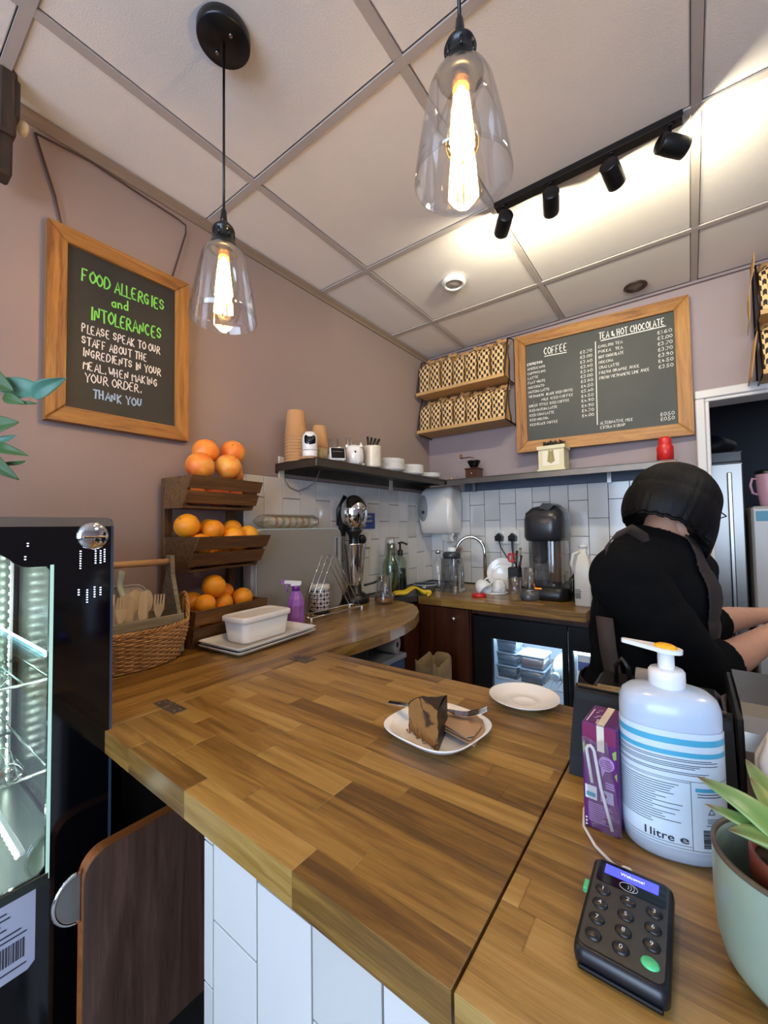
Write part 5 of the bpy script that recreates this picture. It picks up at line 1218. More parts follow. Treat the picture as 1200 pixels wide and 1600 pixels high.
for x, z, lb in ((-.39,.537,'printed carton at the left of the second lit fridge door'),(-.31,.537,'printed carton next along in the second lit fridge door')):
    c = thing('drink_carton', lb, 'carton', (x,2.02,z)); MB().bbox(x-.032,x+.032,1.985,2.05,z,z+.17,.002).build('carton_body', M_white, c)
    MB().box(x-.030,x+.030,1.9835,1.985,z+.10,z+.14).build('blue_band', P('band_blue','#2b4fa0',.4), c)
# things under the rounded worktop end
sb_ = thing('storage_crate', 'blue plastic storage crate with pale grey lid on the shelf below the worktop', 'crate', (-1.14,1.38,.522))
MB().bbox(-1.25,-1.04,1.19,1.54,.522,.70,.006).build('crate_body', P('crate_blue','#3f5c7e',.5), sb_)
MB().bbox(-1.256,-1.034,1.184,1.546,.70,.722,.004).build('crate_lid', P('lid_grey','#a3a6ad',.4), sb_)
rl = thing('paper_roll', 'end of a white paper roll on the crate below the worktop', 'roll', (-1.10,1.50,.722))
MB().lathe([(.012,0),(.036,0),(.038,.002),(.038,.10),(.036,.102),(.012,.102)], (-1.16,1.49,.760), 26, axis=(1,.2,0)).build('roll_paper', P('roll_white','#b9b3ac',.9), rl)
sk2 = thing('paper_sack', 'open brown paper sack on the floor beside the mahogany cupboard', 'sack', (-.988,1.70,0))
def sack(u, v):
    a = 2*PI*u; k = 1+.03*math.sin(3*a+4*v); cx_, cy_ = -.988, 1.70
    c, s_ = math.cos(a), math.sin(a); p = .35
    return (cx_+.060*k*abs(c)**p*(1 if c > 0 else -1), cy_+.088*k*abs(s_)**p*(1 if s_ > 0 else -1), .66*v+.012*math.sin(5*a)*v)
M_sack = P('sack_paper','#8a7350',.85,var=.12,vs=10,bump=.3,bs=30)
MB().grid(sack, 48, 10).build('sack_wall', M_sack, sk2, thick=.003)
b = MB(); b.grid(lambda u, v: (-.988+.052*(2*u-1), 1.70+.080*(2*v-1), .52+.05*math.sin(5*u)*math.cos(4*v)), 8, 8); b.build('sack_contents', P('sack_fill','#5f5240',.9), sk2)
# ================================================================ BLACK DISPLAY CABINET (left foreground)
dc = thing('display_cabinet', 'tall black refrigerated display cabinet with lit glass window at the left edge', 'cabinet', (-1.16,.0,0))
X0, X1, Y0, Y1 = -1.445, -.885, -.40, .318
b = MB(); b.box(X0,X0+.02,Y0,Y1,0,1.29); b.box(X0,X1-.008,Y1-.012,Y1-.002,0,1.285); b.box(X0,X1-.008,Y0,Y0+.012,0,1.285); b.box(X0,X1-.008,Y0,Y1-.002,.0,.66); b.box(X0,X1-.008,Y0,Y1-.002,1.262,1.285)
b.build('carcass', M_blackg, dc)
win_ = [(-.30,.712),(.218,.712),(.226,.720),(.226,1.215),(.221,1.222),(.198,1.222),(.188,1.224),(.180,1.229),(.172,1.238),(.160,1.247),(.14,1.252),(-.30,1.252)]
sp_ = fill_ring([(Y0,.0),(Y1,.0),(Y1,1.29),(Y0,1.29)], [win_], X1-.006, X1, 'x').build('side_panel', M_blackg, dc)
M_tgl = glassy('tinted_glass', '#dfeaea', .22)
pan = MB(); pan.prism([(Y0,1.2905),(Y1+.004,1.2905),(Y1+.004,1.298),(Y1+.001,1.303),(Y1-.006,1.306),(Y0,1.306)], X1-.006, X1, 'x'); pan.build('glass_top_edge', M_tgl, dc)
MB().box(X1-.006,X1,Y1+.0005,Y1+.005,.0,1.2905).build('glass_side_edge', P('smoky_edge','#3c4a5a',.15), dc)
MB().box(X1-.005,X1-.001,-.299,.2255,.713,1.2515).build('window_glass', M_glass, dc)
MB().box(X1-.0075,X1+.0012,.2265,.2315,.70,1.224).build('glass_edge_strip', P('green_edge_glow','#a9cfc2',.2,emit=.35), dc)  # glass edge given a faint glow for the light it catches
MB().bbox(X1-.004,X1+.0015,-.30,.231,.694,.711,.001).build('window_sill', P('smoke_grey','#2b322f',.3), dc)
kn = MB().lathe([(.0001,.012),(.018,.011),(.024,.007),(.026,.002),(.026,0)], (X1,.288,1.272), 32, axis=(1,0,0)).build('chrome_fixing', M_chrome, dc)
MB().bbox(X1+.008,X1+.0125,.270,.306,1.268,1.272,.001).build('fixing_slot', M_dsteel, kn)
b = MB()  # glowing dots on the black panel, standing in for reflections of lights
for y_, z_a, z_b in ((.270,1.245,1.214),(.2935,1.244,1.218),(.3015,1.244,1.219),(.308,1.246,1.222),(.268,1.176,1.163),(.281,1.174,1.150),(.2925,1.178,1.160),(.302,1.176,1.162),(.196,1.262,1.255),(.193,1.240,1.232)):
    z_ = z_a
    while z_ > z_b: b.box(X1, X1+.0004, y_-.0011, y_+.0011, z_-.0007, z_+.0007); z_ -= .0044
b.build('reflected_light_dots', P('blue_white_reflection','#ffffff',.4,emit=5,ecol='#c9deff'), dc)
lb = MB().prism([(.06,.575),(.205,.575),(.214,.583),(.214,.697),(.06,.697)], X1, X1+.0012, 'x').build('paper_label', P('label_lilac','#b9bfd6',.6), dc)
b = MB(); XF = X1+.0013
def lx(y0, y1, z0, z1): b.box(XF, XF+.0004, y0, y1, z0, z1)
for y0, y1, z in ((.165,.178,.680),(.166,.182,.672),(.164,.171,.664),(.166,.178,.656),(.166,.196,.645),(.165,.203,.637),(.10,.203,.588)): lx(y0,y1,z,z+.0024)
b.build('print_lines', P('ink_grey','#3c3f4d',.6), lb)
b = MB(); yy = .12; rr = random.Random(2)
while yy < .200: w_ = rr.choice((.0008,.0014,.0022)); lx(yy,yy+w_,.600,.630); yy += w_+rr.choice((.0008,.0014))
b.build('barcode', P('ink_grey','#3c3f4d',.6), lb)
# interior
M_inn = P('display_lining','#87918c',.25,metal=.6)
b = MB(); b.box(X0+.021,X0+.025,Y0+.02,Y1-.03,.665,1.26); b.box(X0+.03,X1-.03,Y1-.020,Y1-.0125,.665,1.26); b.box(X0+.03,X1-.01,Y0+.02,Y1-.03,.662,.668); b.build('lining', M_inn, dc)
M_wire2 = P('bright_wire','#d5ddd6',.2,metal=1)
for z in (1.02,.86):
    sh = MB()
    for i in range(17): y = Y0+.04+(.60)*i/16; sh.cyl((X0+.05,y,z),(X1-.05,y,z),.002,n=5)
    for x in (X0+.05,X1-.05,-1.17): sh.cyl((x,Y0+.03,z-.003),(x,.245,z-.003),.003,n=6)
    sh.build('wire_shelf', M_wire2, dc)
MB().box(X0+.03,X1-.02,-.30,.225,1.066,1.072).build('glass_shelf', glassy('shelf_glass','#cfe6e2',.3), dc)
MB().box(X0+.03,X1-.02,.2255,.2285,1.064,1.074).build('shelf_edge_glow', P('blue_white_edge_glow','#ffffff',.4,emit=2.2,ecol='#a9dcff'), dc)  # lit edge of the glass shelf, made to glow itself; no lamp here
M_w = P('white_led','#ffffff',.4,emit=22,ecol='#eafff0')
for x, y in ((X0+.06,.275),(-1.08,.280),(X1-.05,.272)):
    st = MB().box(x-.004,x+.004,y-.001,y+.004,.70,1.24).build('led_strip', M_white, dc); b = MB()
    for i in range(24): b.box(x-.003,x+.003,y-.0030,y-.0012,.705+.022*i,.711+.022*i)
    b.build('led_diodes', M_w, st)
b = MB(); b.bbox(X0+.08,X1-.025,.196,.206,.742,.750,.002); lb_ = b.build('light_bar', M_white, dc)
b = MB()
for i in range(26): b.box(X1-.03-.017*i,X1-.024-.017*i,.1925,.1955,.743,.749)
b.build('led_diodes', M_w, lb_)
lamp('AREA', 'display_light', (-1.13,.02,1.255), 2.6, (.88,1,.94), .4, (-1.13,.02,.7), shape='RECTANGLE', size_y=.25)
rr = random.Random(5)
M_cl = glassy('clamshell', '#e6efe9', .35, .05)
for i in range(6):
    x, y, z = [(-.96,.13,1.024),(-.98,.02,1.024),(-.96,.15,.864),(-.98,.04,.864),(-.955,.12,.669),(-.98,-.02,.669)][i]
    lbl = ['clear clamshell pack on the upper shelf of the display, by the window','clear clamshell pack on the upper display shelf, further in','clear clamshell pack on the lower display shelf, by the window','clear clamshell pack on the lower display shelf, further in','clear clamshell pack on the display floor near the light bar','clear clamshell pack on the display floor, further in'][i]
    c = thing('clamshell_pack', lbl, 'pack', (x,y,z), 0, 'clear packs in the display cabinet')
    loft([[(x+a*.045,y+d_*.05,z) for a, d_ in rpoly(-1,1,-1,1,.3,4)], [(x+a*.05,y+d_*.055,z+.018) for a, d_ in rpoly(-1,1,-1,1,.3,4)], [(x+a*.04,y+d_*.045,z+.034) for a, d_ in rpoly(-1,1,-1,1,.3,4)]]).build('pack_shell', M_cl, c)
    b = MB()
    for k in range(5): b.tube([(x-.042,y-.044+.022*k,z+.019),(x,y-.044+.022*k,z+.036),(x+.042,y-.044+.022*k,z+.019)], .0014, 5)
    b.build('shell_ridges', M_wire2, c)
    MB().bbox(x-.03,x+.03,y-.032,y+.032,z+.002,z+.020,.006).build('pastry', P('pastry_tan','#8f6a3c',.7), c)

# ================================================================ HALF DOOR UNDER THE FLAP
hd_ = thing('half_door', 'dark walnut half door with rounded corner and metal pull below the oak flap', 'door', (-.81,.45,0))
prof = [(.60,.375),(.60,.752)]+[(.255+.035-.035*math.sin(t), .752-.035+.035*math.cos(t)) for t in [PI/2*i/8 for i in range(9)]]+[(.255,.375)]
MB().prism(prof, -.8035, -.8005, 'x').build('front_veneer', M_walnut, hd_)
MB().prism(prof, -.826, -.8036, 'x').build('door_core', M_dark_edge, hd_)
MB().box(-.84,-.79,.602,.65,0,.866).build('hinge_post', M_mahog, hd_)
b = MB(); hc = (.253,.692); sem = [(hc[0]-.034*math.sin(t), hc[1]+.038*math.cos(t)) for t in [PI*i/16 for i in range(17)]]
b.prism(sem, -.815, -.811, 'x'); h_ = b.build('pull_plate', M_steel, hd_)
b = MB(); b.tube([(-.813,p[0],p[1]) for p in sem], .0035, 8); b.build('pull_rim', M_chrome, h_)

# ================================================================ TRAILING PLANT ON THE CABINET
M_leaf = P('blue_green_leaf','#4f7d6b',.5,var=.15,vs=12); M_leaf2 = P('mid_green_leaf','#3c5e2c',.5,var=.2,vs=15); M_stem = P('brown_stem','#5a4a30',.7)
def leaf(base, tip, w, nrm, bend=.15, twist=0, fold=.15):
    base, tip, nrm = Vector(base), Vector(tip), Vector(nrm).normalized(); ax = tip-base; L_ = ax.length; ax.normalize()
    sd = ax.cross(nrm).normalized(); up = sd.cross(ax)
    def f(u, v):
        t = v; s_ = (u-.5)*2; ww = w*(math.sin(PI*min(1, t**.75*1.0))**.8)*(1-.15*t)+.0006; an = twist*t
        s2 = sd*math.cos(an)+up*math.sin(an); u2 = up*math.cos(an)-sd*math.sin(an)
        return base+ax*L_*t+up*bend*L_*math.sin(PI*t)+s2*s_*ww*.5+u2*fold*ww*abs(s_)
    return f
pl = thing('leafy_plant', 'leafy green plant on top of the display cabinet, leaves entering at the left edge', 'plant', (-1.12,.02,1.306))
MB().lathe([(.0001,0),(.045,0),(.06,.09),(.057,.09),(.045,.01),(.0001,.008)], (-1.12,.02,1.306), 28).build('plant_pot', P('clay_pot','#9c6a4c',.7), pl)
MB().lathe([(.0001,.08),(.057,.078)], (-1.12,.02,1.306), 20).build('soil', P('soil','#2b2018',.9), pl)
st_ = MB(); st_.tube([(-1.12,.02,1.38),(-1.10,.10,1.55),(-1.08,.17,1.61)], .003, 6); st_.tube([(-1.12,.02,1.38),(-1.09,.11,1.50),(-1.09,.17,1.565)], .003, 6); st_.tube([(-1.12,.02,1.38),(-1.09,.10,1.45),(-1.09,.165,1.50)], .003, 6); st_.tube([(-1.12,.02,1.38),(-1.08,.10,1.43),(-1.08,.16,1.46)], .003, 6)
st_.build('stem', M_stem, pl)
A = lambda u, v, d=.80: at(u, v, d)
tw = _w*-1
for b0, t0, w, m_, be_, tws in ((A(-40,575),A(22,612),.05,M_leaf2,.05,.3),(A(-5,600),A(70,612),.045,M_leaf,-.18,.5),(A(52,622),A(104,590),.030,M_leaf,.12,-.9),(A(5,618),A(40,632),.022,M_leaf2,.1,.2),(A(-25,670),A(30,660),.040,M_leaf2,.1,.1),(A(-10,690),A(26,680),.014,M_leaf,-.1,.5),(A(-10,695),A(45,712),.022,M_leaf2,.15,.6),(A(-30,700),A(30,750),.034,M_leaf2,.1,.4),(A(0,725),A(40,720),.008,M_leaf2,-.2,0),(A(30,628),A(58,630),.006,M_leaf2,-.1,0),(A(-50,640),A(-10,700),.04,M_leaf2,.1,.4),(A(-60,600),A(-90,540),.04,M_leaf2,.1,.4),(A(-70,620),A(-120,600),.04,M_leaf,.1,.4)):
    MB().grid(leaf(b0,t0,w,tw,be_,tws), 8, 14).build('leaf', m_, pl, thick=.0006)
for a_, c_ in ((A(52,622),A(70,612)),(A(38,630),A(33,628))): pass
# ================================================================ FOREGROUND: cake plate, saucer
def superell(r, n, e=3.0, sx=1, sy=1): 
    o = []
    for i in range(n):
        t = 2*PI*i/n; c, s_ = math.cos(t), math.sin(t); k = (abs(c)**e+abs(s_)**e)**(-1/e); o.append((r*k*c*sx, r*k*s_*sy))
    return o
pt = thing('cake_plate', 'white rounded-square plate with chocolate marble cake on the oak flap', 'plate', (-.375,.655,TOP), math.radians(-8)); M = wm(pt)
L = [[(x,y,z) for x, y in superell(r, 56, 3.2)] for r, z in ((.050,.0),(.056,.0),(.070,.006),(.083,.017),(.0845,.0195),(.083,.0200),(.068,.0085),(.055,.0035),(.0005,.003))]
n = 56; b = MB(); b.add([p for l in L for p in l], [(i*n+k,i*n+(k+1)%n,(i+1)*n+(k+1)%n,(i+1)*n+k) for i in range(len(L)-1) for k in range(n)]+[tuple(range(n))[::-1]], True, M)
b.build('dish', M_porc, pt)
sa = thing('saucer', 'empty round white saucer near the far edge of the oak flap', 'saucer', (-.290,.868,TOP))
MB().lathe([(.0001,.0025),(.021,.0025),(.024,.005),(.0265,.0035),(.045,.007),(.068,.018),(.0705,.0185),(.069,.0165),(.045,.0045),(.032,0),(.0001,0)], (-.290,.868,TOP), 48).build('dish', M_porc, sa)
# napkin, folded kraft paper
zn = TOP+.012
nk = thing('paper_napkin', 'folded brown paper napkin on the cake plate under the fork', 'napkin', (-.335,.69,zn))
M_nap = P('napkin_kraft','#a98766',.85,bump=.15,bs=90)
for i, (pp, z, sk_) in enumerate((([(-.398,.715),(-.330,.742),(-.300,.690),(-.292,.628),(-.360,.650)],.0,0),([(-.395,.708),(-.335,.732),(-.306,.688),(-.302,.636),(-.362,.652)],.004,.3),([(-.392,.702),(-.345,.708),(-.300,.648),(-.310,.634),(-.362,.655)],.008,.6))):
    b = MB(); b.add([(x,y,zn+z+.010*max(0,(y-.66)*4)+.012*max(0,(x+.33)*4)) for x, y in pp], [tuple(range(len(pp)))]); b.build('paper_fold', M_nap, nk, thick=.0012)
# fork
fk = thing('cake_fork', 'steel cake fork lying behind the cake, head resting on the napkin', 'fork', (-.40,.665,TOP+.03))
hz = TOP+.034
def bar(pts, ws, th=.0018):
    b = MB(); vs = []; 
    for i, p in enumerate(pts):
        p = Vector(p); d_ = (Vector(pts[min(i+1,len(pts)-1)])-Vector(pts[max(i-1,0)])).normalized(); sd = d_.cross(Vector((0,0,1))).normalized(); up = sd.cross(d_)
        for a, c in ((-1,-1),(1,-1),(1,1),(-1,1)): vs.append(p+sd*a*ws[i]*.5+up*c*th*.5)
    n_ = len(pts); b.add(vs, [(i*4+k,i*4+(k+1)%4,(i+1)*4+(k+1)%4,(i+1)*4+k) for i in range(n_-1) for k in range(4)]+[(3,2,1,0),tuple((n_-1)*4+k for k in range(4))], False); return b
bar([(-.478,.648,hz),(-.455,.654,hz),(-.42,.664,hz-.001),(-.385,.678,hz-.002),(-.368,.685,hz-.001)], [.011,.013,.009,.006,.006]).build('fork_handle', M_chrome, fk)
bar([(-.368,.685,hz-.001),(-.358,.689,hz-.004),(-.346,.694,hz-.006),(-.335,.698,hz-.005)], [.006,.016,.022,.022]).build('fork_head', M_chrome, fk)
for k in range(3):
    o_ = Vector((-.38,.92,0)).normalized()*(-.008+.008*k)
    bar([Vector((-.336,.698,hz-.005))+o_, Vector((-.318,.706,hz+.001))+o_, Vector((-.305,.711,hz+.008))+o_], [.006,.005,.003]).build('tine', M_chrome, fk)
# cake wedge
ck = thing('cake_slice', 'wedge of marbled chocolate and vanilla bundt cake with dark glaze', 'cake', (-.375,.635,TOP+.004))
def crumb(name, light, dark, amt):
    t = NT(name); v = t.coords(); n1 = t.noise(v, 26, 3, .6, 1.6)
    c = t.ramp(n1, [(amt-.04, light), (amt+.05, dark)])
    t.l(t.mixc(t.noise(v, 420, 3, .7), c, t.mixc(.45, c, '#1f0f06')), t.b.inputs['Base Color']); t.b.inputs['Roughness'].default_value = .85
    t.bump(t.noise(v, 300, 5, .8), .9, .003); return t.m
M_crumb = crumb('marbled_crumb', '#a87538', '#4a2712', .56); M_glz = P('chocolate_glaze', '#2a130b', .45, var=.3, vs=60, bump=.6, bs=160)
A_, B_, C_ = Vector((-.421,.632,0)), Vector((-.342,.598,0)), Vector((-.366,.676,0))
# outline of the cut side A->B: height profile
def hA(t): return .040+.024*min(1, t*2.3)**.6+.006*math.sin(t*PI)-.0*t
z0 = TOP+.0045
def cut(u, v, P0, P1, pr, bul=0):
    p = P0.lerp(P1, u); h = pr(u)*v; q = Vector((p.x, p.y, z0+h)); k = .0016
    q += Vector((noise.noise(q*120), noise.noise(q*120+Vector((9,0,0))), noise.noise(q*150+Vector((0,7,0)))*.6))*k*(1 if v > 0 else 0)
    return q
MB().grid(lambda u, v: cut(u, v, A_, B_, hA), 30, 22).build('cut_face', M_crumb, ck)
b = MB()
b.grid(lambda u, v: cut(u, v, B_, C_, lambda t: hA(1)-.004*t), 12, 22); b.grid(lambda u, v: cut(u, v, C_, A_, lambda t: (hA(1)-.004)*(1-t)+hA(0)*t), 16, 22)
def topf(u, v):
    a = cut(u, 1, A_, B_, hA); c = cut(1-u, 1, C_, A_, lambda t: (hA(1)-.004)*(1-t)+hA(0)*t); p = a.lerp(c, v); p.z += .006*math.sin(PI*v); return p
b.grid(topf, 24, 10); b.add([(A_.x,A_.y,z0),(B_.x,B_.y,z0),(C_.x,C_.y,z0)], [(0,1,2)])
b.build('glazed_crust', M_glz, ck)
b = MB(); rr = random.Random(8)
for i in range(18):
    t = rr.random(); p = A_.lerp(B_, t); b.ball((p.x+rr.uniform(-.004,.002), p.y-rr.uniform(.002,.008), z0+.001), rr.uniform(.0008,.002), 6, 4)
tag(b.build('cake_crumbs', M_crumb, loc=(-.38,.61,z0)), 'tiny cake crumbs along the cut face on the plate', 'crumbs', kind='stuff')

# ================================================================ CARD READER
cr = thing('card_reader', 'dark contactless card reader with blue screen, round keys and a green key', 'card reader', (-.0585,.436,TOP), math.radians(0)); 
M = Matrix.Translation((-.0585,.436,TOP+.011)) @ Matrix.Rotation(math.radians(3.2),4,'X')
M_rd = P('reader_navy','#14161e',.35); M_rf = P('reader_face','#2a2624',.30)
L = [[(x,y,z) for x, y in rpoly(-.0345+k,.0345-k,-.0545+k,.0545-k,.008,5)] for k, z in ((.003,-.009),(.0005,-.006),(0,0),(.001,.0065),(.004,.0085))]
loft(L, M).build('body', M_rd, cr)
MB().prism(rpoly(-.0305,.0305,-.0495,.0505,.006), .0086, .0094, 'z', M=M).build('face_plate', M_rf, cr)
MB().prism(rpoly(-.0285,.0285,.022,.0485,.003), .0094, .0098, 'z', M=M).build('screen_glass', M_blackg, cr)
sc = MB().box(-.0225,.0225,.0335,.0455,.0098,.0101,M).build('blue_screen', P('blue_screen','#3038c0',.3,emit=.9,ecol='#4a50e8'), cr)
print_text('Welcome!', M @ TR((-.009,.0385,.0103)), .0032, P('screen_text','#cfd8ff',.4,emit=1.2), cr, 'lettering', width=.020)
b = MB()
for k in range(3): b.tube([(.0015*k-.003+.0022*(1+k*.35)*math.cos(t), .0275+.0024*(1+k*.45)*math.sin(t), .0101) for t in [-.9+1.8*i/8 for i in range(9)]], .00035, 4, M=M)
b.tube([(-.001+.0075*math.cos(t), .0275+.0048*math.sin(t), .0100) for t in [2*PI*i/24 for i in range(24)]], .0003, 4, closed=True, M=M)
b.build('contactless_mark', P('mark_grey','#b9b9bd',.5), cr)
M_key = P('key_black','#121216',.35)
for i, ch in enumerate(['1','2','3','4','5','6','7','8','9','X','0','ok']):
    c_, r_ = i % 3, i//3; x, y = -.0205+.0205*c_, .0125-.0165*r_-(0)
    k_ = MB().lathe([(.0001,.0022),(.0045,.0020),(.0062,.0012),(.0066,0)], (x,y,.0094), 22, M, sy=.82).build('key', P('key_green','#4fc483',.4) if ch == 'ok' else M_key, cr)
    if ch == 'ok': k_['label'] = 'green confirm key'
    elif ch != 'X': print_text(ch, M @ TR((x-.0014,y-.002,.0118)), .004, M_chalk, cr, 'key_number')
    else: print_text('x', M @ TR((x-.0014,y-.0016,.0118)), .003, P('mark_red','#6d4a48',.5), cr, 'key_number')
MB().bbox(-.0385,-.033,.012,.024,-.002,.004,.001,M).build('green_tab', P('key_green','#4fc483',.4), cr)
MB().bbox(-.030,.030,-.0570,-.0540,-.007,-.0035,.001,M).build('card_slot', M_blackg, cr)
cbz = MB(); cbz.tube([(-.0655,.488,TOP+.014),(-.0665,.500,TOP+.010),(-.080,.512,TOP+.0035),(-.100,.530,TOP+.0025),(-.117,.556,TOP+.0025),(-.123,.590,TOP+.0025),(-.120,.63,TOP+.0025),(-.115,.66,TOP+.0025)], .0017, 8); o = cbz.build('charging_cable', P('white_cable','#d9d6d0',.5), loc=(-.1,.55,TOP)); tag(o, 'thin white charging cable curving from the card reader behind the carton', 'cable')
tag(MB().bbox(-.071,-.0605,.4905,.506,TOP+.0045,TOP+.0125,.002).build('cable_plug', M_white, loc=(-.066,.5,TOP+.0045)), 'white cable plug at the top of the card reader', 'plug')

# ================================================================ JUICE CARTON
jc = thing('juice_carton', 'small purple juice carton with bent white straw, left of the big pump bottle', 'carton', (-.096,.592,TOP), math.radians(-4)); M = wm(jc)
M_pc = P('carton_purple','#5b1c63',.35,var=.12,vs=30,coat=.2); hw, hd2, hh = .0195,.031,.126
MB().bbox(-hw,hw,-hd2,hd2,0,hh,.0018,M).build('carton_body', M_pc, jc)
MB().box(-hw+.001,hw-.001,-hd2-.0002,-hd2+.001,hh-.0205,hh-.0015,M).build('magenta_band', P('carton_magenta','#7a2350',.35), jc)
b = MB(); b.box(-.002,.006,-hd2+.002,hd2-.002,hh+.0002,hh+.0010,M); b.box(-.002,.006,-hd2-.0014,-hd2-.0004,hh-.030,hh+.0010,M); b.box(-.002,.006,-hd2-.0014,-hd2+.002,hh,hh+.0010,M); b.build('seal_strip', P('seal_cream','#d8cdb8',.5), jc)
FM = M @ frameM((0,-hd2-.0006,0), (1,0,0), (0,0,1))
def decal(pts, m_, off=0, nm='print'): b = MB(); b.add([(x,z,off) for x, z in pts], [tuple(range(len(pts)))], False, FM); return b.build(nm, m_, jc)
M_lil = P('print_lilac','#b58cc4',.5)
decal([(.0075+.0085*math.cos(t), .083+.0085*math.sin(t)) for t in [2*PI*i/20 for i in range(20)]]+[], M_lil, 0, 'bubble')
decal([(.001,.077),(.006,.075),(.0025,.066)], M_lil, 0, 'bubble_tail')
decal([(-.0185,.1),(-.0165,.104),(-.0155,.094),(-.018,.088)], P('print_green','#87a24a',.5), 0, 'leaf_print'); decal([(.014,.098),(.0185,.102),(.0185,.092),(.0155,.090)], P('print_green','#87a24a',.5), 0, 'leaf_print'); decal([(.016,.072),(.0185,.076),(.0185,.066)], P('print_green','#87a24a',.5), 0, 'leaf_print')
decal([(-.017,.036),(-.004,.036),(-.004,.052),(-.017,.052)], P('print_white','#cfd0cf',.5), 0, 'label_box'); decal([(-.0155,.039),(-.0055,.039),(-.0055,.044),(-.0155,.044)], P('print_teal','#3c93a0',.5), .0003, 'label_bar')
decal([(.0,.037),(.014,.037),(.014,.051),(.0,.051)], P('print_pale','#a79cb0',.5), 0, 'label_box'); decal([(.004+.003*math.cos(t),.045+.003*math.sin(t)) for t in [2*PI*i/12 for i in range(12)]], M_pc, .0003, 'emblem')
for i, (x0, x1, z) in enumerate([(.003,.012,.0865),(.001,.014,.0842),(.001,.0145,.0818),(.002,.0145,.0794),(.004,.012,.077)]): decal([(x0,z),(x1,z),(x1,z+.0009),(x0,z+.0009)], M_pc, .0004, 'print_line')
for i in range(3): decal([(.006,.060-.0028*i),(.015,.060-.0028*i),(.015,.0615-.0028*i),(.006,.0615-.0028*i)], M_lil, 0, 'print_line')
rr = random.Random(4)
for i in range(10): 
    z = .031-.0023*i; x1 = .014-rr.uniform(0,.012); decal([(-.014,z),(x1,z),(x1,z+.0009),(-.014,z+.0009)], M_lil, 0, 'print_line')
for i in range(3): decal([(-.0175,.011-.004*i),(-.0155,.011-.004*i),(-.0155,.013-.004*i),(-.0175,.013-.004*i)], M_chalk, 0, 'icon')
TM = M @ frameM((0,0,hh+.0003), (1,0,0), (0,1,0)); b = MB()
b.add([(-.0155,-.025,0),(-.0140,-.025,0),(-.0140,.016,0),(-.0155,.016,0)], [(0,1,2,3)], False, TM); b.add([(-.0045,-.027,0),(-.0030,-.027,0),(-.0030,-.013,0),(-.0045,-.013,0)], [(0,1,2,3)], False, TM)
for q in ((-.010,-.012,.004,.0015),(-.008,-.006,.006,.002),(-.011,.004,.003,.002),(-.006,-.017,.003,.0015),(-.010,.012,.005,.0015)): b.add([(q[0],q[1],0),(q[0]+q[2],q[1]+.003,0),(q[0]+q[2],q[1]+.003+q[3],0),(q[0],q[1]+q[3],0)], [(0,1,2,3)], False, TM)
b.build('top_print', P('print_pink','#e3c6d4',.5), jc)
stw = thing('drinking_straw', 'white bent paper straw in clear film stuck to the purple carton', 'straw', (-.10,.557,TOP+.06))
Ms = M @ frameM((0,-hd2-.0045,0), (1,0,0), (0,0,1))
MB().tube([(-.008,.058,0),(-.0125,.092,0),(-.0130,.097,0),(-.0115,.1005,0),(-.0085,.1015,0),(-.0060,.0995,0),(-.0045,.096,0),(.0015,.055,0),(.0125,.010,0)], .0019, 10, M=Ms).build('straw_tube', P('straw_white','#e8e6e2',.6), stw)
b = MB(); b.grid(lambda u, v: (-.0175+.028*u+.006*(1-v)*u+.008*(1-v), .006+.105*v+.002*math.sin(9*u), .0026+.0008*math.sin(20*u+9*v)), 8, 12, M=Ms); b.build('film', glassy('straw_film','#f4f0f4',.18,.12,.06,'#cfc6d0'), stw)

# ================================================================ PUMP BOTTLE
pb = thing('pump_bottle', 'large translucent one litre hand sanitiser bottle with white pump and yellow dot', 'bottle', (-.029,.592,TOP), math.radians(14)); M = wm(pb)
M_pb = P('bottle_translucent','#b9c6d8',.28,sss=.25,coat=.2); M_pbl = P('label_pale','#ccdae6',.4)
def oval(k, z, a=.0500, c=.036, n=48): return [(x*a*k, y*c*k, z) for x, y in superell(1, n, 2.35)]
prof = [(.90,0),(.98,.004),(1,.012),(1,.165),(.985,.172),(.93,.180),(.80,.186),(.55,.190),(.34,.192)]
n = 48; b = MB(); L = [oval(k, z) for k, z in prof]; b.add([p for l in L for p in l], [(i*n+k,i*n+(k+1)%n,(i+1)*n+(k+1)%n,(i+1)*n+k) for i in range(len(L)-1) for k in range(n)]+[tuple(range(n))[::-1], tuple((len(L)-1)*n+k for k in range(n))], True, M)
b.build('bottle_body', M_pb, pb)
# label wraps the front half of the oval
SE = [Vector((x*.0505, y*.0365, 0)) for x, y in superell(1, 240, 2.35)]
fr_ = sorted([p for p in SE if p.y < .004], key=lambda p: math.atan2(p.y-.01, p.x)); 
cum = [0]
for p, q in zip(fr_[:-1], fr_[1:]): cum.append(cum[-1]+(q-p).length)
LT = cum[-1]
def onlabel(s_, z, off=.0003):
    s_ = min(max(s_, 0), .9999)*LT
    for i in range(len(cum)-1):
        if cum[i+1] >= s_:
            t = (s_-cum[i])/max(cum[i+1]-cum[i], 1e-9); p = fr_[i].lerp(fr_[i+1], t); d_ = (fr_[i+1]-fr_[i]).normalized(); return Vector((p.x+d_.y*off, p.y-d_.x*off, z))
    return fr_[-1].copy()
def wrap(s0, s1, z0, z1, m_, nm, off=.0004, nu=None):
    nu = nu or max(1, int((s1-s0)*40)); return MB().grid(lambda u, v: onlabel(s0+(s1-s0)*u, z0+(z1-z0)*v, off), nu, 1, M=M).build(nm, m_, pb)
wrap(.02, .90, .018, .150, M_pbl, 'label', .0003, 48)
M_lb = P('label_blue','#4aa6c6',.4); M_ink = P('label_ink','#4a5560',.6)
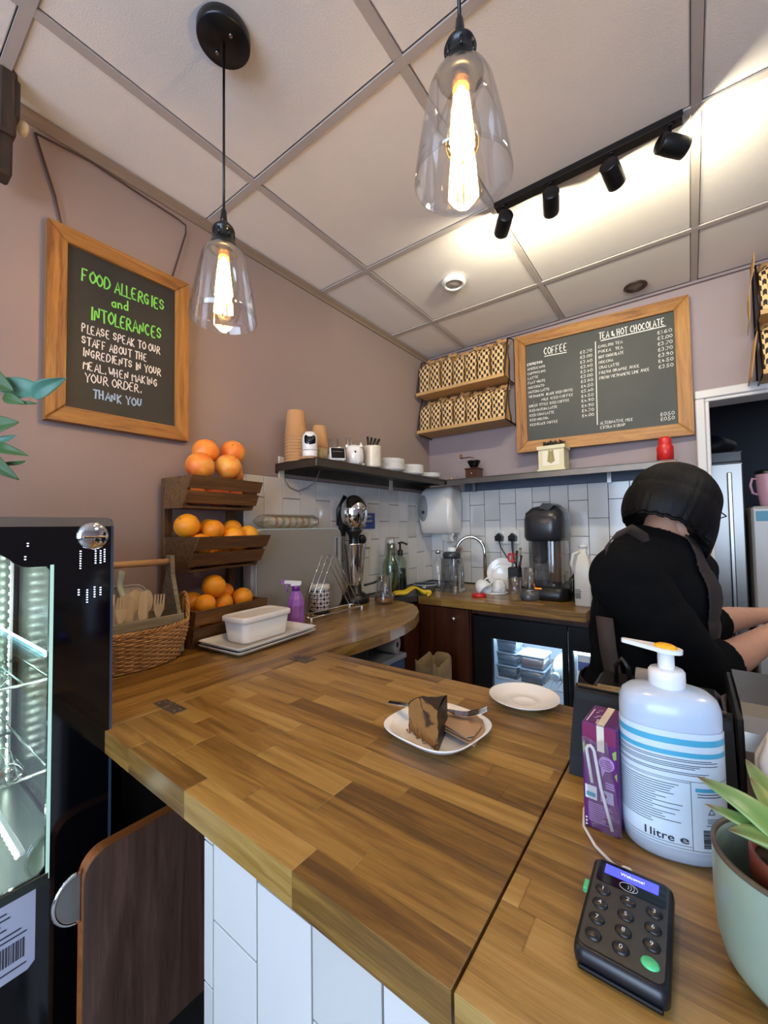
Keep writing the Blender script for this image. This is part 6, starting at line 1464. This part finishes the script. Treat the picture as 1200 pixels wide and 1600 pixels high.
wrap(.03,.88,.136,.143,M_lb,'blue_stripe',.0006); wrap(.03,.88,.123,.1285,M_lb,'blue_stripe',.0006)
b = MB()
def wl_(s0, s1, z, h=.0009): b.grid(lambda u, v: onlabel(s0+(s1-s0)*u, z+h*v, .0007), max(1,int((s1-s0)*36)), 1, M=M)
rr = random.Random(12)
for i, z in enumerate([.1195,.1175,.114,.112,.110,.105,.103]): wl_(.05, rr.uniform(.6,.84), z, .0008)
for i in range(18): z = .090-.0028*i; wl_(.05, rr.uniform(.32,.54), z, .0008)
for s0, s1, z, h in ((.04,.88,.0965,.0005),(.04,.57,.0945,.0005),(.04,.57,.0235,.0005),(.04,.88,.020,.0005)): wl_(s0,s1,z,h)
for s_ in (.04,.57,.88): b.grid(lambda u, v: onlabel(s_+.004*u, .020+.077*v, .0007), 1, 1, M=M)
b.build('small_print', M_ink, pb)
wrap(.60,.85,.086,.090,M_lb,'blue_stripe',.0007); 
b = MB()
for z in (.083,.080): wl_(.61,.84,z)
for k in range(3):
    a = 2*PI*k/3+PI/2; c = [onlabel(.70+.028*math.cos(a+t)*.9, .064+.0042*math.sin(a+t), .0008) for t in (0, 2*PI/3)]
    b.tube(c, .0004, 4, M=M)
for z in (.056,.054,.052): wl_(.67,.74,z,.0007)
wl_(.80,.87,.049,.0008); wl_(.66,.70,.049,.0008)
b.build('recycle_mark', M_ink, pb)
b = MB(); z = .0245
while z < .045: h_ = rr.choice((.0003,.0006,.0009)); b.grid(lambda u, v: onlabel(.64+.22*u, z+h_*v, .0008), 8, 1, M=M); z += h_+rr.choice((.0003,.0005))
b.build('barcode', P('label_ink_dark','#20262c',.6), pb)
def label_text(txt, s0, s1, z, h, m_):
    o = print_text(txt, Matrix.Identity(4), h, m_, None, 'lettering', bold=.01)
    vs = [v.co.copy() for v in o.data.vertices]; w_ = max(v.x for v in vs); 
    inv = wm(pb).inverted()
    for v, c in zip(o.data.vertices, vs): v.co = onlabel(s0+(s1-s0)*c.x/w_, z+c.y, .0009)
    o.parent = pb
label_text('1litre', .26, .46, .0262, .0085, P('label_ink_dark','#20262c',.6)); label_text('e', .49, .55, .0266, .0085, P('label_ink_dark','#20262c',.6))
MB().lathe([(.016,.188),(.0185,.190),(.0185,.208),(.0165,.211),(.0001,.212)], (0,0,0), 30, M).build('pump_collar', M_white, pb)
MB().lathe([(.0085,.21),(.0085,.232),(.0001,.232)], (0,0,0), 20, M).build('pump_stem', M_white, pb)
pb_z = .945
Mp = M @ Matrix.Translation((0,0,.234)) @ Rz(math.radians(-22)) @ Matrix.Rotation(math.radians(4),4,'Y')
poly = [(.017*math.cos(t), .013*math.sin(t)) for t in [-2.2+4.4*i/16 for i in range(17)]]+[(-.045,.0035),(-.047,0),(-.045,-.0035)]
b = MB(); b.prism(poly, -.002, .003, 'z', M=Mp); b.build('pump_head', M_white, pb)
MB().lathe([(.011,0),(.0105,.002),(.007,.004),(.0001,.005)], (0,0,.003), 24, Mp, sx=1.1, sy=.85).build('yellow_dot', P('yellow_dot','#e8a818',.4), pb)

pb.scale = (1,1,.945)
# ================================================================ TABLET STAND, PRINTER, STEEL MACHINE, POTS
ps = thing('till_stand', 'dark slanted till tablet seen from behind, in back of the carton and bottle', 'till', (-.06,.72,TOP))
M_pos = P('till_slate','#0c1117',.6,spec=.3)
MB().prism([(.665,TOP),(.80,TOP),(.80,TOP+.02),(.742,1.018),(.728,1.024),(.718,1.018),(.672,.935)], -.158, .036, 'x').build('stand_body', M_pos, ps)
MB().prism([(.672,TOP+.002),(.668,TOP+.002),(.716,1.016),(.720,1.017)], -.156, .034, 'x').build('back_panel', P('till_black','#07090c',.5,spec=.3), ps)
MB().tube([(-.154,.722,1.0245),(.03,.722,1.0245)], .0025, 8).build('bright_edge', P('edge_bronze','#8d7657',.3,metal=.6), ps)
rp = thing('receipt_printer', 'black receipt printer with a pale paper roll behind the till tablet', 'printer', (-.07,.85,TOP))
MB().bbox(-.15,.03,.806,.90,TOP,1.0,.008).build('printer_body', M_black, rp)
MB().cyl((-.085,.84,1.015),(-.02,.84,1.015),.016,n=24).build('paper_roll', P('roll_grey','#8b8681',.8), rp)
MB().tube([(-.115,.84,1.0),(-.115,.835,1.03),(-.105,.832,1.045),(-.095,.832,1.03),(-.095,.835,1.0)], .004, 8).build('lever_loop', M_black, rp)
em = thing('espresso_machine', 'brushed steel machine casing behind the fluted white pot at the right edge', 'appliance', (.30,.80,TOP))
L = [[(.053,y,z) for y, z in ()]]
b = MB(); b.prism([(.70,TOP),(.905,TOP),(.905,1.035),(.75,1.035),(.72,1.028),(.705,1.012),(.70,.99)], .046, .55, 'x'); b.build('steel_casing', M_steel, em)
MB().bbox(.0375,.0455,.698,.904,TOP,1.03,.002).build('black_side', M_black, em)
fp = thing('fluted_pot', 'white twisted-fluted ceramic pot at the right edge behind the succulent', 'pot', (.104,.640,TOP))
def flut(u, v):
    a = 2*PI*u; z = v; pr_ = .034+.018*math.sin(min(1,z*1.15)*PI*.62)-.010*max(0,z-.8)*5; r = pr_*(1+.05*abs(math.sin(6*(a+z*1.2)))); return (.104+r*math.cos(a), .640+r*math.sin(a), TOP+.128*z)
b = MB(); b.grid(flut, 96, 20); b.build('fluted_body', M_porc, fp, thick=.002)
MB().lathe([(.0001,.115),(.040,.117)], (.104,.640,TOP), 24).build('soil', P('soil','#2b2018',.9), fp)
gp_ = thing('succulent_pot', 'sage green glazed pot with dark rim holding a pointed-leaf succulent', 'pot', (.064,.466,TOP))
M_sage = P('sage_glaze','#8c9c8a',.38,var=.04,vs=20,coat=.2); gc = (.061,.466,TOP)
MB().lathe([(.0001,0),(.036,0),(.044,.003),(.0505,.012),(.0545,.028),(.056,.05),(.056,.094),(.0555,.096),(.0530,.096),(.0525,.09),(.0525,.05),(.048,.02),(.0001,.012)], gc, 56).build('glazed_pot', M_sage, gp_)
MB().lathe([(.0528,.0955),(.0532,.0985),(.0562,.0985),(.0565,.0955)], gc, 56).build('dark_rim', P('rim_brown','#54483a',.4), gp_)
sc2 = thing('succulent', 'green pointed-leaf succulent in a red-brown plastic pot inside the sage pot', 'plant', (.068,.468,TOP+.013))
pc = (.071,.472,TOP)
MB().lathe([(.0001,.014),(.030,.014),(.038,.075),(.041,.076),(.041,.098),(.0385,.098),(.0355,.075),(.0001,.07)], pc, 40).build('nursery_pot', P('terracotta_plastic','#7e3a2a',.5), sc2)
MB().lathe([(.0001,.091),(.037,.089)], pc, 24).build('soil', P('soil','#2b2018',.9,bump=.8,bs=120), sc2)
def leaf_mat():
    t = NT('succulent_leaf'); tc = t.n('TexCoord'); v = t.coords(); sp = t.n('SeparateXYZ'); t.l(tc.outputs['UV'], sp.inputs[0])
    c = t.ramp(sp.outputs[1], [(0,'#8fa65c'),(.45,'#6d9348'),(.85,'#5b7a44'),(.97,'#5b3a36')])
    t.l(t.mixc(t.math('MULTIPLY', t.math('ABSOLUTE', t.math('SUBTRACT', sp.outputs[0], .5)), .9), c, '#a8b97c'), t.b.inputs['Base Color']); t.b.inputs['Roughness'].default_value = .35
    t.b.inputs['Subsurface Weight'].default_value = .15; t.b.inputs['Subsurface Scale'].default_value = .004; return t.m
M_suc = leaf_mat()
def sleaf(base, tip, w, nrm, bend, th=.28):
    base, tip, nrm = Vector(base), Vector(tip), Vector(nrm).normalized(); ax = tip-base; L_ = ax.length; ax.normalize(); sd = ax.cross(nrm).normalized(); up = sd.cross(ax); nu, nv = 14, 18
    b = MB(); vs = []; uv = []
    for i in range(nu+1):
        for j in range(nv+1):
            t = j/nv; a = 2*PI*i/nu; ww = w*.5*(.55+.45*math.sin(min(1,t*2.2)*PI/2))*(1-t**2.2)**.9+.0004
            p = base+ax*L_*t+up*bend*L_*math.sin(PI*t*.9)+sd*ww*math.cos(a)+up*(ww*th*math.sin(a)+ww*.28*math.cos(a)**2); vs.append(p); uv.append((abs(((i/nu)*2) % 2-1), t))
    fs = [(i*(nv+1)+j,(i+1)*(nv+1)+j,(i+1)*(nv+1)+j+1,i*(nv+1)+j+1) for i in range(nu) for j in range(nv)]
    me = bpy.data.meshes.new('leaf'); inv = wm(sc2).inverted(); me.from_pydata([tuple(inv @ v) for v in vs], [], fs); me.polygons.foreach_set('use_smooth', [True]*len(fs))
    ul_ = me.uv_layers.new(name='UVMap')
    for lp in me.loops: ul_.data[lp.index].uv = uv[lp.vertex_index]
    me.materials.append(M_suc); o = bpy.data.objects.new('leaf', me); COL.objects.link(o); o.parent = sc2
cc = Vector((.071,.472,TOP+.092))
for (u, v, d), w, be_ in (((1085,1215,.375),.030,.12),((1100,1258,.355),.024,.06),((1136,1300,.335),.034,.10),((1166,1188,.42),.026,.05),((1172,1215,.395),.022,.03)):
    tip = at(u, v, d); sleaf(cc+(tip-cc).normalized()*.006, tip, w, (-.3,-.3,1), be_)
for a, e, l in ((-.3,.5,.07),(.5,.4,.075),(1.2,.6,.07),(2.0,.9,.05),(-1.2,.35,.06),(0.1,1.1,.06),(-2.2,.25,.035)):
    sleaf(cc, cc+Vector((math.cos(a)*math.cos(e), math.sin(a)*math.cos(e), math.sin(e)))*l, .026, (0,0,1) if e < 1 else (-1,0,.2), .1)
# ================================================================ BACK ROOM
uf = thing('upright_fridge', 'tall grey steel fridge with handle strip in the dark back room', 'fridge', (.10,3.2,0))
b = MB(); b.bbox(-.28,.232,2.915,3.45,.04,1.66,.01); b.build('cabinet', P('fridge_grey','#6e6b69',.35,metal=.5), uf)
MB().bbox(-.28,.232,2.888,2.914,.06,1.60,.006).build('door', P('fridge_steel','#8b8783',.3,metal=.7), uf)
MB().bbox(-.28,.232,2.890,2.914,1.605,1.665,.006).build('top_panel', P('fridge_dark','#3c3c40',.4), uf)
MB().bbox(.165,.185,2.868,2.888,.30,1.55,.004).build('handle_strip', M_steel, uf)
wf = thing('white_freezer', 'white upright appliance with teal strip right of the tall grey fridge', 'freezer', (.50,3.0,0))
MB().bbox(.247,.80,2.78,3.35,.03,1.36,.012).build('cabinet', P('appliance_white','#a8a6a6',.3), wf)
MB().bbox(.250,.80,2.762,2.779,.05,1.352,.006).build('door', P('appliance_white','#a8a6a6',.3), wf)
MB().box(.262,.55,2.7600,2.7618,1.285,1.335).build('teal_strip', P('teal_strip','#2d7a94',.4), wf)
mgc = thing('travel_cup', 'large pink travel mug with handle and straw on top of the white appliance', 'cup', (.325,2.86,1.36))
M_pk = P('dusty_pink','#b48a98',.4)
MB().lathe([(.0001,0),(.032,0),(.036,.01),(.046,.08),(.050,.15),(.050,.165),(.0001,.166)], (.325,2.86,1.36), 28).build('cup_body', M_pk, mgc)
MB().lathe([(.051,.165),(.052,.18),(.045,.184),(.0001,.184)], (.325,2.86,1.36), 28).build('cup_lid', M_black, mgc)
MB().tube([(.285,2.85,1.50),(.262,2.84,1.505),(.254,2.84,1.47),(.262,2.845,1.43),(.285,2.85,1.42)], .006, 8).build('cup_handle', M_pk, mgc)
MB().cyl((.33,2.86,1.54),(.338,2.86,1.60),.004,n=8).build('straw', M_white, mgc)
bgp = thing('dark_bundle', 'dark crumpled bag lying on top of the tall grey fridge', 'bag', (.10,3.1,1.665))
b = MB(); b.grid(lambda u, v: (.10+.12*math.cos(2*PI*u)*math.sin(PI*v)*(1+.15*math.sin(6*PI*u)), 3.05+.10*math.sin(2*PI*u)*math.sin(PI*v), 1.665+.05*(1-math.cos(PI*v))*(1+.2*math.sin(5*u*PI))), 24, 12); b.build('bag_body', P('bag_black','#0e0e12',.7), bgp)
bd = thing('bread_loaves', 'wrapped brown baked rolls on a low shelf right of the person', 'bread', (.12,1.78,.70))
shf = thing('side_table', 'low wooden side table beside the doorway holding wrapped rolls', 'table', (.20,1.8,0))
MB().bbox(.03,.50,1.55,2.05,.645,.67,.004).build('table_top', M_mahog, shf)
for x in (.05,.48):
    for y in (1.57,2.03): MB().box(x-.015,x+.015,y-.015,y+.015,0,.645).build('leg', M_mahog, shf)
for i in range(2):
    for j in range(3): MB().ball((.10+.062*i,1.66+.055*j,.70),.032,16,10,sz=.95,sy=.9).build('roll', P('baked_brown','#9c5638',.5,var=.2,vs=20,coat=.3), bd)
jr = thing('glass_jar', 'clear glass jar of pale pieces on the small ledge beside the door frame', 'jar', (.0,2.40,1.12))
# jar stands on a small wall ledge
lg = thing('wall_ledge', 'small white ledge by the door frame carrying the glass jar', 'ledge', (-.01,2.42,1.1))
MB().bbox(-.06,.03,2.34,2.478,1.085,1.10,.003).build('ledge_board', M_white, lg)
MB().lathe([(.0001,0),(.046,0),(.048,.004),(.048,.11),(.036,.125),(.036,.135),(.034,.135),(.034,.125),(.046,.109),(.046,.005),(.0001,.004)], (-.012,2.405,1.10), 28).build('jar_glass', M_glass, jr)
MB().lathe([(.0001,.137),(.038,.137),(.039,.134),(.039,.150),(.0001,.152)], (-.012,2.405,1.10), 26).build('jar_lid', M_steel, jr)
b = MB(); rr = random.Random(9)
for i in range(34):
    a = rr.uniform(0,2*PI); r = rr.uniform(0,.034); b.ball((-.012+r*math.cos(a), 2.405+r*math.sin(a), 1.112+rr.uniform(0,.055)), rr.uniform(.007,.011), 7, 5, sz=.6)
b.build('pale_pieces', P('pale_pieces','#c9bda9',.7), jr)['kind'] = 'stuff'

# ================================================================ PERSON
def skin_graph(V, E, root=0, sub=2, smooth=1.0):
    """V: [(point, rx, ry)], E: edges -> MB geometry"""
    me = bpy.data.meshes.new('s'); me.from_pydata([tuple(v[0]) for v in V], E, []); o = bpy.data.objects.new('s', me); COL.objects.link(o)
    md = o.modifiers.new('k','SKIN'); md.use_smooth_shade = True; md.branch_smoothing = smooth
    for i, v in enumerate(V): sv = me.skin_vertices[0].data[i]; sv.radius = (v[1], v[2]); sv.use_root = (i == root)
    sb = o.modifiers.new('b','SUBSURF'); sb.levels = sub; sb.render_levels = sub
    bpy.context.view_layer.update()
    m2 = bpy.data.meshes.new_from_object(o.evaluated_get(bpy.context.evaluated_depsgraph_get())); bpy.data.objects.remove(o)
    b = MB(); b.add([v.co.copy() for v in m2.vertices], [tuple(p.vertices) for p in m2.polygons], True); return b
pe = thing('person', 'person with black bob hair in black top and brown apron, working bent to the right', 'person', (-.06,1.30,0))
V = []; E = []
def av(p, r, ry=None, par=None):
    V.append((Vector(p), r, ry or r))
    if par is not None: E.append((par, len(V)-1))
    return len(V)-1
F = Vector((.78,.62,0)).normalized(); S = Vector((-.62,.78,0)).normalized()   # forward, her left
D = 1.13
pel = at(1000,1150,D); pel.z = .80
sp1 = at(1008,1080,D); sp2 = at(1012,1000,D); ch = at(1015,930,D); uc = at(1015,885,D); nk_ = at(1030,846,D); hb = at(1045,815,D+.01); hc_ = at(1052,785,D+.01)
BON = []          # (tag, p, q, rp, rq)
def bone(tag_, i, j): BON.append((tag_, V[i][0].copy(), V[j][0].copy(), V[i][1], V[j][1]))
V.clear(); E.clear()
def ch_(par, tag_, p, rx, ry=None):
    k = av(p, rx, ry, par)
    if par is not None: bone(tag_, par, k)
    return k
i0 = ch_(None, '', pel, .130, .125); i1 = ch_(i0, 'torso', sp1, .128, .122); i2 = ch_(i1, 'torso', sp2, .132, .125); i3 = ch_(i2, 'torso', ch, .132, .120); i4 = ch_(i3, 'torso', uc, .100, .085)
i5 = ch_(i4, 'neck', nk_, .052, .052); i6 = ch_(i5, 'neck', hb, .055, .055); i7 = ch_(i6, 'head', hc_, .078, .080); i8 = ch_(i7, 'head', hc_+Vector((0,0,.05))-F*.01, .066, .070)
for sd, pts in ((-1,[at(979,902,1.04),at(1033,975,.995),at(1092,1045,.985),at(1150,1025,1.03),at(1212,988,1.10)]),(1,[at(1066,893,1.22),at(1080,940,1.27),at(1092,978,1.30),at(1140,968,1.33),at(1185,962,1.36)])):
    a = ch_(i4, 'arm', pts[0], .072); b_ = ch_(a, 'arm', pts[1], .062); c = ch_(b_, 'arm', pts[2], .052)
    s1_ = ch_(c, 'arm', pts[2].lerp(pts[3], .45), .048); d_ = ch_(s1_, 'fore', pts[3], .041); e = ch_(d_, 'fore', pts[4], .027, .024)
    dr_ = (pts[4]-pts[3]).normalized(); up = Vector((0,0,1)); sdv = dr_.cross(up).normalized()*(-sd)
    pm = ch_(e, 'fore', pts[4]+dr_*.045-Vector((0,0,.006)), .030, .016)
    th = ch_(e, 'fore', pts[4]+dr_*.022-sdv*.020-Vector((0,0,.008)), .012); th2 = ch_(th, 'fore', pts[4]+dr_*.048-sdv*.040-Vector((0,0,.020)), .0095); ch_(th2, 'fore', pts[4]+dr_*.068-sdv*.046-Vector((0,0,.034)), .008)
    for k in range(4):
        o_ = sdv*(-.030+.020*k); L_ = [.036,.042,.038,.030][k]; q = pts[4]+dr_*.085+o_-Vector((0,0,.008))
        f1 = ch_(pm, 'fore', q, .0088); f2 = ch_(f1, 'fore', q+dr_*L_*.8+o_*.12-Vector((0,0,.014)), .0078); f3 = ch_(f2, 'fore', q+dr_*L_*1.25+o_*.15-Vector((0,0,.034)), .0072); ch_(f3, 'fore', q+dr_*L_*1.4+o_*.15-Vector((0,0,.052)), .0062)
for sd in (-1, 1):
    hp = pel+S*sd*.085; kn_ = Vector((hp.x+F.x*.02, hp.y+F.y*.02, .46)); an = Vector((hp.x-F.x*.02, hp.y-F.y*.02, .09))
    h_ = ch_(i0, 'leg', hp-Vector((0,0,.10)), .092); k2 = ch_(h_, 'leg', kn_, .058); a2 = ch_(k2, 'leg', an, .038); ch_(a2, 'foot', an+F*.10-Vector((0,0,.055)), .032, .024)
def voxel_body():
    """union of tapered limbs -> one continuous smooth surface"""
    b = MB()
    for i, (p, r, ry) in enumerate(V): b.ball(p, r, 20, 14)
    for i, j in E:
        p, q, r0, r1 = V[i][0], V[j][0], V[i][1], V[j][1]; L_ = (q-p).length; n_ = max(2, int(L_/(min(r0,r1)*.35)))
        for k in range(1, n_): t = k/n_; b.ball(p.lerp(q, t), r0+(r1-r0)*t, 16, 10)
    me = bpy.data.meshes.new('v'); me.from_pydata([tuple(v) for v in b.v], [], b.f); o = bpy.data.objects.new('v', me); COL.objects.link(o)
    md = o.modifiers.new('r','REMESH'); md.mode = 'VOXEL'; md.voxel_size = .0052; md.use_smooth_shade = True
    sm = o.modifiers.new('m','SMOOTH'); sm.factor = .5; sm.iterations = 4
    bpy.context.view_layer.update()
    m2 = bpy.data.meshes.new_from_object(o.evaluated_get(bpy.context.evaluated_depsgraph_get())); bpy.data.objects.remove(o)
    b = MB(); b.add([v.co.copy() for v in m2.vertices], [tuple(p.vertices) for p in m2.polygons], True); return b
bodyb = voxel_body()
import numpy as np
def all_tags():
    C_ = np.array([tuple(sum((bodyb.v[i] for i in f), Vector())/len(f)) for f in bodyb.f]); best = np.full(len(C_), 1e9); tg = np.zeros(len(C_), int)
    for k, (t_, p, q, r0, r1) in enumerate(BON):
        p_, d_ = np.array(p), np.array(q-p); t = np.clip((C_-p_)@d_/max(d_@d_, 1e-9), 0, 1); v = np.linalg.norm(C_-(p_+t[:,None]*d_), axis=1)-(r0+(r1-r0)*t)
        m_ = v < best; best[m_] = v[m_]; tg[m_] = k
    return [BON[k][0] for k in tg]
def nearest(c):
    best = None
    for tg, p, q, r0, r1 in BON:
        d_ = q-p; t = max(0, min(1, (c-p).dot(d_)/max(d_.length_squared, 1e-9))); v = (c-(p+d_*t)).length/(r0+(r1-r0)*t)
        if best is None or v < best[0]: best = (v, tg)
    return best[1]
M_skin = P('skin_tone','#c08f74',.5,var=.06,vs=20,sss=.12)
bodyb.build('body', M_skin, pe)
M_shirt = P('black_jersey','#070709',.95,bump=.15,bs=160,spec=.15); M_apr = P('brown_apron','#271c19',.8,bump=.2,bs=200)
def shell(cond, off, wr=0):
    b = MB(); src = bodyb; me = bpy.data.meshes.new('q'); me.from_pydata([tuple(v) for v in src.v], [], src.f); bm = bmesh.new(); bm.from_mesh(me); bmesh.ops.recalc_face_normals(bm, faces=bm.faces[:]); bm.normal_update()
    keep = {}
    for f in bm.faces:
        c = f.calc_center_median()
        if cond(c, f.normal, TAGS[f.index]):
            idx = []
            for v in f.verts:
                if v.index not in keep:
                    keep[v.index] = len(b.v); w_ = wr*noise.noise(Vector((v.co.x*14, v.co.y*14, v.co.z*22))) if wr else 0
                    b.v.append(v.co+v.normal*(off+w_))
                idx.append(keep[v.index])
            b.f.append(tuple(idx)); b.sm.append(True)
    bm.free(); return b
TAGS = all_tags()
def solid(o): md = o.modifiers.new('cloth','SOLIDIFY'); md.thickness = .003; md.offset = 1
zneck = nk_.z
solid(shell(lambda c, n_, t: t in ('torso','arm') or (t == 'neck' and c.z < uc.z+.030), .010, .006).build('black_top', M_shirt, pe))
solid(shell(lambda c, n_, t: t == 'leg' or (t == 'torso' and c.z < sp1.z-.02), .014, .006).build('trousers', P('black_trousers','#101014',.9), pe))
for sd in (-1, 1):
    hp = pel+S*sd*.085; base = Vector((hp.x-F.x*.02, hp.y-F.y*.02, 0)); an = math.atan2(F.y, F.x); Mx = Matrix.Translation(base) @ Rz(an)
    loft([[(.035+x*.13*k, y*.045*k, z) for x, y in rpoly(-1,1,-1,1,.6,6)] for k, z in ((1,0),(1.02,.015),(.98,.04),(.72,.07))], Mx).build('shoe', M_black, pe)
# apron: cloth offset from the top
solid(shell(lambda c, n_, t: t == 'torso' and (c-sp2).dot(F) > .045 and c.z > pel.z-.02, .021, .004).build('apron_bib', M_apr, pe))
solid(shell(lambda c, n_, t: t in ('torso','leg') and sp1.z-.03 < c.z < sp1.z+.02, .022).build('apron_waist_tie', M_apr, pe))
st = [at(946,862,.985),at(960,838,.985),at(985,826,1.0),at(1008,840,1.03),at(1020,866,1.05)]
b = MB(); 
for i, (p, q) in enumerate(zip(st[:-1], st[1:])):
    pass
vs = []; 
for i, p in enumerate(st):
    w_ = Vector((.0,.0,.011)) if i in (0,4) else Vector((.006,.004,.010)); off = Vector((0,0,0)); vs += [p+off-w_, p+off+w_]
b.add(vs, [(2*i,2*i+2,2*i+3,2*i+1) for i in range(len(st)-1)], True); b.build('apron_neck_strap', P('apron_strap','#3a2c27',.8), pe, thick=.003)
b = MB(); vs = []
for u, v, d in ((928,960,1.055),(934,1010,1.05),(944,1060,1.045),(955,1100,1.04)):
    p = at(u, v, d); q = at(u+26, v+4, d-.03); vs += [p-_w*.012, q-_w*.012]
b.add(vs, [(2*i,2*i+1,2*i+3,2*i+2) for i in range(3)], True); b.build('apron_side_strap', P('apron_strap','#3a2c27',.8), pe, thick=.004)
# hair: black bob, head tipped forward 28 degrees
tl = math.radians(27); Fh = Vector((.56,.83,0)).normalized(); fh = (Fh*math.cos(tl)-Vector((0,0,1))*math.sin(tl)).normalized(); uh = (Fh*math.sin(tl)+Vector((0,0,1))*math.cos(tl)).normalized(); sh_ = uh.cross(fh).normalized()
HM = Matrix((fh, sh_, uh)).transposed().to_4x4(); HM.translation = at(1052,783,D)
def hair(u, v):
    a = 2*PI*u; c, s_ = math.cos(a), math.sin(a)          # a = 0 is the face
    front = max(0, c)
    if v < .5:
        t = v/.5*PI/2; r = math.sin(t); z = .105*math.cos(t)+.0
    else:
        t = (v-.5)/.5; r = 1+.07*math.sin(t*PI*.8)-.12*t*t*(1 if c < .3 else 0); low = .088+.050*front; z = -low*t
    x = .116*r*c-(.004 if v > .5 else 0); y = .102*r*s_
    k = .0012*math.sin(38*a+5*v)*math.sin(7*a)+.0008*math.sin(57*a+2*v)
    return Vector((x+c*k, y+s_*k, z+.002*math.sin(23*a)*(v > .97)))
def hair_mat():
    t = NT('black_hair'); v = t.coords((1,1,1)); t.b.inputs['Base Color'].default_value = lin('#060506'); t.b.inputs['Roughness'].default_value = .55
    t.b.inputs['Specular IOR Level'].default_value = .25
    t.bump(t.noise(t.coords((60,60,4)), 6, 3, .6), .5, .002); return t.m
b = MB(); b.grid(hair, 120, 36, M=HM)
keep = []                                   # open the fringe in front of the face
for i, f in enumerate(b.f):
    iu, jv = i//36, i % 36; off_ = min(iu, 119-iu)/120
    if not (jv > 19 and off_ < .105): keep.append(f)
b.f = keep; b.sm = [True]*len(keep); n0 = len(b.f)
b.grid(lambda u, v: Vector((hair(.11+.78*u,1).x*(1-.75*v), hair(.11+.78*u,1).y*(1-.75*v), hair(.11+.78*u,1).z+.05*v)), 90, 4, M=HM)
ho = b.build('hair', hair_mat(), pe); md = ho.modifiers.new('t','SOLIDIFY'); md.thickness = .006; md.offset = -1
# face towards the work: nose, eyes, mouth, ears, glasses
face = MB(); fx = .080
face.ball((fx+.004,0,-.035),.016,14,10,sz=1.5,sx=.9,M=HM); face.ball((fx-.036,0,-.03),.066,24,18,sz=1.35,M=HM); face.ball((fx-.035,0,-.095),.030,16,10,M=HM); face.build('face', M_skin, pe)
for s_ in (-1, 1):
    MB().ball((fx+.018,.028*s_,-.008),.0085,12,8,M=HM).build('eye', P('eye_white','#d9d4cf',.2), pe)
    MB().ball((fx+.0255,.028*s_,-.009),.0035,10,6,M=HM).build('pupil', M_black, pe)
    MB().ball((.0,.085*s_,-.02),.022,12,8,sx=.6,sy=.3,sz=1.3,M=HM).build('ear', M_skin, pe)
    MB().tube([(fx+.027+.0*math.cos(t),.028*s_+.021*math.cos(t),-.008+.017*math.sin(t)) for t in [2*PI*i/20 for i in range(20)]], .0014, 6, closed=True, M=HM).build('glasses_rim', M_black, pe)
    MB().tube([(fx+.027,.049*s_,-.004),(fx+.010,.082*s_,-.004),(.02,.090*s_,-.010)], .0016, 6, M=HM).build('glasses_temple', M_black, pe)
MB().ball((fx+.012,0,-.066),.011,12,8,sx=.5,sy=1.8,sz=.45,M=HM).build('mouth', P('lips','#9c5a50',.5), pe)
